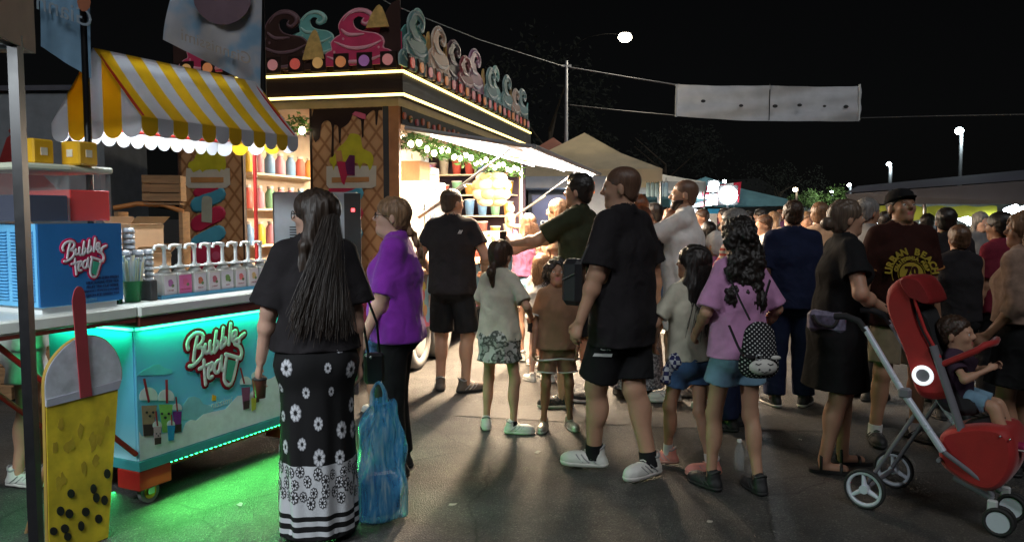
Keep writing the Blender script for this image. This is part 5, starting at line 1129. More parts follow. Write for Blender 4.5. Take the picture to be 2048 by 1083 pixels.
def swirl(M, cx, cz, w_, h_, col, lay, kind='board'):
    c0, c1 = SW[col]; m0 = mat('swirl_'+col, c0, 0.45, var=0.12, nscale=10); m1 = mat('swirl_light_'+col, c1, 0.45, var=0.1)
    poly = [(cx+x*w_, cz+z*h_) for x, z in swirl_poly()]; 
    big = [(cx+x*w_*1.045, cz+z*h_*1.03) for x, z in swirl_poly()]
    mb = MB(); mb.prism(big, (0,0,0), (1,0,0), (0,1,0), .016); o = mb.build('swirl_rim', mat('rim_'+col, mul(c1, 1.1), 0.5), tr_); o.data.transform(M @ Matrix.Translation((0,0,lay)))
    mb = MB(); mb.prism(poly, (0,0,0.016), (1,0,0), (0,1,0), .006); o = mb.build('swirl_board', m0, tr_); o.data.transform(M @ Matrix.Translation((0,0,lay)))
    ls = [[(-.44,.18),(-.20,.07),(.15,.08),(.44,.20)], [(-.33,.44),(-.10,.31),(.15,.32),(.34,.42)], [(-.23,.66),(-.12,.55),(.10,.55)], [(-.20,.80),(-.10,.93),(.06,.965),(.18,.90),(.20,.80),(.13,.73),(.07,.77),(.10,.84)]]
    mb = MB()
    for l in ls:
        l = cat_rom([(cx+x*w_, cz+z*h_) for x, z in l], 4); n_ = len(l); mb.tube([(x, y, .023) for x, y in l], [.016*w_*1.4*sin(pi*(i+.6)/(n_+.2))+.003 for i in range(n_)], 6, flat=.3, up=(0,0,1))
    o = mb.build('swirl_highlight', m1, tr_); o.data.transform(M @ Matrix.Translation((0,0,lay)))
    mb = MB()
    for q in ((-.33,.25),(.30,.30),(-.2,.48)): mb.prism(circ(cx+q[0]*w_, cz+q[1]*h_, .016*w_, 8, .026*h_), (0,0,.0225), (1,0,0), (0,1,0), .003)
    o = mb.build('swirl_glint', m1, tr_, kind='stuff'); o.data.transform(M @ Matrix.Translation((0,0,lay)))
def conep(M, cx, cz, w_, h_, lay):
    mb = MB(); mb.prism(cat_rom([(cx-w_/2, cz),(cx-w_*.25, cz+h_*.6),(cx+w_*.1, cz+h_),(cx+w_*.35, cz+h_*.5),(cx+w_/2, cz)], 3), (0,0,0), (1,0,0), (0,1,0), .02); o = mb.build('cone_board', mat('cone_print', (0.60,0.38,0.12), 0.5, var=0.25, nscale=20), tr_); o.data.transform(M @ Matrix.Translation((0,0,lay)))
ME = frame((-.05,0,0), (0,-1,0), (0,0,1)); MS = frame((0,-.05,0), (1,0,0), (0,0,1))
b = MB(); b.box((-.048,-.045,2.886),(-.030,TW,3.06)); b.build('back_board', BRN, tr_); b = MB(); b.box((-.030,-.045,2.886),(TL,-.027,3.06)); b.build('back_board', BRN, tr_)
for rep in (0, 1.52):
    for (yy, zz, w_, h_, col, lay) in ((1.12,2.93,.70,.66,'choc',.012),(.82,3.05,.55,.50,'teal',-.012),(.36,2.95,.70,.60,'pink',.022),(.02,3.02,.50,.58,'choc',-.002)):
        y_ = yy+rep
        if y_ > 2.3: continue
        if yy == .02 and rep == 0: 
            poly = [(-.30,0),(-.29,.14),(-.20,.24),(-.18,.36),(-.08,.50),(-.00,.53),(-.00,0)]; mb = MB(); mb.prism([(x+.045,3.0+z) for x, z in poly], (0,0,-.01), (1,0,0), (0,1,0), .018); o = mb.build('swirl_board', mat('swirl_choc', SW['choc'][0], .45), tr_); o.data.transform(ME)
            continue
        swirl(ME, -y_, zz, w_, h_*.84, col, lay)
    for (yy, zz, lay) in ((.80,3.02,.010),(.16,3.28,.002)): 
        if yy+rep < 2.3: conep(ME, -(yy+rep), zz, .22, .27 if yy > .5 else .20, lay+.03)
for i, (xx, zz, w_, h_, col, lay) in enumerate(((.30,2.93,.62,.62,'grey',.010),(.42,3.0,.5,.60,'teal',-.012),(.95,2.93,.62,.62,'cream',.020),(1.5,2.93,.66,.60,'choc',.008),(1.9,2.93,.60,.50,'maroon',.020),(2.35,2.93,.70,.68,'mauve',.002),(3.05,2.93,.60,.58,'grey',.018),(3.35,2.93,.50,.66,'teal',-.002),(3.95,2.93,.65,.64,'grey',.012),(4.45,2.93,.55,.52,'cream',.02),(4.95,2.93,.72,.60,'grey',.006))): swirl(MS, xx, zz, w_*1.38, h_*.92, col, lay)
for xx in (.66,1.22,2.72,4.2): conep(MS, xx, 3.0, .24, .40, -.004)
def wave(M, a, b_, z0, amp, col, lay, seed):
    rg_ = random.Random(seed); pts = [(a, z0-.3)]; x = a; n_ = max(2, int((b_-a)/.16)); 
    top_ = []
    for k in range(n_+1): top_.append((a+(b_-a)*k/n_, z0+amp*rg_.uniform(-.2,1)*(1 if k % 2 else .2)))
    poly = [(a, 2.90)]+cat_rom(top_, 4)+[(b_, 2.90)]; mb = MB(); mb.prism(poly, (0,0,0), (1,0,0), (0,1,0), .012); o = mb.build('wave_board', mat('wave_'+col, SW[col][0], .5, var=.15), tr_); o.data.transform(M @ Matrix.Translation((0,0,lay)))
for k, col in enumerate(('choc','maroon','choc','teal','choc','pink')): wave(ME, -2.34+k*.39, -2.34+(k+1)*.39+.05, 3.22, .16, col, -.028+.002*(k%2), k)
for k, col in enumerate(('teal','orange','cream','maroon','choc','mauve','orange','maroon','teal','cream','mauve','teal')): wave(MS, .0+k*.455, .46+k*.455+.04, 3.22, .22, col, -.028+.002*(k%2), 20+k)
MC = [(0.62,0.25,0.25),(0.70,0.12,0.09),(0.70,0.40,0.14),(0.70,0.26,0.10),(0.34,0.14,0.36),(0.65,0.25,0.24)]
def block(M, x, z, s_, ci, par=tr_):
    mb = MB(); mb.box((x-s_/2, z-s_/2, 0),(x+s_/2, z+s_/2, .045), bev=.004); o = mb.build('macaron_block', DBRN, par); o.data.transform(M)
    mb = MB(); mb.prism(circ(x, z, s_*.33, 16), (0,0,.045), (1,0,0), (0,1,0), .012); o = mb.build('block_disc', mat('disc%d' % ci, MC[ci], 0.4, var=0.1, emit=MC[ci], estr=0.25), par); o.data.transform(M)  # discs are no lamps; a faint glow in their colour imitates a lit look
for k in range(10): block(frame((-.055,0,0),(0,-1,0),(0,0,1)), -(.06+k*.232), 2.985, .155, (5-k) % 6)
for k in range(21): block(frame((0,-.055,0),(1,0,0),(0,0,1)), .10+k*.255, 2.985, .15, (k*2+1) % 6)
for k in range(26):
    mb = MB(); x = .10+k*.17; mb.prism(circ(x, 2.50-.012*(k % 3), .034, 10), (0,0,0), (1,0,0), (0,1,0), .015); o = mb.build('macaron_disc', mat('disc_small%d' % (k%3), [(0.45,0.10,0.05),(0.5,0.2,0.08),(0.40,0.08,0.10)][k%3], 0.4), tr_); o.data.transform(frame((0,-.012,0),(1,0,0),(0,0,1)))
b = MB(); b.box((.05,-.012,2.42),(5.1,.02,2.58)); b.build('head_board', BRN, tr_)
# service side: apron, counter, lettering
APR = mat('apron_blue', (0.13,0.35,0.50), 0.5, var=0.15, nscale=4)
b = MB(); b.box((.05,-.004,.42),(TL,.02,1.0)); b.build('apron', APR, tr_)
b = MB(); b.box((.02,-.28,1.02),(5.2,.30,1.06), bev=.006); b.build('counter', mat('counter_orange_wood', (0.42,0.24,0.14), 0.45, var=0.2, aniso=(1,6,1)), tr_)
AS = tracer((0,0), 1, tw(0,-.005,0), TA); MSs = frame((0,-.0045,0),(1,0,0),(0,0,1))
dr = [(0.05,1.0),(TL,1.0)]; x = TL
while x > .1:
    l_ = random.uniform(.05,.22); dr += [(x, 1.0-l_*.4),(x-.03, 1.0-l_),(x-.07, 1.0-l_),(x-.10, 1.0-l_*.3)]; x -= .17
art('apron_drip', dr[:2]+[(px_, z_) for px_, z_ in dr[2:] if px_ > .05], MSs, 0.5, BRN, tr_)
dr = [(0.05,.425),(TL,.425)]; x = TL
while x > .1:
    l_ = random.uniform(.05,.16); dr += [(x, .425+l_*.4),(x-.04, .425+l_),(x-.08, .425+l_),(x-.12, .425+l_*.3)]; x -= .2
art('apron_drip', dr[:2]+[(px_, z_) for px_, z_ in dr[2:] if px_ > .05], MSs, 0.5, FPK, tr_)
tp = AS([(866,600)])[0]; text_obj('lettering', 'ICE CREAM', .17, frame((tp[0]-.15,-.009,tp[1]), (1,0,0), (0,0,1)), mat('print_cream', (0.55,0.48,0.45), 0.5), tr_, th=.004, align='LEFT', offset=.004)
for k, (x, z, c_) in enumerate(((.62,.84,FY),(.60,.76,FPK),(.58,.66,FY),(.66,.60,FO),(1.0,.56,FO),(1.3,.55,FR),(1.6,.57,FPK),(2.1,.56,FO),(2.5,.55,FR))): art('ice_ball_picture', circ(x, z, .06, 12), MSs, 1.9+.2*k, c_, tr_)
# chassis, wheels, drawbar
b = MB(); b.box((.1,.1,.34),(TL-.1,TW-.1,.415)); b.build('chassis', CHAR, tr_)
for x in (.62, 1.35):
    for y in (.02, TW-.24):
        b = MB(); b.lathe([(.20,0),(.29,.0),(.31,.03),(.31,.17),(.29,.20),(.20,.20)], 28, M=frame((x,y+.20,.31),(1,0,0),(0,0,1)), caps=False); o = b.build('wheel', RUBW, tr_)
        b = MB(); b.lathe([(0,.01),(.17,.01),(.20,.03),(.20,.17),(.17,.19),(0,.19)], 20, M=frame((x,y+.20,.31),(1,0,0),(0,0,1))); b.build('rim', WHP, o)
# flap
fh0, fh1 = 2.37, 2.17; fa, fb = .12, 5.02
FLP = mat('flap_white', (0.78,0.80,0.82), 0.45, var=0.04)
b = MB(); q = [(fa,-.02,fh0),(fb,-.02,fh0),(fb,-1.24,fh1),(fa,-1.24,fh1)]; b.add(q+[(x,y,z+.03) for x,y,z in q], [(0,3,2,1),(4,5,6,7),(0,1,5,4),(1,2,6,5),(2,3,7,6),(3,0,4,7)]); b.build('flap', [FLP], tr_)
b = MB(); b.tube([(fa,-1.25,fh1+.02),(fb,-1.25,fh1+.02)], .028, 8); b.tube([(fa-.01,-.02,fh0+.02),(fa-.01,-1.25,fh1+.02)], .02, 8); b.tube([(fb+.01,-.02,fh0+.02),(fb+.01,-1.25,fh1+.02)], .02, 8); b.build('flap_frame', GREYP, tr_)
for yy, zz in ((-.25, fh0-.045),(-.72,fh0-.12),(-1.15, fh1+.0)):
    b = MB(); b.tube([(fa+.1,yy,zz),(fb-.1,yy,zz)], .014, 8); b.build('led_line', emat('flap_led', (0.93,0.96,1.0), 40) if yy < -.3 else emat('flap_led_warm', (1.0,0.9,0.75), 30), tr_)
for x in (.45, 4.6): b = MB(); b.tube([(x,-.95,fh1+.03),(x,-.02,1.55)], .012, 8); b.tube([(x,-.5,1.86),(x,-.02,1.55)], .020, 8); b.build('gas_strut', STEEL, tr_)
for k, (x, c_) in enumerate(((2.6,(0.6,0.65,0.15)),(3.3,(0.6,0.3,0.15)),(1.8,(0.5,0.5,0.55)))): b = MB(); q = [(x,-.35,fh0-.065),(x+.35,-.35,fh0-.065),(x+.35,-.65,fh0-.113),(x,-.65,fh0-.113)]; b.add(q, [(0,3,2,1)]); b.build('flap_sticker', mat('sticker%d' % k, c_, .5), tr_)
b = MB(); b.box((5.02,-.03,1.06),(5.10,.0,2.36)); b.build('jamb', mat('jamb_tan', (0.5,0.32,0.2), .5), tr_); b = MB(); b.box((5.0,-.05,1.06),(5.04,-.032,2.33)); b.build('led_line', emat('jamb_led', (1.0,0.85,0.62), 8), tr_)
# interior light bars
for x in (.9, 2.5, 4.1): b = MB(); b.box((x-.4,.9,2.545),(x+.4,1.0,2.575)); b.build('lamp_bar', emat('warm_lamp', (1.0,0.80,0.52), 6), tr_)
for x in (.9, 2.5, 4.1): area('trailer_inside_lamp', (x,.95,2.53), (0,0,-1), .8, .1, 50, (1.0,0.76,0.46), parent=tr_)
area('flap_lamp', (2.4,-.75,2.19), (0,0,-1), 4.6, .10, 1150, (1.0,0.74,0.48), parent=tr_)
area('flap_up_lamp', (2.55,-.65,2.17), (0,.1,1), 4.7, .5, 55, (1.0,0.95,0.88), parent=tr_)  # bodiless fill added to brighten the flap underside from below
l_ = area('flap_lamp_cool', (2.4,-1.18,2.14), (0,-.7,-.7), 4.6, .05, 110, (1.0,0.85,0.70), parent=tr_); l_.rotation_euler = Vector((0,-.8,-.6)).to_track_quat('-Z','Y').to_euler()
# ---- things on and in the trailer
def fridge():
    o = empty('glass_fridge', tw(1.50,.26,.502), TRZ, 'white glass door fridge standing inside the trailer opening', 'fridge')
    for lo_, hi_ in (((0,.05,0),(.06,.55,1.46)),((.76,.05,0),(.82,.55,1.46)),((.06,.50,0),(.76,.55,1.46)),((.06,.05,1.20),(.76,.50,1.46)),((.06,.05,0),(.76,.50,.12))): b = MB(); b.box(lo_, hi_); b.build('cabinet', WHP, o)
    for z in (.4,.66,.92): b = MB(); b.box((.065,.08,z),(.755,.49,z+.015)); b.build('shelf', STEEL, o)
    for z in (.415,.675,.935):
        for k in range(5):
            b = MB(); b.lathe([(.05,z+.002),(.05,z+.15),(.025,z+.19)], 10, center=(.13+k*.135,.2,0)); b.build('cup', mat('fr%d' % (k%4), GC[(k*2+int(z*9))%7], .4), o)
    b = MB(); b.box((.06,.03,.12),(.76,.045,1.20)); b.build('glass_door', mat('fridge_glass', (0.7,0.75,0.8), 0.05, var=0, trans=.9, ior=1.1), o)
    b = MB(); b.box((.02,.0,.10),(.07,.03,1.21)); b.box((.75,.0,.10),(.80,.03,1.21)); b.box((.07,.0,1.20),(.75,.03,1.235)); b.build('door_frame', WHP, o)
    b = MB(); b.box((.10,-.012,.5),(.115,-.001,.9)); b.build('handle', CHAR, o)
    b = MB(); b.prism(circ(.30,1.34,.05,12), (0,-.002,0), (1,0,0), (0,0,1), .004); b.build('red_logo', FR, o)
    area('fridge_lamp', (.41,.2,1.19), (0,0,-1), .5, .2, 3, (.95,.95,1), parent=o)
fridge()
for i, (x, z, w_, h_, m_, lb) in enumerate(((1.55,1.965,.34,.22,CARD,'brown carton on the fridge, nearest the street'),(1.93,1.965,.30,.17,WHP,'white carton on the fridge beside the brown one'),(1.60,2.187,.26,.13,WHP,'small white carton on top of the brown carton'))):
    o = empty('carton', tw(x,.36,z), TRZ, lb, 'carton', 'cartons on the fridge'); b = MB(); b.box((0,0,0),(w_,.3,h_), bev=.004); b.build('box_body', m_, o); b = MB(); b.box((0,-.002,h_*.45),(w_,-.0005,h_*.55)); b.build('tape', FO, o)
# garland with bulbs under the head board
LEAF = mat('garland_leaf', (0.07,0.16,0.03), 0.5, var=0.4, nscale=30); BULB = emat('garland_bulb', (1.0,0.85,0.55), 14)
ga = empty('leaf_garland', tw(0,-.03,2.30), TRZ, 'green leafy garland with warm bulbs along the trailer opening', 'garland')
b = MB()
def leafy(b, cx, cy, cz, r, n_):
    for _ in range(n_):
        v_ = Vector((random.gauss(0,r),random.gauss(0,r*.6),random.gauss(0,r))); c_ = Vector((cx,cy,cz))+v_; a_ = Vector((random.gauss(0,1),random.gauss(0,1),random.gauss(0,1))).normalized(); d_ = a_.orthogonal().normalized(); l_ = random.uniform(.025,.05)
        b.add([c_-a_*l_, c_+d_*l_*.45, c_+a_*l_, c_-d_*l_*.45], [(0,1,2,3)])
for k in range(100): leafy(b, .1+k*.05, 0, .04*sin(k*.5)-.03, .045, 16)
b.build('leaves', LEAF, ga, kind='stuff')
for k in range(22): b = MB(); b.ell((.15+k*.225,-.03,-.06+.035*sin(k*1.7)), (.032,.032,.036), 8); b.build('bulb', BULB, ga)
ga2 = empty('leaf_garland', tw(.0,1.25,2.42), TRZ, 'short green garland with bulbs above the trailer end window', 'garland'); b = MB()
for k in range(14): leafy(b, -.03, -.33+k*.05, .03*sin(k), .045, 22)
b.build('leaves', LEAF, ga2, kind='stuff')
for k in range(4): b = MB(); b.ell((-.06,-.30+k*.2,-.05), (.035,.035,.04), 8); b.build('bulb', BULB, ga2)
# glowing flower lamp, soft shapes and goods on the counter
fl = empty('flower_lamp', tw(3.55,.05,1.93), TRZ, 'large glowing cream flower lamp hanging in the trailer opening', 'lamp'); FLM = mat('flower_glow', (0.5,0.36,0.16), .6, var=.2, emit=(1.0,0.72,0.32), estr=.40); FLM2 = mat('flower_glow_pale', (0.6,0.5,0.3), .6, var=.2, emit=(1.0,0.88,0.62), estr=.65)
_q = 0
for lat, n_p in ((-.9,5),(-.35,9),(.25,9),(.8,6)):
    for k in range(n_p):
        a = 2*pi*k/n_p+lat; d_ = Vector((cos(a)*cos(lat), sin(a)*cos(lat), sin(lat))); M = (d_.to_track_quat('Z','Y').to_matrix().to_4x4()); M.translation = d_*.23
        b = MB(); b.ell((0,0,0), (.105,.075,.045), 10, 0, M); b.build('petal', FLM if _q % 3 else FLM2, fl); _q += 1
b = MB(); b.ell((0,0,0), (.19,.19,.19), 14); b.build('flower_heart', FLM2, fl); b = MB(); b.tube([(0,0,.2),(0,0,.62)], .008, 5); b.build('cord', CHAR, fl)
# end wall shelves with goods
for z in (1.22,1.55,1.88,2.20):
    b = MB(); b.box((5.10,.12,z),(5.455,2.28,z+.02)); b.build('wall_shelf', SHM, tr_)
ORD = ['first','second','third','fourth','fifth','sixth','seventh','eighth','ninth','tenth']
for zi, z in enumerate((1.241,1.571,1.901,2.221)):
    for k in range(10):
        c_ = random.randrange(7); cn = ['red','yellow','blue','pink','cream','green','orange'][c_]; hh_ = random.uniform(.14,.25)
        o = empty('goods_tub', tw(5.22, .22+k*.212, z), TRZ, f"{cn} tub, {ORD[k]} from the street side, {['lowest','second','third','top'][zi]} far end shelf", 'tub', 'tubs on the far end shelves')
        b = MB(); b.lathe([(.06,0),(.08,hh_*.9),(.08,hh_)], 12); b.build('tub_body', mat('jar_'+cn, GC[c_], 0.4, var=0.1), o); b = MB(); b.cyl((0,0,hh_),(0,0,hh_+.02), .085, n=12); b.build('lid', WHP, o)
for x, w_, c_ in ((2.75,.5,(0.65,0.5,0.3)),(4.45,.42,(0.35,0.2,0.45))):
    b = MB(); b.box((x,1.35,1.65),(x+w_,1.37,2.35)); b.build('price_board', mat('price_board%d' % int(x*10), c_, .5), tr_)
    for r in range(5): b = MB(); b.box((x+.05,1.343,2.25-r*.12),(x+w_-.05-.04*(r%3),1.348,2.29-r*.12)); b.build('price_line', CHAR if c_[0] > .5 else WHP, tr_)
point('flower_light', tw(3.55,-.45,1.9), 6, (1.0,.8,.5), .15)
for i, (x, z, sc_, col, lb) in enumerate(((4.2,1.42,.17,(0.70,0.52,0.30),'cream teddy bear sitting high on the counter goods'),(3.9,1.10,.12,(0.65,0.16,0.14),'red soft toy at the near end of the counter goods'),(4.5,1.12,.13,(0.55,0.20,0.45),'pink soft toy at the far end of the counter goods'),(4.22,1.10,.12,(0.25,0.40,0.55),'blue soft toy between the red and pink ones'))):
    o = empty('soft_toy', tw(x,-.05,z-.035), TRZ, lb, 'soft toy', 'soft toys on the trailer counter'); m_ = mat('toy%d' % i, col, .9, sheen=.3); s_ = sc_
    b = MB(); b.ell((0,0,s_*.7),(s_*.55,s_*.45,s_*.7),12); b.build('body', m_, o); b = MB(); b.ell((0,-s_*.05,s_*1.65),(s_*.42,s_*.38,s_*.40),12); b.build('head', m_, o)
    for q in (-1,1): b = MB(); b.ell((q*s_*.35,0,s_*2.0),(s_*.15,s_*.08,s_*.15),8); b.build('ear', m_, o); b = MB(); b.ell((q*s_*.6,-s_*.1,s_*.9),(s_*.18,s_*.2,s_*.4),8); b.build('arm', m_, o); b = MB(); b.ell((q*s_*.3,-s_*.5,s_*.18),(s_*.18,s_*.4,s_*.18),8); b.build('leg', m_, o)
b = MB(); b.box((0,0,0),(.5,.3,.28)); o = b.build('goods_box', mat('pale_carton', (0.6,0.5,0.4), .7), None, label='pale carton under the cream teddy bear on the counter', cat='box'); o.location = tw(4.0,.0,1.062); o.rotation_euler.z = TRZ
for i in range(9):
    x = .55+i*.10; c_ = GC[(i*3) % 7]; cn = ['red','yellow','blue','pink','cream','green','orange'][(i*3) % 7]
    o = empty('topping_jar', tw(2.45+i*.13,-.05,1.062), TRZ, f'{cn} topping jar, {["first","second","third","fourth","fifth","sixth","seventh","eighth","ninth"][i]} from the fridge along the trailer counter', 'jar', 'topping jars on the trailer counter'); b = MB(); b.lathe([(.045,0),(.048,.14+.05*(i%3)),(.03,.16+.05*(i%3))], 10); b.build('glass', mat('tj'+cn, c_, .3), o); b = MB(); b.cyl((0,0,.16+.05*(i%3)),(0,0,.18+.05*(i%3)), .035, n=8); b.build('lid', WHP, o)
# ------------------------------------------------------------------ NEXT STALLS, TENTS
def tent(name, label, c, half, ze, zp, rz, m_, lampc=None, lp=0, val=.22, poles=True):
    o = empty(name, c, rz, label, 'tent'); q = [(-half,-half),(half,-half),(half,half),(-half,half)]
    b = MB()
    for i in range(4):
        a, c2 = q[i], q[(i+1)%4]; mid = ((a[0]+c2[0])/2*.45, (a[1]+c2[1])/2*.45, ze+(zp-ze)*.48)
        k1 = (a[0]*.5, a[1]*.5, ze+(zp-ze)*.42); k2 = (c2[0]*.5, c2[1]*.5, ze+(zp-ze)*.42)
        b.add([(a[0],a[1],ze),(c2[0],c2[1],ze),k2,k1,(0,0,zp)], [(0,1,2,3),(3,2,4)])
    b.build('roof', m_, o); b = MB()
    for i in range(4):
        a, c2 = q[i], q[(i+1)%4]; b.add([(a[0],a[1],ze-val),(c2[0],c2[1],ze-val),(c2[0],c2[1],ze),(a[0],a[1],ze)], [(0,1,2,3)])
    b.build('valance', m_, o)
    for p_ in q: b = MB(); b.tube([(p_[0]*.98,p_[1]*.98,0),(p_[0]*.98,p_[1]*.98,ze)], .025, 6); b.build('leg', STEEL, o)
    if lampc:
        b = MB(); b.box((-.5,-.05,ze-.12),(.5,.05,ze-.07)); b.build('lamp_tube', emat(name+'_lamp', lampc, 12), o); area(name+'_light', (0,0,ze-.16), (0,0,-1), 1, .1, lp, lampc, parent=o)
    return o
cp = at(1168,430,15.6)
tent('cream_tent', 'cream peaked tent glowing behind the ice cream trailer', (cp.x,15.6,0), 1.5, 2.38, 3.18, TRZ-pi/2+.05, fabric_mat('cream_canvas', (0.62,0.52,0.36), .4), (1.0,.88,.62), 130)
cp = at(1106,430,19); tent('brown_tent', 'small reddish brown peaked tent behind the cream tent', (cp.x,19,0), 1.4, 2.5, 3.42, TRZ-pi/2, fabric_mat('rust_canvas', (0.26,0.10,0.07), .3))
cp = at(1320,430,18.5); t3 = tent('white_tent', 'bright white tent hung with pale cloths right of the cream tent', (cp.x-.5,19.5,0), 1.3, 2.35, 2.75, .25, fabric_mat('white_tent_cloth', (0.6,0.6,0.58), .5), (1.0,.95,.85), 90)
# trailer beyond the flap
sx = at(1048,430,13.9); o = empty('grey_trailer', (sx.x,13.9,0), radians(-4), 'grey food trailer beyond the flap with an orange square sign and green lettering', 'trailer')
b = MB(); b.box((.95,0,.4),(1.75,1.6,2.25)); b.box((0,0,.4),(.95,1.6,1.15)); b.box((0,.0,2.05),(.95,1.6,2.25)); b.box((0,1.55,1.15),(.95,1.6,2.05)); b.build('trailer_body', mat('grey_blue', (0.22,0.26,0.32), .5, var=.1), o)
b = MB(); b.box((.1,.9,1.2),(.85,.93,1.95)); b.build('menu_board', mat('dark_menu', (0.03,0.04,0.09), .5), o)
text_obj('green_lettering', 'crepes', .17, frame((.48,.88,1.45),(1,0,0),(0,0,1)), emat('green_text', (0.35,0.7,0.05), .6), o, th=.004)
b = MB(); b.box((1.05,-.02,1.95),(1.23,-.003,2.15)); b.build('orange_sign', mat('orange_sign', (0.7,0.18,0.05), .5, emit=(0.7,0.18,0.05), estr=.5), o)
b = MB(); b.box((-.1,-.35,1.15),(.95,.0,1.19)); b.build('counter', WHP, o); b = MB(); b.ell((.75,.4,1.96),(.05,.05,.05),8); b.build('bulb', COOLLED, o)
area('grey_trailer_light', (.5,.5,2.0), (0,0,-1), .8, .2, 20, (1,.95,.9), parent=o)
for k in range(5):
    p_ = at(1296+k*9, 372, 16.5); o = empty('hanging_bag', (p_.x, 16.5, 1.95), 0, f'pale blue hanging bag, number {k+1} from the left under the white tent edge', 'bag', 'pale bags hanging by the white tent')
    o['label'] = 'pale blue hanging bag, %s from the left under the white tent edge' % ['first','second','third','fourth','fifth'][k]
    b = MB(); b.box((-.04,-.03,0),(.045,.03,.30), bev=.02); b.build('bag_body', mat('pale_bag', (0.45,0.60,0.68), .5, var=.2), o); b = MB(); b.tube([(-.03,0,.29),(0,0,.40),(.03,0,.29)], .006, 5); b.build('strap', CHAR, o)
# flood lit stall in the middle distance
FLOOD = emat('flood_white', (0.86,0.96,1.0), 60)
cp = at(1432,430,26); tent('striped_tent', 'blue roofed stall with red and white stripes under the two flood lights', (cp.x,27.5,0), 2.0, 2.1, 2.9, .15, fabric_mat('teal_canvas', (0.16,0.34,0.38), .3), (.9,.97,1.0), 160)
cp = at(1430,430,25)
o = empty('striped_barrier', (cp.x-1.2,25.2,0), 0, 'sloping red and white striped awning below the flood lights', 'awning')
for k in range(8): b = MB(); b.add([(k*.25,0,1.75+k*.03),(k*.25+.25,0,1.78+k*.03),(k*.25+.55,.8,2.45+k*.03),(k*.25+.30,.8,2.42+k*.03)], [(0,1,2,3)]); b.build('stripe', mat('stripe_red', (0.55,0.02,0.05), .6) if k%2 else WHP, o)
for k in range(7): b = MB(); b.box((k*.27,.02,1.05),(k*.27+.24,.06,1.72)); b.build('panel', [mat('beige_panel', (0.45,0.36,0.28), .6), mat('dark_red_panel', (0.3,0.04,0.06), .6)][k%2], o)
for x in (0,1.9): b = MB(); b.tube([(x,.0,0),(x,.0,1.75)], .03, 6); b.build('post', STEEL, o)
for (u, v, D, r, lb, pw) in ((1428,372,25.5,.17,'left round flood light on a pole over the striped stall',900),(1457,390,25.0,.28,'right and larger flood light over the striped stall',1300),(1449,363,30,.06,'small distant lamp between the two flood lights',60)):
    p_ = at(u,v,D); o = empty('flood_light', (p_.x,D,0), 0, lb, 'flood light', 'flood lights over the striped stall'); b = MB(); b.tube([(0,.1,0),(0,.1,p_.z)], .03, 6); b.build('pole', CHAR, o); b = MB(); b.cyl((0,-.02,p_.z),(0,.06,p_.z), r, n=16); b.build('lamp', FLOOD, o); b = MB(); b.box((-r*1.1,.061,p_.z-r*1.1),(r*1.1,.12,p_.z+r*1.1)); b.build('housing', CHAR, o)
    area('flood', (p_.x,D-.05,p_.z), (-.3,-1,-.7), .5, .5, pw*.22, (.86,.95,1.0))
cp = at(1400,440,22); o = empty('arch_sign', (cp.x-.7,22,0), 0, 'bright white curved stall counter sign below the striped awning', 'sign'); b = MB(); b.tube([(0,0,1.75),(.4,0,1.72),(.8,0,1.60),(1.0,0,1.3),(1.02,0,.9)], .09, 8, flat=.6); b.build('arch', emat('arch_white', (.95,.97,1.0), 3.0), o); b = MB(); b.box((0,.1,0),(1.05,.5,1.0)); b.build('counter', WHP, o); b = MB(); b.box((.9,-.1,1.62),(1.4,-.06,1.75)); b.build('blue_board', mat('sky_board', (0.05,.35,.6), .5), o)
# ------------------------------------------------------------------ overhead banner, poles, wires, street lamps
bl, br_ = at(1353,168,18.0), at(1722,172,18.0); bz0 = at(1540,241,18).z
WB = fabric_mat('banner_cloth', (0.42,0.42,0.44), .2); b = MB(); nu, nv = 48, 10; vs = []
for j in range(nv+1):
    for i in range(nu+1):
        s_, t_ = i/nu, j/nv; x = bl.x+(br_.x-bl.x)*s_; zt = bl.z+(br_.z-bl.z)*s_-.03*sin(pi*s_); zb = at(1353,233,18).z*(1-s_)+at(1720,242,18).z*s_-.05*sin(pi*s_)
        vs.append((x-bl.x, .05*sin(3*s_*pi+4*t_)+.03*sin(12*t_+9*s_)+.02*sin(22*s_*pi*.5+5*t_*(1-2*s_)), zt*(1-t_)+zb*t_))
b.add(vs, [(j*(nu+1)+i, (j+1)*(nu+1)+i, (j+1)*(nu+1)+i+1, j*(nu+1)+i+1) for j in range(nv) for i in range(nu)], 0, True)
o = empty('street_banner', (bl.x,18.0,0), 0, 'blank white cloth banner with six dark holes strung over the street', 'banner'); b.build('cloth', WB, o)
for u, v, r in ((1407,202,.055),(1483,211,.05),(1551,212,.06),(1600,210,.055),(1650,212,.04),(1693,213,.06)): p_ = at(u,v,17.88); b = MB(); b.prism(circ(0,0,r,10,r*.65), (p_.x-bl.x,-.09,p_.z), (1,0,0), (0,0,1), .006); b.build('wind_hole', CHAR, o)
for u in (1354,1541,1721): p_ = at(u,170,17.9); p2_ = at(u-2,240 if u > 1400 else 233,17.9); b = MB(); b.tube([(p_.x-bl.x,-.07,p_.z+.02),(p2_.x-bl.x,-.07,p2_.z)], .022 if u != 1541 else .012, 6); b.build('batten' if u != 1541 else 'seam', WHP if u != 1541 else CHAR, o)
WIRE = mat('wire', (0.10,0.10,0.10), .6)
def wire(label, pts, r=.012, m_=WIRE): b = MB(); b.tube(pts, r, 5); o = b.build('wire', m_, None, label=label, cat='wire'); return o
pa = at(1133,130,20.0)
wire('upper rope from the tall pole to the top of the white banner', [at(1140,135,19.9), at(1240,152,19), at(1352,170,18.0)], .016, mat('rope', (0.25,0.25,0.26), .8))
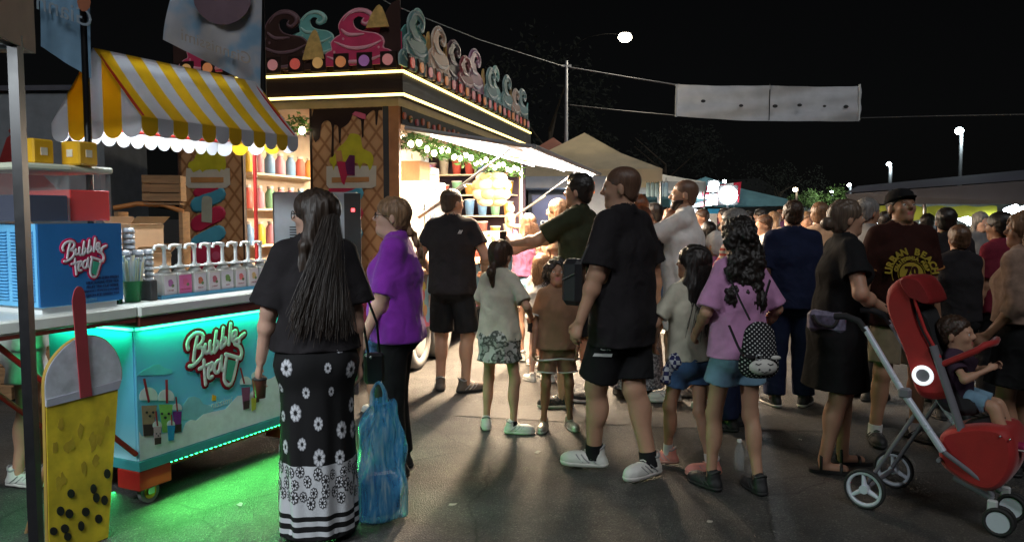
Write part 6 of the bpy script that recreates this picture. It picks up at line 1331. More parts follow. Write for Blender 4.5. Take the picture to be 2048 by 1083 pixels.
wire('lower rope from the tall pole to the foot of the white banner', [at(1140,210,19.9), at(1250,222,19), at(1352,231,18.0)])
wire('rope from the right end of the white banner running out of frame', [at(1722,236,18.0), at(1880,232,17), at(2100,228,15)])
wire('long wire rising left from the tall pole over the trailer', [at(1128,133,20), at(960,80,17), at(780,8,13), at(700,-40,12)], .010)
o = empty('lamp_pole', (pa.x,20.0,0), 0, 'tall thin pole whose long arm holds the warm street lamp beside the banner', 'street lamp')
b = MB(); b.tube([(0,0,0),(0,0,pa.z+.1)], [.06,.035], 8); b.build('pole', GREYP, o); lp_ = at(1250,75,20.0); b = MB(); b.tube(cat_rom([(0,0,pa.z),(.3,0,pa.z+.55),(.9,0,lp_.z+.08),(lp_.x-pa.x,0,lp_.z+.06)],4), .006, 6); b.build('arm', mat('matt_black', (0.002,0.002,0.002), 1.0, var=0, spec=0), o)
b = MB(); b.box((-.12,-.03,pa.z-.05),(.12,.03,pa.z)); b.build('bracket', GREYP, o)
b = MB(); b.ell((lp_.x-pa.x,0,lp_.z),(.17,.12,.12),12); b.build('lamp_glass', emat('street_warm', (1.0,.90,.70), 45), o); b = MB(); b.lathe([(.05,.12),(.16,.07),(.14,.06),(0,.1)], 12, center=(lp_.x-pa.x,0,lp_.z+.02)); b.build('lamp_cap', CHAR, o)
point('street_lamp_light', (lp_.x,19.8,lp_.z-.2), 420, (1.0,.88,.68), .12)
for (u, v, vb, D, r, lb, warm, pw) in ((1917,262,366,30,.13,'nearest white street lamp at the right above the dark awnings',0,260),(1777,328,380,45,.11,'white street lamp left of the nearest one, second tallest',0,160),(1698,370,400,62,.13,'small white street lamp above the lit tree',0,60),(1663,384,400,80,.13,'smallest white lamp among the lit leaves',0,40),(1590,379,408,55,.14,'small warm lamp above the navy shirted man',1,30)):
    p_ = at(u,v,D); o = empty('street_lamp', (p_.x+.12,D,0), 0, lb, 'street lamp', 'distant street lamps'); b = MB(); b.tube([(0,0,0),(0,0,p_.z-.15),(-.02,0,p_.z+.05),(-.12,0,p_.z+.08)], .07 if D < 40 else .11, 6); b.build('pole', CHAR, o); b = MB(); b.ell((-.12,-.05,p_.z),(r*1.3,r,r),10); b.build('lamp_glass', emat('far_warm', (1.0,.8,.5), 20) if warm else emat('far_white', (.75,.97,1.0), 50), o)
    point('far_lamp', (p_.x,D-.3,p_.z-.3), pw, (1,.8,.5) if warm else (.8,.97,1.0), .1)
# trees: a lit one far off, dark ones with night shade put into the leaf colour
def tree(label, x, y, hgt, r, m_, seed, n_=1500, zc=None):
    rg = random.Random(seed); o = empty('tree', (x,y,0), 0, label, 'tree'); b = MB(); b.tube([(0,0,0),(.05,0,hgt*.35),(0,.1,hgt*.6)], [.16,.12,.07], 7)
    for k in range(5): a = rg.uniform(0,6.28); b.tube([(0,0,hgt*(.35+.06*k)),(cos(a)*r*.5,sin(a)*r*.5,hgt*(.55+.06*k))], [.06,.02], 5)
    b.build('trunk', mat('bark', (0.06,0.045,0.03), .9), o); b = MB(); cl_ = [(rg.uniform(-1,1)*r*.75, rg.uniform(-1,1)*r*.75, hgt*(.5+.42*rg.random()), r*rg.uniform(.22,.42)) for _ in range(14)]
    for _ in range(n_):
        c_ = rg.choice(cl_); d_ = Vector((rg.gauss(0,1),rg.gauss(0,1),rg.gauss(0,1))).normalized()*c_[3]*rg.uniform(.5,1.05); p_ = Vector(c_[:3])+d_; a_ = Vector((rg.gauss(0,1),rg.gauss(0,1),rg.gauss(0,1))).normalized(); e_ = a_.orthogonal().normalized(); l_ = rg.uniform(.07,.16)
        b.add([p_-a_*l_, p_+e_*l_*.5, p_+a_*l_, p_-e_*l_*.5], [(0,1,2,3)])
    b.build('crown', m_, o, kind='stuff')
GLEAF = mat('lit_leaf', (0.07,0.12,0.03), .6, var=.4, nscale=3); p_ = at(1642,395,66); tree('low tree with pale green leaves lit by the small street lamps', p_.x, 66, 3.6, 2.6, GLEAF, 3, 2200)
area('tree_light', (p_.x, 62.5, 4.4), (0,1,-.4), .4, .4, 170, (.85,.97,.9))
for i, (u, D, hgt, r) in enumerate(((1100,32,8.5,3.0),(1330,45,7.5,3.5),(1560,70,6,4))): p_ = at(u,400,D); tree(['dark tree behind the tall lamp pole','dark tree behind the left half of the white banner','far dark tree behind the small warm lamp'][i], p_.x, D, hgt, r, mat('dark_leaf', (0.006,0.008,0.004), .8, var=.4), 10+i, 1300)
# small sail banners far off
for k in range(6):
    p_ = at(1604+k*9, 436, 30); o = empty('sail_banner', (p_.x,30,0), 0, 'pale grey sail banner, %s from the left of the distant row' % ['first','second','third','fourth','fifth','sixth'][k], 'banner', 'distant sail banners'); b = MB(); b.tube([(0,0,0),(0,0,1.9)], .015, 5); b.build('pole', STEEL, o); b = MB(); b.prism([(.02,1.0),(.12,1.1),(.13,1.9),(.02,1.75)], (0,0,0), (1,0,0), (0,0,1), .01); b.build('cloth', mat('sail_grey', (0.22,0.30,0.30), .8, var=.2), o)
# ------------------------------------------------------------------ RIGHT HAND STALL
rs = empty('market_stall', (3.0,9.2,0), 0, 'long dark canopied market stall at the right with a yellow green underside', 'stall')
def r3(u, v, D): p_ = at(u,v,D); return (p_.x-3.0, p_.y-9.2, p_.z)
DK = fabric_mat('dark_blue_canvas', (0.012,0.014,0.035), .1); DG = fabric_mat('grey_canvas', (0.05,0.048,0.055), .25); YG = fabric_mat('yellow_green_canvas', (0.32,0.34,0.04), .5)
b = MB(); q = [r3(1690,386,10), r3(2180,350,8), r3(2150,330,15), r3(1715,372,15)]; b.add(q, [(0,1,2,3)]); b.build('roof', DK, rs)
b = MB(); b.add([r3(1690,388,10), r3(2180,352,8), r3(2180,408,8), r3(1700,408,10)], [(0,1,2,3)]); b.build('front_sheet', DG, rs)
b = MB(); vs = []
for i in range(25):
    u = 1730+i*11; vs += [r3(u, 412+1.5*sin(i*1.3), 10.2-.05*i), r3(u, 440+3*sin(i*.9)-.25*i, 10.25-.05*i)]
b.add(vs, [(2*i,2*i+1,2*i+3,2*i+2) for i in range(24)], 0, True); b.build('valance', YG, rs)
for u, D in ((1700,10),(1850,9.6),(2060,8.6)): p_ = r3(u,400,D); b = MB(); b.tube([(p_[0],p_[1],-0.0),(p_[0],p_[1],p_[2])], .025, 6); b.build('post', STEEL, rs)
for u0, u1, D in ((1718,1752,11.5),(1882,1902,11.0),(1918,1948,11.2),(2012,2034,9.5),(2036,2062,9.3)): p_, p2_ = r3(u0,432 if u0 < 2000 else 424,D), r3(u1,446 if u0 < 2000 else 416,D); b = MB(); b.tube([p_, p2_], .05, 8); b.build('lamp_tube', emat('stall_lamp', (.82,.93,1.0), 40), rs)
q = r3(1930,435,10.8); area('stall_light', q, (0,-.2,-1), 1.4, .1, 55, (.85,.95,1.0), parent=rs); q = r3(2030,420,9.2); area('stall_light', q, (0,-.1,-1), .6, .1, 12, (.85,.95,1.0), parent=rs); q = r3(1740,438,11.6); area('stall_light', q, (0,-.2,-1), .6, .1, 22, (.85,.95,1.0), parent=rs)
b = MB(); q0 = r3(1880,440,12.5); b.box((q0[0]-.8,q0[1],0),(q0[0]+2.6,q0[1]+.05,1.9)); b.build('back_wall', mat('stall_backwall', (0.22,0.27,0.26), .8, var=.2), rs)
b = MB(); q0 = r3(1975,470,12); b.box((q0[0]-.05,q0[1],.3),(q0[0]+.32,q0[1]+.1,1.62)); b.build('green_board', mat('lime_board', (0.25,0.42,0.03), .6, var=.1), rs)
for i in range(3): p0_ = r3(1935+i*22,440,11.6); p1_ = r3(1925+i*25,560,11.4); b = MB(); b.tube([p0_, p1_], .012, 5); b.build('guy_rod', WHP, rs)
o = empty('goods_table', (at(1940,560,10.8).x-.6,10.8,0), 0, 'stall table under the white lamps heaped with pale goods', 'table'); b = MB(); b.box((0,0,.78),(2.2,.9,.82)); b.build('table_top', WOOD, o)
for x in (.05,2.1): 
    for y in (.05,.82): b = MB(); b.tube([(x,y,0),(x,y,.78)], .02, 6); b.build('leg', STEEL, o)
gi = 0
for k in range(5):
    for j in range(3):
        c_ = [('white',(0.6,0.6,0.62)),('pale blue',(0.35,0.50,0.62)),('red',(0.5,0.05,0.05)),('cream',(0.6,0.5,0.35)),('grey',(0.3,0.32,0.34))][(k*2+j) % 5]
        p_ = (at(1940,560,10.8).x-.6+.2+k*.36, 10.95+j*.2, .822+.001); o = empty('wrapped_packet', p_, random.uniform(0,3), f'{c_[0]} packet, {["first","second","third","fourth","fifth"][k]} from the left in the {["front","middle","back"][j]} row of the lit table', 'packet', 'packets on the stall table'); b = MB(); hh_ = random.uniform(.12,.42); b.box((-.11,-.08,0),(.11,.08,hh_), bev=.04); b.build('packet_body', mat('pk_'+c_[0], c_[1], .4, var=.2), o)
# ------------------------------------------------------------------ PEOPLE OF THE NIGHT MARKET
BLK = cloth('black',(0.014,0.014,0.015)); BLK2 = cloth('soft_black',(0.022,0.020,0.022)); WH = cloth('white',(0.55,0.54,0.52)); DEN = cloth('denim',(0.05,0.11,0.22)); DENL = cloth('light_denim',(0.16,0.28,0.38)); NAVY = cloth('navy',(0.013,0.018,0.045))
PUR = cloth('purple',(0.24,0.035,0.40)); PINK = cloth('pink',(0.52,0.26,0.46)); CREAM = cloth('cream',(0.50,0.48,0.38)); GRN = cloth('olive',(0.035,0.04,0.022)); TANB = cloth('tan_brown',(0.26,0.15,0.09)); TANL = cloth('tan_light',(0.36,0.24,0.16)); GREY = cloth('grey',(0.16,0.16,0.165)); DRED = cloth('dark_red',(0.16,0.02,0.035)); MAUVE = cloth('mauve',(0.30,0.10,0.20)); MAR = cloth('brown_maroon',(0.030,0.010,0.008)); KHA = cloth('khaki',(0.20,0.16,0.10))
HD = hairmat('near_black', (0.016,0.012,0.010)); HB = hairmat('dark_brown', (0.045,0.024,0.014)); HBR = hairmat('brown', (0.11,0.055,0.03)); HBL = hairmat('dark_blonde', (0.24,0.14,0.075)); HG = hairmat('grey_hair', (0.20,0.19,0.18)); HLB = hairmat('light_brown', (0.20,0.11,0.06)); HAUB = hairmat('auburn', (0.22,0.07,0.025))
SHW = {'m': mat('shoe_white', (0.58,0.58,0.54), .6, var=.1, bmp=.2), 'sole': RUB}; TRB = mat('shoe_trim_black', (0.03,0.03,0.03), .6)
SHB = {'trim': TRB, 'm': mat('shoe_black', (0.015,0.015,0.016), .6, var=.2), 'sole': RUBD, 'lace': RUBD}; SHBW = {'trim': TRB, 'm': mat('shoe_black', (0.015,0.015,0.016), .6, var=.2), 'sole': RUB}
SHC = {'m': mat('shoe_coral', (0.60,0.24,0.19), .7, var=.08), 'sole': mat('sole_coral', (0.50,0.26,0.20), .7), 'lace': mat('lace_coral', (0.55,0.3,0.25), .7)}; SHG = {'m': mat('shoe_brown', (0.10,0.075,0.06), .7, var=.2), 'sole': RUBD}
def pos(u, v): p_ = gnd(u, v); return (p_.x, p_.y)
def posD(u, D): p_ = at(u, 430, D); return (p_.x, D)
def shader_cloth(name, fn):
    m, t, b = _nodes('cloth_'+name); fn(t, b); wrinkle(t, b, .4); b.inputs['Roughness'].default_value = .9; b.inputs['Specular IOR Level'].default_value = .2; return m
def camo(t, b):
    v = coord(t, (1,1,1)); n = noisetex(t, v, 17, 2, .5); c = ramp(t, n, [(.44,(0.50,0.50,0.46)),(.50,(0.10,0.11,0.09)),(.56,(0.05,0.055,0.05)),(.60,(0.30,0.31,0.28))]); t.links.new(c, b.inputs['Base Color']); [setattr(e, 'position', e.position) for e in []]
def stripes(t, b):
    tc = t.nodes.new('ShaderNodeTexCoord'); sp = t.nodes.new('ShaderNodeSeparateXYZ'); t.links.new(tc.outputs['Object'], sp.inputs[0]); p_ = t.nodes.new('ShaderNodeMath'); p_.operation = 'PINGPONG'; p_.inputs[1].default_value = .019; t.links.new(sp.outputs['Z'], p_.inputs[0])
    d_ = t.nodes.new('ShaderNodeMath'); d_.operation = 'DIVIDE'; d_.inputs[1].default_value = .019; t.links.new(p_.outputs[0], d_.inputs[0]); c = ramp(t, d_.outputs[0], [(.45,(0.38,0.06,0.05)),(.55,(0.50,0.42,0.38))]); t.links.new(c, b.inputs['Base Color'])
def plaid(t, b, c1=(0.03,0.035,0.10), c2=(0.45,0.47,0.50)):
    v = coord(t, (1,1,1)); ch = t.nodes.new('ShaderNodeTexChecker'); ch.inputs['Scale'].default_value = 38; ch.inputs['Color1'].default_value = (*c1,1); ch.inputs['Color2'].default_value = (*c2,1); t.links.new(v, ch.inputs['Vector']); t.links.new(ch.outputs[0], b.inputs['Base Color'])
def mottled(t, b):
    v = coord(t, (1,1,1)); n = noisetex(t, v, 55, 3, .6); c = ramp(t, n, [(.42,(0.05,0.05,0.055)),(.55,(0.20,0.20,0.21)),(.65,(0.30,0.30,0.32))]); t.links.new(c, b.inputs['Base Color'])
CAMO = shader_cloth('leaf_print', camo); STRP = shader_cloth('stripes', stripes); PLAID = shader_cloth('gingham', plaid); MOT = shader_cloth('mottled', mottled)
# ---- 1 woman with long dark hair and daisy skirt
def daisy_mat():
    m, t, b = _nodes('cloth_daisy_base'); tc = t.nodes.new('ShaderNodeTexCoord'); sp = t.nodes.new('ShaderNodeSeparateXYZ'); t.links.new(tc.outputs['Object'], sp.inputs[0])
    c = ramp(t, sp.outputs['Z'], [(0.0,(0.5,0.5,0.5))]); r = t.nodes[-1]; e = r.color_ramp; e.interpolation = 'CONSTANT'
    st = [(0.0,0),(0.085,1),(0.100,0),(0.125,1),(0.142,0),(0.165,1),(0.183,0),(0.385,1)]   # 0 = white, 1 = black, by height
    st = [(0.0,1),(0.058,0),(0.082,1),(0.106,0),(0.130,1),(0.156,0),(0.395,1)]
    while len(e.elements) < len(st): e.elements.new(0.9)
    for i, (p_, q) in enumerate(st): e.elements[i].position = p_; e.elements[i].color = (0.011,0.011,0.012,1) if q else (0.52,0.54,0.57,1)
    t.links.new(c, b.inputs['Base Color']); b.inputs['Roughness'].default_value = .85; b.inputs['Specular IOR Level'].default_value = .2; bump(t, b, noisetex(t, tc.outputs['Object'], 200, 2), .25, .003); return m
p1 = pos(640,1072); K = person('woman with very long dark hair in black top and daisy print long skirt', p1, 1.70, -22, h=.0075, skin='fair', seed=11, g=1.02, hw=1.12, head=(-62,2,0), feet=((-.10,0,-15),(.10,.02,5)),
   sw=.142, arms=((-.29,.12,.70),(.22,.02,.72)), elbows=((-.5,-.8,0),(.3,-1,0)), top=dict(t='tee', m=BLK2, sleeve=.88, hem=.93, loose=.01, sw=.045, off=.018), bottom=dict(t='skirt', m=daisy_mat(), z=.035, r=.165, flat=1.15, rise=.20, folds=8, famp=.010), shoes=SHB, hair=dict(t='long', m=hairmat('long_dark', (0.035,0.022,0.015), .5), len=.52, w=.125, strands=320, off=.018, out=.168), glasses=METALD)
sk = K.bottom
def decals(K, obj, shapes, name, m_, up_off=.003, layer=0):
    """shapes: list of (polygon list in (angle metres, z)) wrapped on the skirt by casting rays inwards"""
    dg = bpy.context.evaluated_depsgraph_get(); me = obj.data; bvh = BVHTree.FromPolygons([v.co[:] for v in me.vertices], [tuple(p.vertices) for p in me.polygons])
    cx, cy = K.P0[0], K.P0[1]; mb = MB()
    for th, z, poly in shapes:
        pts = []
        for (dx, dz) in poly:
            a = th+dx/.26; zz = z+dz; o_ = Vector((cx+1.2*sin(a), cy-1.2*cos(a), zz)); hit = bvh.ray_cast(o_, Vector((cx,cy,zz))-o_)
            if hit[0] is None: pts = None; break
            pts.append(hit[0]+hit[1]*(up_off+layer) if hit[1].dot(o_-hit[0]) > 0 else hit[0]-hit[1]*(up_off+layer))
        if not pts: continue
        c_ = sum(pts, Vector())/len(pts); n_ = len(pts); mb.add(pts+[c_], [(i, (i+1)%n_, n_) for i in range(n_)])
    if mb.v: mb.build(name, m_, obj, kind='stuff')
def petals(r, n_=8, rot=0, rin=.28, wd=.55): 
    out_ = []
    for k in range(n_):
        a = rot+2*pi*k/n_; ux, uz = cos(a), sin(a); px, pz = -uz, ux; w_ = r*wd*.5
        out_.append([(ux*r*rin, uz*r*rin),(ux*r*.55+px*w_*.8, uz*r*.55+pz*w_*.8),(ux*r*.85+px*w_*.7, uz*r*.85+pz*w_*.7),(ux*r, uz*r),(ux*r*.85-px*w_*.7, uz*r*.85-pz*w_*.7),(ux*r*.55-px*w_*.8, uz*r*.55-pz*w_*.8)])
    return out_
PW = mat('daisy_white', (0.58,0.60,0.64), .85, var=0); PB = mat('daisy_black', (0.012,0.012,0.014), .85, var=0); PG = mat('daisy_grey', (0.26,0.27,0.30), .85, var=0)
rg = random.Random(5); wsh = []; bsh = []; gsh = []; ctr = []; 
# big scattered daisies (angle around the back of the skirt, height)
spots = []
for _ in range(4000):
    a = rg.uniform(-pi, pi); z = rg.uniform(.42, .99)
    if all(hypot((a-b_)*.24, z-c_) > .118 for b_, c_, _r in spots): spots.append((a, z, rg.uniform(.022,.043)))
for a, z, r in spots:
    rot = rg.uniform(0,1)
    for p_ in petals(r*1.12, 9, rot, .2, .8): gsh.append((a, z, p_))
    for p_ in petals(r, 9, rot, .30, .50): wsh.append((a, z, p_))
    ctr.append((a, z, circ(0,0,r*.26,8)))
decals(K, sk, gsh, 'daisy_shade', PG, .0022); decals(K, sk, wsh, 'daisy_petals', PW, .0040); decals(K, sk, ctr, 'daisy_hearts', PB, .0048)
sp2 = []; wsh = []; bsh = []; ctr = []
for _ in range(6000):
    a = rg.uniform(-pi, pi); z = rg.uniform(.215, .38)
    if z < .26 and rg.random() < .6: continue
    if all(hypot((a-b_)*.22, z-c_) > .052 for b_, c_, _r in sp2): sp2.append((a, z, rg.uniform(.024,.033)))
for a, z, r in sp2:
    rot = rg.uniform(0,1)
    for p_ in petals(r*1.10, 8, rot, .15, .80): bsh.append((a, z, p_))
    for p_ in petals(r*.92, 8, rot, .36, .44): wsh.append((a, z, p_))
    ctr.append((a, z, circ(0,0,r*.28,8)))
decals(K, sk, bsh, 'daisy_outline', PB, .0022); decals(K, sk, wsh, 'daisy_petals', PW, .0040); decals(K, sk, ctr, 'daisy_hearts', PB, .0048)
b = MB(); w0 = Lm(K, K.wr[0]); 
# cup in her hand
d_ = K.hd[0][1]; pc = Lm(K, K.wr[0]+d_*.10+np.array([.0,0,.0])); o = empty('drink_cup', (pc.x+.012, pc.y, pc.z-.09), 0, 'small brown lidded cup held low by the woman in the daisy skirt', 'cup'); b = MB(); b.lathe([(.024,0),(.031,.085),(.033,.088)], 16); b.build('cup_body', mat('brown_cup', (0.14,0.05,0.03), .3), o); b = MB(); b.lathe([(.034,.088),(.034,.096),(.02,.108),(0,.108)], 16); b.build('lid', CHAR, o)
# ---- blue carrier bag
bgp = gnd(760, 1036); o = empty('carrier_bag', (bgp.x, bgp.y, 0), radians(20), 'translucent blue plastic carrier bag, full at the bottom, hanging at her side', 'carrier bag')
def bagmesh():
    rows = [(.008,.115,.07),(.03,.138,.085),(.12,.142,.09),(.22,.136,.085),(.32,.122,.06),(.45,.100,.045),(.56,.070,.03),(.62,.045,.02)]; n_ = 56; vs = []; rg2 = np.random.default_rng(4); ph = rg2.uniform(0,6,5)
    for z, a, c_ in cat_rom(rows, 5):
        for k in range(n_):
            t_ = 2*pi*k/n_; x = a*np.sign(cos(t_))*abs(cos(t_))**.7; y = c_*np.sign(sin(t_))*abs(sin(t_))**.7; f_ = .010*sin(9*t_+ph[0]+3*z)*(z/.6)+.006*sin(17*t_+ph[1]-8*z)*(z/.6)+.003*sin(31*t_+ph[2])+.006*sin(23*z+3*t_+ph[3]); kz = .25+z/.62; x += .012*kz*sin(3*t_+11*z+ph[4])+.008*sin(29*z+2*t_+ph[1]); y += .012*sin(4*t_-17*z+ph[2])+.008*kz*sin(13*t_+ph[3]); vs.append((x*(1+f_*8)+ .02*(z/.6), y*(1+f_*12), z+.010*sin(5*t_+ph[0])*kz))
    m_ = len(vs)//n_; fs = [(i*n_+k, i*n_+(k+1)%n_, (i+1)*n_+(k+1)%n_, (i+1)*n_+k) for i in range(m_-1) for k in range(n_)]; fs.append(tuple(range(n_))[::-1]); return vs, fs, m_, n_
m, t, bb = _nodes('blue_polythene'); v = coord(t, (22,22,2.0)); n = noisetex(t, v, 2.0, 4); c = ramp(t, n, [(.35,(0.05,0.26,0.56)),(.52,(0.10,0.42,0.74)),(.66,(0.45,0.72,0.88))]); t.links.new(c, bb.inputs['Base Color']); bb.inputs['Roughness'].default_value = .22; bb.inputs['Alpha'].default_value = .52; bump(t, bb, n, .8, .01); POLY = m
vs, fs, m_, n_ = bagmesh(); b = MB(); b.add(vs, fs, 0, True); b.build('bag_film', POLY, o)
b = MB(); b.box((-.10,-.055,.02),(.10,.055,.24), bev=.03); b.build('contents', mat('bag_contents', (0.015,0.035,0.12), .7, var=.3), o)
for q in (-1,1): b = MB(); b.tube(cat_rom([(q*.030,-.01,.60),(q*.032,0,.66),(q*.014,0,.705),(0,0,.715)],5), [.030,.028,.026,.024,.022,.02,.018,.016,.015,.014,.013,.012,.012,.012,.012,.012], 8, flat=.35); b.build('handle', POLY, o)
# ---- 2 woman in purple
K = person('woman in purple t-shirt with glasses and a blonde braid', posD(792,4.75), 1.69, -90, h=.0075, skin='fair', seed=12, g=1.20, hw=1.12, bust=1.05, belly=.35, limb=1.08, head=(-4,6,0), headfwd=.02, arms=((-.20,.16,.86),(.12,.18,.90)), elbows=((0,-1,-.2),(.3,-1,-.2)),
   top=dict(t='tee', m=PUR, sleeve=.95, hem=.82, loose=.012, sw=.02, amp=.009), bottom=dict(t='trousers', m=BLK, loose=.03, off=.004), shoes=SHB, hair=dict(t='braid', m=HBL, off=.014), glasses=METALD, lips=REDLIP)
# shoulder bag of the woman in the skirt
pb = at(748,712,4.28); o = empty('handbag', (pb.x, pb.y, pb.z-.10), radians(15), 'small black handbag on a chain strap between the two women', 'handbag'); b = MB(); b.box((-.055,-.03,-.05),(.055,.03,.12), bev=.015); b.build('bag_body', mat('black_leather', (0.012,0.012,0.013), .35, var=.2, bmp=.3), o); b = MB(); b.tube([(-.03,0,.11),(-.055,-.02,.28),(-.10,-.02,.50),(-.06,.03,.50),(0.02,.02,.28),(.03,0,.11)], .007, 6); b.build('strap', BLKM, o); b = MB()
b.ell((-.02,-.034,.10),(.009,.006,.009),6); b.build('clasp', SILV, o)
# ---- child between the women
person('small girl with reddish brown hair seen between the two women', posD(757,6.2), 1.28, -30, h=.010, kid=True, seed=14, top=dict(t='tee', m=DRED), bottom=dict(t='shorts', m=DEN, len=.5, loose=.03), shoes=SHW, hair=dict(t='long', m=HAUB, len=.25, w=.09), limb=.85)
# ---- 3 man black tee by the trailer
K = person('man in plain black t-shirt and black shorts with cropped hair at the trailer', pos(908,782), 1.81, 8, h=.0085, skin='mid', seed=15, g=1.06, head=(38,0,0), feet=((-.13,.03,-15),(.11,-.03,55)), arms=((-.26,.22,1.06),(.24,.20,1.08)), elbows=((-.6,-.9,-.3),(.6,-.9,-.3)), top=dict(t='tee', m=BLK2, sleeve=.62, hem=.88, loose=.012, sw=.015), bottom=dict(t='shorts', m=BLK, len=.92, loose=.045), shoes=SHG, hair=dict(t='short', m=HB, off=.006), limb=1.05)
hit = Lm(K, K.chest+K.XS*.10-K.YS*.152+K.up*.11)
text_obj('shirt_logo', 'III', .045, Matrix.Translation(K.chest+K.XS*.10-K.YS*.165+K.up*.105) @ frame((0,0,0),(1,0,0),(0,0.1,1)) , mat('logo_white', (0.6,0.6,0.6), .6), K.root, th=.003, shear=.5)
# ---- 4 girl white shirt
K = person('girl in white t-shirt and black and white leaf print skirt with white sneakers', pos(1003,862), 1.40, 22, h=.008, kid=True, skin='mid', seed=16, limb=.84, sw=.100, g=.9, head=(8,-4,0), feet=((-.13,.02,-25),(.10,-.02,75)), arms=((-.06,.22,.88),(.18,.12,.84)), elbows=((-.6,-.3,0),(.5,-1,0)), top=dict(t='tee', m=CREAM, sleeve=.85, hem=.68, loose=.012, sw=.018, off=.012), bottom=dict(t='skirt', m=CAMO, z=.53, r=.185, flat=1.12, famp=.006, folds=11), shoes=SHW, sock=dict(m=BLK, h=.09), hair=dict(t='pony', m=HB, len=.16, pb=.02, ph=-.07, off=.016))
# ---- 5 boy in brown
K = person('small boy with curly dark hair in brown t-shirt and matching shorts with white hems', pos(1113,856), 1.27, 172, h=.008, kid=True, skin='tan', seed=17, limb=.82, head=(12,10,0), feet=((-.10,.0,-10),(.10,.02,20)), arms=(None,(.18,.06,.62)), top=dict(t='tee', m=TANB, sleeve=.75, hem=.60, loose=.022, sw=.02, off=.012, trim=WH), bottom=dict(t='shorts', m=TANB, len=.72, loose=.035, trim=WH), shoes={'m': mat('shoe_silver', (0.45,0.42,0.38), .35, metal=.5, var=.4, nscale=90), 'sole': RUB}, hair=dict(t='curly', m=HD, len=.05, off=.018))
b = MB(); b.tube([K.P0+np.array([.17*cos(a), .115*sin(a)+.0, -.095-.02*abs(cos(a))]) for a in np.linspace(0,2*pi,25)[:-1]], .007, 6, closed=True); b.build('hem', WH, K.root)
# ---- 6 tall heavy man
K = person('big shaven headed man in black polo shirt and black shorts striding to the left', pos(1240,950), 1.87, -52, h=.0075, skin='mid', seed=18, g=1.28, hw=1.12, belly=.75, limb=1.14, head=(-22,0,0), feet=((.0,.19,-25),(.06,-.17,-75,.0)), arms=((-.32,.10,.92),(.33,-.08,.86)), elbows=((-.3,-1,0),(1,-.6,0)), curl=(.6,.9),
   top=dict(t='tee', m=BLK2, sleeve=.85, hem=.80, loose=.015, sw=.03, off=.016), bottom=dict(t='shorts', m=BLK, len=.88, loose=.05, off=.004), shoes={'m': SHW['m'], 'sole': RUB}, sock=dict(m=BLK, h=.14), hair=dict(t='buzz', m=hairmat('stubble', (0.13,0.07,0.045), .25), off=.0022))
K6 = K
b = MB(); b.tube([K.nb_ if hasattr(K,'nb_') else K.shc+K.up*.06+K.XS*(.075*cos(a))+K.YS*(.072*sin(a)) for a in np.linspace(0,2*pi,17)[:-1]], .014, 6, closed=True); b.build('collar', BLK, K.root)
text_obj('shorts_logo', 'CK', .05, frame(tuple(Lm(K, K.P0+K.XS*.1)*0), (1,0,0),(0,0,1)), mat('logo_white', (0.6,0.6,0.6), .6), K.root, th=.002)
lg = bpy.data.objects[[o_.name for o_ in K.root.children if o_.name.startswith('shorts_logo')][0]]
bv = BVHTree.FromPolygons([v_.co[:] for v_ in K.bottom.data.vertices], [tuple(p_.vertices) for p_ in K.bottom.data.polygons])
Mi = (Matrix.Translation(K.root.location) @ Matrix.Rotation(K.root.rotation_euler.z, 4, 'Z')).inverted()
def stick_on(obj, bv, Mi, u, v, up_=.004):
    o_ = Mi @ Vector((0,0,CAM_H)); r_ = Mi.to_3x3() @ ray(u, v); h_ = bv.ray_cast(o_, r_.normalized())
    if h_[0] is None: return None
    n_ = h_[1] if h_[1].dot(r_) < 0 else -h_[1]; ax = Vector((0,0,1)).cross(n_).normalized(); return frame(h_[0]+n_*up_, ax, n_.cross(ax))
fm = stick_on(lg, bv, Mi, 1212, 697)
if fm: lg.data.transform(fm)
b = MB(); b.prism([(-.06,-.012),(.05,-.012),(.055,.006),(-.05,.006)], (0,0,0),(1,0,0),(0,1,0), .003); fm = stick_on(None, bv, Mi, 1206, 708)
if fm: q = b.build('pocket_flash', mat('logo_white', (0.6,0.6,0.6), .6), K.root); q.data.transform(fm)
# paper fan in his hand and crossbody bag on his chest
pc = Lm(K, K.wr[1]+K.hd[1][1]*.11); o = empty('paper_bag', (pc.x+.05, pc.y-.03, pc.z), radians(25), 'crumpled brown paper held in the big man\'s hanging hand', 'paper'); rg2 = random.Random(3); b = MB()
for k in range(7): a = -1.3+k*.27; b.add([(0,0,0),(.13*cos(a),.02*((-1)**k),.13*sin(a)),(.13*cos(a+.27),.02*((-1)**(k+1)),.13*sin(a+.27))], [(0,1,2)]); b.add([(0,.004,0),(.13*cos(a),.004+.02*((-1)**k),.13*sin(a)),(.13*cos(a+.27),.004+.02*((-1)**(k+1)),.13*sin(a+.27))], [(2,1,0)])
b.build('paper_folds', mat('kraft', (0.20,0.12,0.06), .7, var=.3), o)
pc = at(1145,565,4.55); o = empty('crossbody_bag', (pc.x, pc.y, pc.z), radians(-35), 'black crossbody bag worn high on the big man\'s chest', 'crossbody bag'); b = MB(); b.box((-.06,-.045,-.13),(.07,.055,.14), bev=.03); b.build('bag_body', mat('black_nylon', (0.014,0.014,0.016), .5, var=.2, bmp=.3), o); b = MB(); b.tube([(-.035,-.06,.02),(.05,-.06,.06)], .004, 5); b.build('zip', SILV, o)
st_ = [at(1150,560,4.52), at(1175,500,4.50), at(1215,440,4.62), at(1240,420,4.72)]; b = MB(); b.tube([tuple(Vector(x)-pc) for x in st_], .020, 6, flat=.25); q = b.build('strap', mat('strap_grey', (0.05,0.05,0.05), .6), o); q.matrix_parent_inverse = Matrix.Identity(4); q.data.transform(Matrix.Rotation(radians(35), 4, 'Z'))
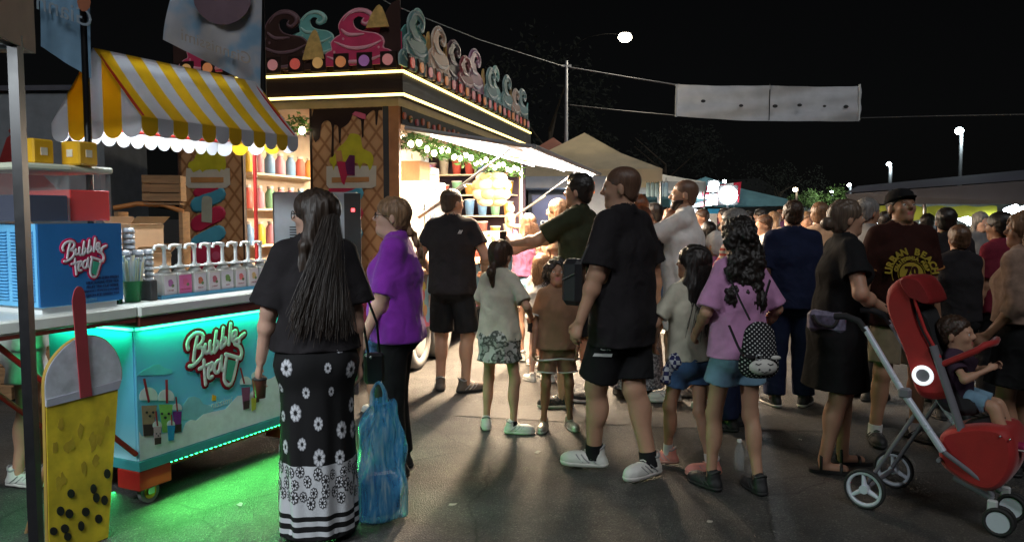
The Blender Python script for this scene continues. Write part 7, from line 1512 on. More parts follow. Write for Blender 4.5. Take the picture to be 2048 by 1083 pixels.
# ---- 7 man green tee
K = person('tall man in dark olive t-shirt holding up a phone', posD(1160,6.45), 1.90, -62, h=.0085, skin='mid', seed=19, g=1.08, head=(-2,4,0), feet=((-.14,.08,-30),(.12,-.08,-5)), arms=((-.20,.52,1.34),(-.02,.50,1.30)), elbows=((-1,-.2,-1),(1,-.2,-1.4)), curl=(1.0,1.0), top=dict(t='tee', m=GRN, sleeve=.78, hem=.86, loose=.02, sw=.025), bottom=dict(t='shorts', m=BLK, len=.9, loose=.04), shoes=SHBW, hair=dict(t='short', m=HD, off=.010, tall=.016), limb=1.05)
pc = Lm(K, K.wr[0]+K.hd[0][1]*.10); o = empty('mobile_phone', (pc.x,pc.y,pc.z+.04), radians(40), 'dark mobile phone raised by the man in the olive t-shirt', 'phone'); b = MB(); b.box((-.038,-.005,-.07),(.038,.005,.07), bev=.004); b.build('phone_body', BLKM, o)
# ---- 8.. people around the counter
person('blonde woman in glasses with hair down facing left behind the olive shirted man', posD(1119,7.7), 1.74, -72, h=.0095, skin='mid', seed=20, top=dict(t='tee', m=TANL), bottom=dict(t='shorts', m=DEN, len=.5), shoes=SHW, hair=dict(t='long', m=HLB, len=.28, w=.08), glasses=METALD, bust=.8, limb=.9)
person('woman with long brown hair in lilac top and denim shorts at the counter', posD(1058,8.5), 1.60, -25, h=.0095, skin='mid', seed=21, arms=((-.30,.30,1.15),None), top=dict(t='tee', m=MAUVE, hem=.92), bottom=dict(t='shorts', m=DENL, len=.35, loose=.02), shoes=SHW, hair=dict(t='long', m=HBR, len=.42, w=.11), limb=.9, hw=1.05)
person('pale faced girl looking left below the phone', posD(1088,8.2), 1.38, -120, h=.009, kid=True, skin='fair', seed=22, top=dict(t='tee', m=TANL), bottom=dict(t='shorts', m=BLK, len=.5), shoes=SHW, hair=dict(t='pony', m=HBR, len=.15, off=.012), limb=.85)
person('blonde child in white shirt and black top in front of the counter crowd', posD(1083,7.35), 1.22, 30, h=.009, kid=True, skin='fair', seed=23, feet=((-.10,.0,-60),(.06,.08,-70)), top=dict(t='tee', m=WH), bottom=dict(t='shorts', m=BLK, len=.5, loose=.03), shoes=SHW, hair=dict(t='long', m=HBL, len=.18, w=.07, strands=40), limb=.85)
person('auburn haired woman in long mottled grey dress behind the big man', posD(1276,6.75), 1.76, -10, h=.0095, skin='mid', seed=24, top=dict(t='dress', m=MOT, sleeve=.6, hem=.10, r=.22, flat=1.1), shoes=SHB, hair=dict(t='long', m=HAUB, len=.2, w=.08), g=1.05)
person('bearded man in grey t-shirt and jeans facing left beside the bright tent', posD(1308,7.9), 1.70, -70, h=.0095, skin='mid', seed=25, top=dict(t='tee', m=GREY), bottom=dict(t='trousers', m=DEN, loose=.03), shoes=SHW, hair=dict(t='short', m=HD, off=.008), beard=HD)
K = person('bald bearded man in white t-shirt and white shorts with a hand at his mouth', pos(1372,797), 1.88, -68, h=.0085, skin='mid', seed=26, g=1.10, belly=.3, head=(-12,4,0), feet=((-.15,.10,-30),(.12,-.04,-20)), arms=((-.03,.17,1.55),(.10,.16,1.53)), elbows=((-1,.5,-1),(1,.7,-1.2)), curl=(1.0,1.1), top=dict(t='tee', m=cloth('bright_white',(0.74,0.72,0.69)), sleeve=.72, hem=.86, loose=.03, sw=.03), bottom=dict(t='shorts', m=WH, len=.85, loose=.045), shoes=SHW, hair=dict(t='buzz', m=hairmat('stubble2', (0.16,0.09,0.06), .2), off=.0015), beard=HD)
b = MB(); w_, d_, pn, th_ = K.hd[1]; x_ = _n(np.cross(d_, pn)); b.tube([w_-d_*.02+pn*(.033*cos(a))+x_*(.033*sin(a)) for a in np.linspace(0,2*pi,13)[:-1]], .010, 5, closed=True); b.build('wrist_watch', CHAR, K.root)
# ---- 15 girl with gingham
K = person('girl in cream t-shirt and coral sneakers with a gingham shirt tied round her waist', posD(1392,4.75), 1.40, -25, h=.0078, kid=True, skin='mid', seed=27, limb=.86, head=(-30,8,0), feet=((-.05,.18,-45),(.05,-.12,-70)), arms=((-.18,.16,.78),(.16,.16,.80)), elbows=((-1,-.6,0),(1,-.8,0)), top=dict(t='tee', m=CREAM, sleeve=.8, hem=.70, loose=.008, sw=.015, off=.010), bottom=dict(t='shorts', m=DEN, len=.52, loose=.035), shoes=SHC, sock=dict(m=WH, h=.20), hair=dict(t='long', m=HD, len=.40, w=.10, off=.016))
Fd = Field((K.P0-.3*K.s), (K.P0+.3*K.s), .009); Fd.cap(K.P0-[0,0,.02], K.P0+[0,0,.06], .118*K.s*1.3*.85, .105*K.s*1.2*.85, .02, [1,0,0], 1.35); Fd.cap(K.P0+[-.12,-.03,.0], K.P0+[.12,-.04,.0], .075*K.s, .075*K.s, .03); Fd.cap(K.P0+[-.11,.02,.0], K.P0+[-.16,.04,-.13], .045, .03, .03); Fd.cut(K.P0+np.array([0,0,.075]), [0,0,1]); V, Q = Fd.mesh(); V = V+vnormals(V,Q)*(.010*sines(V, np.random.default_rng(3), 30))[:,None]; np_mesh('tied_shirt', V, Q, PLAID, K.root)
# ---- 16 girl pink
K = person('girl with long curly black hair in oversized pink t-shirt and pale denim shorts', posD(1492,4.38), 1.56, -12, h=.0078, skin='mid', seed=28, limb=.88, sw=.105, g=.86, hw=.92, head=(-18,0,0), feet=((-.13,.10,-20),(.10,-.02,0)), arms=((-.20,.18,.90),(.20,.18,.88)), elbows=((-.4,-.9,0),(.5,-.9,0)), top=dict(t='tee', m=PINK, sleeve=.92, hem=.78, loose=.015, sw=.022, off=.012, amp=.008), bottom=dict(t='shorts', m=DENL, len=.50, loose=.04), shoes=SHB, hair=dict(t='curly', m=HD, len=.38, off=.022))
K16 = K
Mi = (Matrix.Translation(K.root.location) @ Matrix.Rotation(K.root.rotation_euler.z, 4, 'Z')).inverted()
pc = at(1518,688,4.08); o = empty('small_backpack', (pc.x,pc.y,pc.z-.02), radians(-4), 'small black polka dot backpack with a sleepy white cow face', 'backpack')
Fd = Field((-.16,-.1,-.18),(.16,.12,.19), .006); Fd.cap((0,.0,-.05),(0,.0,.06), .098, .080, .02, (0,1,0), .62); Fd.cap((-.045,0,-.10),(.045,0,-.10), .055, .055, .03); Fd.cap((0,-.04,-.07),(0,-.04,.0), .075, .06, .02, (0,1,0), .5); V, Q = Fd.mesh()
def dots(t, b):
    tc = t.nodes.new('ShaderNodeTexCoord'); mp = t.nodes.new('ShaderNodeMapping'); mp.inputs['Scale'].default_value = (62,0,62); mp.inputs['Rotation'].default_value = (0,radians(45),0); t.links.new(tc.outputs['Object'], mp.inputs[0]); vo = t.nodes.new('ShaderNodeTexVoronoi'); vo.inputs['Randomness'].default_value = 0; vo.inputs['Scale'].default_value = 1; t.links.new(mp.outputs[0], vo.inputs['Vector'])
    c = ramp(t, vo.outputs['Distance'], [(.20,(0.5,0.5,0.5)),(.26,(0.012,0.012,0.014))]); t.links.new(c, b.inputs['Base Color'])
np_mesh('pack_body', V, Q, shader_cloth('polka', dots), o)
FWM = mat('face_white', (0.55,0.54,0.50), .7); MBf = frame((0,-.098,0),(1,0,0),(0,0,1))
def pa_(name, poly, z, m_, th=.004): mb = MB(); mb.prism(poly, (0,0,z), (1,0,0), (0,1,0), th); q = mb.build(name, m_, o); q.data.transform(MBf)
mb = MB(); mb.ell((0.005,-.078,-.085),(.072,.030,.042),18); mb.build('muzzle', FWM, o)
for q in (-1,1):
    mb = MB(); mb.ell((.005+q*.062,-.080,-.035+.0),(.026,.012,.012),10); ea = mb.build('ear', FWM if q > 0 else BLK2, o)
    mb = MB(); mb.tube([(.005+q*.030-.014,-.103,-.062),(.005+q*.030,-.106,-.069),(.005+q*.030+.014,-.103,-.062)], .0025, 5); mb.build('closed_eye', CHAR, o); mb = MB(); mb.ell((.005+q*.026,-.108,-.092),(.005,.003,.005),6); mb.build('nostril', CHAR, o)
mb = MB(); mb.tube([(-.010,-.107,-.102),(.005,-.109,-.108),(.020,-.107,-.102)], .0022, 5); mb.build('smile', CHAR, o)
mb = MB(); mb.tube([(-.02+.014*cos(a), -.085, -.035+.014*sin(a)) for a in np.linspace(0,6.28,11)[:-1]], .005, 5, closed=True); mb.build('ring', SILV, o)
for pts_ in ([at(1462,560,4.14),at(1480,600,4.08),at(1500,640,4.04)],[at(1458,650,4.10),at(1475,690,4.06),at(1488,715,4.04)],[at(1525,610,4.04),at(1540,560,4.12)]):
    mb = MB(); mb.tube([tuple(Matrix.Rotation(radians(4),4,'Z') @ (p_-o.location)) for p_ in pts_], .012, 6, flat=.3); mb.build('strap', mat('black_webbing', (0.012,0.012,0.013), .6), o)
# ---- 17 striped, others behind
K = person('grey haired woman in red and white striped t-shirt with yellow print facing left', posD(1472,5.75), 1.62, -60, h=.009, skin='mid', seed=29, g=1.1, bust=.8, top=dict(t='tee', m=STRP, sleeve=.8), bottom=dict(t='trousers', m=NAVY, loose=.03), shoes=SHB, hair=dict(t='short', m=HG, off=.014))
bv = BVHTree.FromPolygons([v_.co[:] for v_ in K.top.data.vertices], [tuple(p_.vertices) for p_ in K.top.data.polygons]); Mi = (Matrix.Translation(K.root.location) @ Matrix.Rotation(K.root.rotation_euler.z, 4, 'Z')).inverted(); fm = stick_on(None, bv, Mi, 1458, 560)
if fm: text_obj('shirt_print', 'SUMMER', .055, fm, mat('print_yellow_cloth', (0.5,0.38,0.03), .8), K.root, th=.004, offset=.003)
person('child in a white cap with a black ponytail in the gap behind the gingham girl', posD(1437,6.3), 1.45, -30, h=.010, kid=True, skin='mid', seed=30, top=dict(t='tee', m=MAUVE), bottom=dict(t='shorts', m=BLK), shoes=SHW, hair=dict(t='pony', m=WH, len=.1, off=.016))
person('dark haired girl in a mauve top beside the white shirted man', posD(1418,7.8), 1.52, 10, h=.011, skin='mid', seed=31, top=dict(t='tee', m=MAUVE), bottom=dict(t='shorts', m=BLK), shoes=SHW, hair=dict(t='long', m=HD, len=.2, w=.08, strands=40), limb=.9)
person('broad man in navy t-shirt and navy trousers seen from behind', pos(1578,812), 1.70, 6, h=.009, skin='mid', seed=32, g=1.16, limb=1.08, feet=((-.12,0,-20),(.12,.02,30)), top=dict(t='tee', m=NAVY, sleeve=.85, hem=.82, loose=.025, sw=.03), bottom=dict(t='trousers', m=NAVY, loose=.04), shoes=SHBW, hair=dict(t='short', m=HB, off=.006))
# ---- 20 woman with pram
K = person('woman in black knee length dress with hair tied up pushing the red pushchair', pos(1672,936), 1.68, 96, h=.0078, skin='mid', seed=33, g=1.14, hw=1.08, bust=1.0, belly=.25, limb=1.06, head=(-6,8,0), lean=(3,0), feet=((-.08,.06,-5),(.09,-.10,10)), arms=((-.10,.30,.99),(.19,.20,1.00)), elbows=((-.8,-1,0),(1,-1,0)), curl=(1,1.1), top=dict(t='dress', m=BLK, sleeve=.62, hem=.52, r=.205, flat=1.2, sw=.025), shoes=dict(t='sandal', m=mat('sandal_black', (0.015,0.014,0.014), .5)), hair=dict(t='bun', m=hairmat('ash', (0.12,0.085,0.06)), off=.012, ph=-.02))
mb = MB(); w_, d_, pn, th_ = K.hd[1]; x_ = _n(np.cross(d_, pn)); mb.tube([w_-d_*.015+pn*(.034*cos(a))+x_*(.034*sin(a)) for a in np.linspace(0,2*pi,13)[:-1]], .009, 5, closed=True); mb.build('wrist_strap', CHAR, K.root)
mb = MB(); mb.tube([K.shc+K.up*.05+K.XS*(.08*cos(a))+K.YS*(.085*sin(a)+.03)-K.up*(.03*sin(a)) for a in np.linspace(.3,2.8,12)], .003, 5); mb.build('necklace', SILV, K.root)
# ---- 21 man cap
K = person('man in black cap and dark maroon t-shirt with a round yellow print', posD(1800,5.45), 1.76, 178, h=.0078, skin='tan', seed=34, g=1.12, belly=.35, limb=1.05, sw=.175, head=(-6,14,0), feet=((-.16,.0,-20),(.16,.06,12)), arms=((-.28,.02,.86),(.30,.05,.85)), top=dict(t='tee', m=MAR, sleeve=.82, hem=.82, loose=.03, sw=.028, trim=mat('trim_orange', (0.30,0.12,0.03), .9)), bottom=dict(t='shorts', m=KHA, len=.85, loose=.045), shoes=SHB, sock=dict(m=WH, h=.12), hair=dict(t='buzz', m=HD, off=.004))
cp_ = MB(); HPk = K.HP; M_ = Matrix((K.hr, K.hf, K.hu)).transposed().to_4x4(); M_.translation = Vector(HPk(0,-.012,.040)); cp_.lathe([(.092,0),(.094,.02),(.086,.055),(.062,.082),(.03,.094),(0,.097)], 20, M=M_ @ Matrix.Scale(1.17,4,(0,1,0)) ); cp_.build('cap_crown', BLK, K.root)
cp_ = MB(); vis = [(x*.001, y*.001) for x, y in ((-66,68),(-58,105),(-34,132),(0,140),(34,132),(58,105),(66,68),(0,92))]; cp_.prism(vis, (0,0,.012), (1,0,0), (0,1,0), .006); q = cp_.build('cap_peak', BLK, K.root); q.data.transform(M_)
K21 = K; bv = BVHTree.FromPolygons([v_.co[:] for v_ in K.top.data.vertices], [tuple(p_.vertices) for p_ in K.top.data.polygons]); Mi = (Matrix.Translation(K.root.location) @ Matrix.Rotation(K.root.rotation_euler.z, 4, 'Z')).inverted(); fm = stick_on(None, bv, Mi, 1822, 548)
YP = mat('print_mustard', (0.30,0.22,0.015), .8, var=.15, nscale=30)
if fm:
    def ringtxt(s_, r, size, a0, a1):
        for i, ch in enumerate(s_):
            if ch == ' ': continue
            a = a0+(a1-a0)*i/(len(s_)-1); text_obj('print_letter', ch, size, fm @ Matrix.Translation((r*cos(a), r*sin(a), 0.010)) @ Matrix.Rotation(a-pi/2, 4, 'Z'), YP, K.root, th=.003, offset=.003)
    ringtxt('URBAN BEACH', .150, .062, radians(172), radians(8)); ringtxt('CALIFORNIA SURF', .105, .030, radians(165), radians(15))
    for r in (.128,.088): mb = MB(); mb.tube([(r*cos(a), r*sin(a), .003) for a in np.linspace(radians(-20),radians(200),30)], .004, 5, flat=.6); q = mb.build('print_ring', YP, K.root); q.data.transform(fm)
    mb = MB(); mb.prism([(.078*cos(a), .078*sin(a)) for a in np.linspace(radians(-15),radians(195),24)], (0,0,0), (1,0,0), (0,1,0), .005); q = mb.build('print_disc', YP, K.root); q.data.transform(fm); text_obj('print_number', '70', .085, fm @ Matrix.Translation((0,.015,.0075)), MAR, K.root, th=.002, offset=.004)
person('grey haired man in grey t-shirt right behind the woman in the black dress', posD(1733,6.7), 1.72, 70, h=.010, skin='tan', seed=35, top=dict(t='tee', m=GREY), bottom=dict(t='trousers', m=BLK), shoes=SHB, hair=dict(t='short', m=HG, off=.010))
person('fair haired person in peach top just left of the pram woman in black', posD(1640,7.2), 1.70, 30, h=.011, skin='mid', seed=36, top=dict(t='tee', m=TANL), bottom=dict(t='trousers', m=BLK), shoes=SHB, hair=dict(t='short', m=HLB, off=.006))
person('dark haired person in black carrying a backpack strap right of the capped man', posD(1893,6.6), 1.64, 20, h=.010, skin='tan', seed=37, top=dict(t='tee', m=BLK2), bottom=dict(t='trousers', m=BLK), shoes=SHB, hair=dict(t='short', m=HD, off=.010), g=1.05)
person('short haired woman in black vest top with bare tattooed arm', posD(1921,6.0), 1.50, 10, h=.010, skin='tan', seed=38, top=dict(t='tank', m=BLK2, sleeve=0), bottom=dict(t='trousers', m=BLK), shoes=SHB, hair=dict(t='short', m=HBR, off=.012), limb=.92)
person('dark haired man in dark red t-shirt near the right edge', posD(2003,6.1), 1.60, -30, h=.010, skin='tan', seed=39, top=dict(t='tee', m=DRED, sleeve=.8), bottom=dict(t='trousers', m=BLK), shoes=SHB, hair=dict(t='short', m=HD, off=.012))
person('woman with wavy light brown hair in tan cardigan and black skirt at the right edge', posD(2052,4.75), 1.60, -38, h=.0085, skin='tan', seed=40, g=1.1, hw=1.1, bust=.9, head=(-35,4,0), arms=((-.21,.10,.86),(.22,.10,.86)), top=dict(t='tee', m=cloth('beige_knit',(0.24,0.16,0.12),.35), sleeve=1.35, hem=.93, loose=.02, off=.016, amp=.008), bottom=dict(t='skirt', m=BLK, z=.55, r=.20, flat=1.15), shoes=SHB, hair=dict(t='long', m=HLB, len=.42, w=.13, strands=160, off=.020))
# ---- vendor behind the cart
person('vendor behind the cart whose bare leg and white sneakers show below the shelf', posD(38,4.62), 1.55, 60, h=.010, skin='mid', seed=41, feet=((-.08,.05,10),(.10,-.06,40)), arms=((-.14,.30,1.0),(.16,.32,1.0)), top=dict(t='tee', m=WH, hem=.80), bottom=dict(t='shorts', m=WH, len=.55, loose=.05), shoes=SHW, hair=dict(t='short', m=HB, off=.01), limb=.95)
# ---- people further off
far_ = [(1405,11.0,1.66,'h'),(1450,12.5,1.70,'d'),(1530,9.0,1.58,'p'),(1548,11.5,1.64,'t'),(1522,13.5,1.70,'d'),(1612,9.5,1.62,'t'),(1625,12.0,1.66,'g'),(1592,14.0,1.66,'b'),(1660,10.5,1.70,'d'),(1690,9.0,1.60,'m'),(1770,9.2,1.62,'d'),(1855,9.4,1.60,'b'),(1868,12.0,1.70,'d'),(1960,8.8,1.62,'g'),(1985,11.5,1.55,'p'),(1340,10.5,1.66,'m'),(1370,13.5,1.68,'d'),(1262,10.8,1.62,'g'),(1226,12.5,1.58,'t'),(1500,16.0,1.68,'b'),(1560,17.5,1.70,'m'),(1640,16.5,1.66,'d')]
cols = {'h':('pale pink',cloth('pale_pink',(0.42,0.25,0.28)),HB),'d':('dark',BLK2,HD),'p':('white',WH,HBR),'t':('tan',TANL,HBL),'g':('grey',GREY,HG),'b':('blue',DEN,HD),'m':('mauve',MAUVE,HAUB)}
hw_ = {id(HB):'dark brown hair',id(HD):'black hair',id(HBR):'brown hair',id(HBL):'blond hair',id(HG):'grey hair',id(HAUB):'auburn hair'}
where = ['behind the bald man in white','under the left flood light','left of the navy shirted man','beside the navy shirted man, further back','far back left of the navy shirted man','right of the navy shirted man','back right of the navy shirted man','far back under the small warm lamp','behind the woman in the black dress','nearest behind the pram woman\'s shoulder','left of the capped man','right of the capped man','far back right of the capped man','before the lit stall table','behind the lit stall table','right of the bearded man in grey','far back near the striped stall','behind the big man\'s back','under the cream tent','farthest back in the middle of the street','farthest back behind the navy shirted man','farthest back below the lit tree']
for i, (u, D, H, c_) in enumerate(far_):
    cn, cm, hm_ = cols[c_]; rg3 = random.Random(i); fem = rg3.random() < .5
    person(f'distant person with {hw_[id(hm_)]} in {cn} top, {where[i]}', posD(u,D), H, rg3.choice([-70,-30,0,30,60,170,-100]), h=.0135 if D < 12 else .017, skin=rg3.choice(['mid','tan','fair']), seed=60+i, far=True, group='people further down the street', top=dict(t='tee', m=cm), bottom=dict(t='trousers' if not fem else 'shorts', m=rg3.choice([BLK,DEN,NAVY])), shoes=rg3.choice([SHW,SHB]), hair=dict(t='long' if fem else 'short', m=hm_, len=.25, w=.09, off=.012), limb=.92 if fem else 1.0)
# ------------------------------------------------------------------ RED PUSHCHAIR
PA = gnd(1728,1016); PBk = gnd(1786,974); axl = (PBk-PA); wdt = axl.length; WD = axl.normalized(); FD = Vector((WD.y,-WD.x,0)); PO = (PA+PBk)/2
prz = atan2(FD.y, FD.x)
pr = empty('pushchair', (PO.x,PO.y,0), prz, 'red pushchair with silver frame tubes and three spoked rear wheels facing right', 'pushchair')
# local axes: x forward, y to the far side
hw2 = wdt/2; TUB = mat('pram_tube', (0.66,0.72,0.82), .28, metal=.35, var=.05); RF = mat('pram_red_fabric', (0.36,0.014,0.012), .65, var=.12, nscale=10, bmp=.25, bscale=120, sheen=.2); DF = mat('pram_dark_fabric', (0.02,0.02,0.022), .8, bmp=.3); PGR = mat('pram_grey', (0.16,0.16,0.18), .5, var=.1); RIMW = mat('pram_rim', (0.60,0.65,0.72), .35, var=.05)
def pl_(u, v, y=-hw2):
    o_ = PO + Vector((-sin(prz), cos(prz), 0))*y; s_, z = on_plane(u, v, (o_.x,o_.y,0), FD); return s_, z
for q in (-1, 1):
    y = q*hw2; R = .108
    w = MB(); w.lathe([(R-.014,-.016),(R-.004,-.016),(R,-.008),(R,.008),(R-.004,.016),(R-.014,.016)], 32, M=frame((0,y,R),(1,0,0),(0,0,1)), caps=False); wo = w.build('rear_wheel', RUBD, pr)
    w = MB(); w.lathe([(R-.030,-.010),(R-.013,-.012),(R-.013,.012),(R-.030,.010)], 32, M=frame((0,y,R),(1,0,0),(0,0,1)), caps=False); w.build('rim', RIMW, wo)
    for k in range(3):
        a = pi/2+2*pi*k/3+.1; s_ = MB(); s_.tube([(0,y,R),((R-.02)*cos(a),y,R+(R-.02)*sin(a))], [.017,.010], 8, flat=.7); s_.build('spoke', RIMW, wo)
    s_ = MB(); s_.cyl((0,y-.020,R),(0,y+.020,R), .024, n=16); s_.build('hub', RIMW, wo)
b = MB(); b.tube([(0,-hw2+.02,.108),(0,hw2-.02,.108)], .012, 8); b.build('rear_axle', PGR, pr)
for q in (-1, 1):
    y = q*(hw2-.035); h0 = pl_(1724,655); h1 = pl_(1882,905); m0 = pl_(1805,790)
    b = MB(); b.tube([(h0[0],y,h0[1]),(m0[0]-.004,y,m0[1])], .0165, 12); b.build('handle_tube', TUB, pr)
    b = MB(); b.tube([(m0[0],y,m0[1]),(h1[0],y,h1[1]),], .0185, 12); b.build('frame_tube', TUB, pr)
    b = MB(); b.box((m0[0]-.03,y-.022,m0[1]-.02),(m0[0]+.03,y+.022,m0[1]+.035), bev=.01); b.build('joint', PGR, pr)
    b = MB(); b.tube([(m0[0]+.05,y,m0[1]-.10),(.0,y+q*.01,.125)], .011, 8); b.build('rear_leg', PGR, pr)
    b = MB(); f0 = pl_(1975,1000); b.tube([(h1[0],y,h1[1]),(f0[0]-.02,y*.75,f0[1]+.05),(f0[0],y*.7,f0[1])], .013, 8); b.build('front_leg', PGR, pr)
    # handles
    g0 = pl_(1650,628); b = MB(); b.tube([(h0[0]+.01,y,h0[1]-.02),(h0[0]-.03,y,h0[1]+.03),(h0[0]-.10,y,h0[1]+.05),(h0[0]-.16,y,h0[1]+.045)], .018, 10); b.build('hand_grip', DF, pr)
    # front twin wheels
    for d_ in (-.022,.022):
        fx, fy = pl_(1990,1030)[0], y*.7; Rf = .072; w = MB(); w.lathe([(Rf-.018,-.011),(Rf-.003,-.011),(Rf,0),(Rf-.003,.011),(Rf-.018,.011)], 24, M=frame((fx,fy+d_,Rf),(1,0,0),(0,0,1)), caps=False); wo = w.build('front_wheel', RUBD, pr)
        w = MB(); w.cyl((fx,fy+d_-.008,Rf),(fx,fy+d_+.008,Rf), Rf-.02, n=20); w.build('hub', RIMW, wo)
    b = MB(); b.box((pl_(1975,1000)[0]-.02,y*.7-.014,.10),(pl_(1975,1000)[0]+.025,y*.7+.014,.17), bev=.006); b.build('castor_block', mat('pale_castor', (0.5,0.52,0.52), .4), pr)
b = MB(); x = pl_(1882,905); b.tube([(x[0]-.02,-hw2+.03,x[1]-.05),(x[0]-.02,hw2-.03,x[1]-.05)], .011, 8); b.build('cross_bar', PGR, pr)
# dark changing bag slung between the handles
# seat back and hood: shell in red fabric
def shell(name, prof, w_, m_, th=.02, z=0):
    """prof: side outline polygon (x, z); extruded across the chair with softened edges"""
    F = MB(); ys = [(-w_, .86), (-w_*.92, .97), (-w_*.6, 1.0), (0, 1.02), (w_*.6, 1.0), (w_*.92, .97), (w_, .86)]; cx = sum(p[0] for p in prof)/len(prof); cz = sum(p[1] for p in prof)/len(prof); n_ = len(prof); vs = []
    for y, k in ys: vs += [(cx+(p[0]-cx)*k, y, cz+(p[1]-cz)*k) for p in prof]
    fs = [(i*n_+k, i*n_+(k+1)%n_, (i+1)*n_+(k+1)%n_, (i+1)*n_+k) for i in range(len(ys)-1) for k in range(n_)]; F.add(vs, fs, 0, True); F.add(vs, [tuple(range(n_)), tuple(range((len(ys)-1)*n_, len(ys)*n_))[::-1]]); return F.build(name, m_, pr)
def PP(pts, y=-.12): return [pl_(u, v, y) for u, v in pts]
seatb = cat_rom(PP([(1776,575),(1795,558),(1815,556),(1822,600),(1836,650),(1862,700),(1880,745),(1905,790),(1890,800),(1850,798),(1830,775),(1815,720),(1800,680),(1782,640),(1772,605)]), 3, True); shell('seat_back', seatb, .135, RF)
hood = cat_rom(PP([(1800,556),(1830,553),(1850,570),(1866,605),(1850,607),(1835,600),(1815,590)]), 3, True); shell('hood', hood, .15, mat('pram_hood', (0.22,0.010,0.010), .7, var=.15, bmp=.3))
b = MB(); b.tube([(p[0],-.138,p[1]) for p in PP([(1822,562),(1832,610),(1850,660),(1880,715)], -.14)], .009, 6); b.build('piping', mat('pram_piping', (0.45,0.02,0.02), .5), pr)
liner = cat_rom(PP([(1838,610),(1862,618),(1888,700),(1935,790),(1960,800),(1955,825),(1900,815),(1870,760),(1846,680)], 0), 3, True); shell('seat_liner', liner, .11, DF)
b = MB(); s0 = PP([(1868,690),(1905,800),(1925,860)], -.13); b.tube([(p[0],-.145,p[1]) for p in s0], .022, 8, flat=.5); b.build('side_bar', PGR, pr)
b = MB(); c_ = PP([(1846,750)], -.16)[0]; b.tube([(c_[0]+.043*cos(a),-.165,c_[1]+.043*sin(a)) for a in np.linspace(0,2*pi,25)[:-1]], .010, 8, closed=True); b.build('hub_ring', emat('ring_glow', (0.92,0.96,1.0), .9), pr); b = MB(); b.cyl((c_[0],-.160,c_[1]),(c_[0],-.145,c_[1]), .037, n=20); b.build('hub_disc', PGR, pr)  # white glow on the ring stands in for its reflection
b = MB(); a0 = PP([(1880,730),(1925,712),(1955,700),(1968,690)], -.13); b.tube([(p[0],-.13,p[1]) for p in a0]+[(a0[-1][0]+.02,0,a0[-1][1])]+[(p[0],.13,p[1]) for p in a0[::-1]], .017, 8); b.build('bumper_bar', RF, pr)
b = MB(); a0 = PP([(1885,735),(1900,790),(1918,850)], -.12); b.tube([(p[0],-.125,p[1]) for p in a0], .016, 8, flat=.6); b.build('seat_strap', RF, pr)
# footmuff basket
bk = cat_rom(PP([(1882,880),(1890,860),(1930,850),(1980,848),(2018,858),(2034,890),(2032,930),(2012,965),(1985,978),(1950,968),(1905,940),(1884,915)], -.10), 3, True); shell('footmuff', bk, .165, RF)
b = MB(); p_ = PP([(1930,845),(1985,832),(2005,840),(1990,862),(1945,868)], -.05); b.prism(p_, (0,0.06,0), (1,0,0), (0,0,1), .12); q = b.build('footmuff_flap', DF, pr)
for u, v in ((2000,872),(2020,878)): p_ = PP([(u,v)], -.17)[0]; b = MB(); b.ell((p_[0],-.168,p_[1]),(.006,.006,.006),6); b.build('stud', SILV, pr)
b = MB(); lf = PP([(1905,955),(1960,985),(1985,1000)], -.1); b.tube([(p[0],-.08,p[1]) for p in lf], .016, 8); b.tube([(p[0],.08,p[1]) for p in lf], .016, 8); b.build('lower_rail', PGR, pr)
# changing bag on the handle
pc = at(1655,632,4.72); o = empty('changing_bag', (pc.x,pc.y,pc.z-.02), prz, 'grey patterned changing bag hanging from the pushchair handle', 'bag'); b = MB(); b.box((-.11,-.06,-.075),(.12,.06,.055), bev=.025); b.build('bag_body', mat('bag_print', (0.17,0.16,0.24), .7, var=.5, nscale=30), o); b = MB(); b.tube(cat_rom([(-.06,-.065,.03),(-.02,-.07,-.02),(.06,-.07,-.03),(.09,-.065,.02)],4), .010, 6); b.build('strap', CHAR, o)
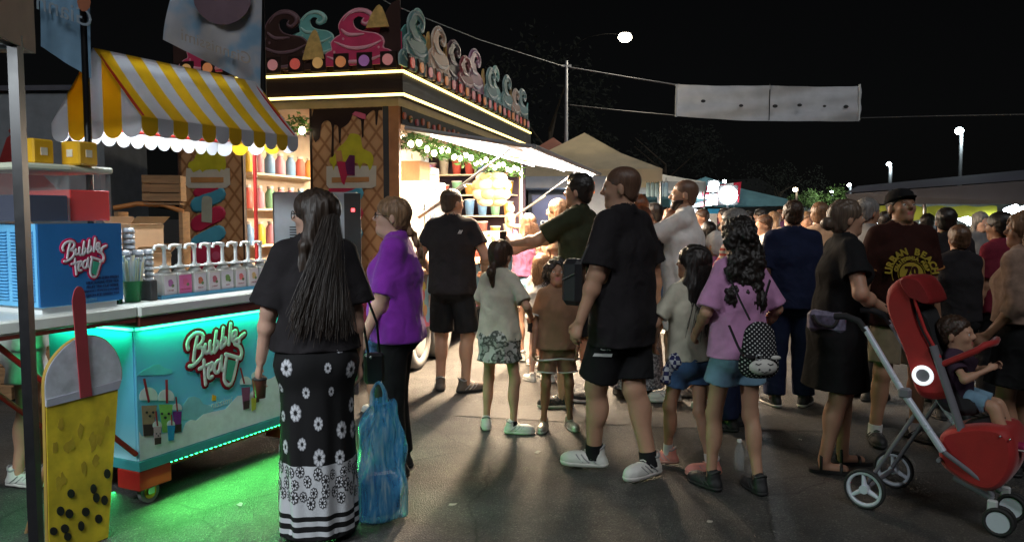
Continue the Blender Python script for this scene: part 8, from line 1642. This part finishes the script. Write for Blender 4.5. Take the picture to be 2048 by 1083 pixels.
# toddler
tp_ = PP([(1903,745)], 0)[0]; tw_ = Matrix.Translation((PO.x,PO.y,0)) @ Matrix.Rotation(prz,4,'Z') @ Vector((tp_[0]+.02,0,0))
sz_ = PP([(1905,775)], 0)[0][1]
K = person('toddler in dark top and pale denim shorts sitting in the pushchair', (tw_.x,tw_.y,0), .80, 90-math.degrees(prz), h=.007, kid=True, skin='mid', seed=50, seat=(0,.0,sz_-.02), limb=1.0, feet=((-.06,.27,0,.42),(.06,.27,0,.42)), arms=((-.08,.16,sz_+.13),(.08,.16,sz_+.13)), elbows=((-1,-.5,-1),(1,-.5,-1)), head=(0,8,0), hh=.18, sw=.075,
   top=dict(t='tee', m=cloth('toddler_top',(0.05,0.03,0.05)), hem=sz_-.06, off=.012), bottom=dict(t='shorts', m=DENL, len=.85, loose=.018), shoes={'m': mat('shoe_magenta', (0.30,0.02,0.08), .5, var=.2), 'sole': RUB}, hair=dict(t='short', m=HB, off=.010), glute=0.1)
# ------------------------------------------------------------------ small litter on the ground
bp_ = gnd(1478,940); o = empty('plastic_bottle', bp_, 0, 'small clear plastic bottle standing on the asphalt behind the pink shirted girl', 'bottle'); b = MB(); b.lathe([(.028,0),(.031,.01),(.031,.10),(.027,.115),(.031,.13),(.012,.17),(.012,.18)], 16); b.build('bottle_body', mat('pet_bottle', (0.6,0.65,0.68), .1, var=.1, alpha=.16, spec=.8), o); b = MB(); b.cyl((0,0,.18),(0,0,.195), .015, n=12); b.build('cap', WHP, o)
for i, (u, v, lb) in enumerate(((812,858,'tiny white paper scrap left of the girl in the white shirt'),(1075,905,'crumpled paper scrap on the open asphalt left of the big man'),(905,1010,'flattened pale wrapper in the empty foreground'),(1420,1045,'small torn wrapper in front of the girls'),(1600,880,'cigarette packet sized scrap left of the sandals'),(480,1010,'small paper scrap in the green light'))):
    rg4 = random.Random(i); p_ = gnd(u, v); o = empty('paper_scrap', p_, rg4.uniform(0,3), lb, 'litter', 'litter on the asphalt'); b = MB(); r_ = rg4.uniform(.014,.026)
    pts_ = [(r_*rg4.uniform(.6,1.3)*cos(a), r_*rg4.uniform(.5,1.1)*sin(a), .003+rg4.uniform(0,.010)) for a in np.linspace(0,2*pi,8)[:-1]]; b.add(pts_+[(0,0,.012)], [(k,(k+1)%7,7) for k in range(7)]); b.build('crumpled_paper', mat('scrap', (0.45,0.43,0.38), .8, var=.3), o)
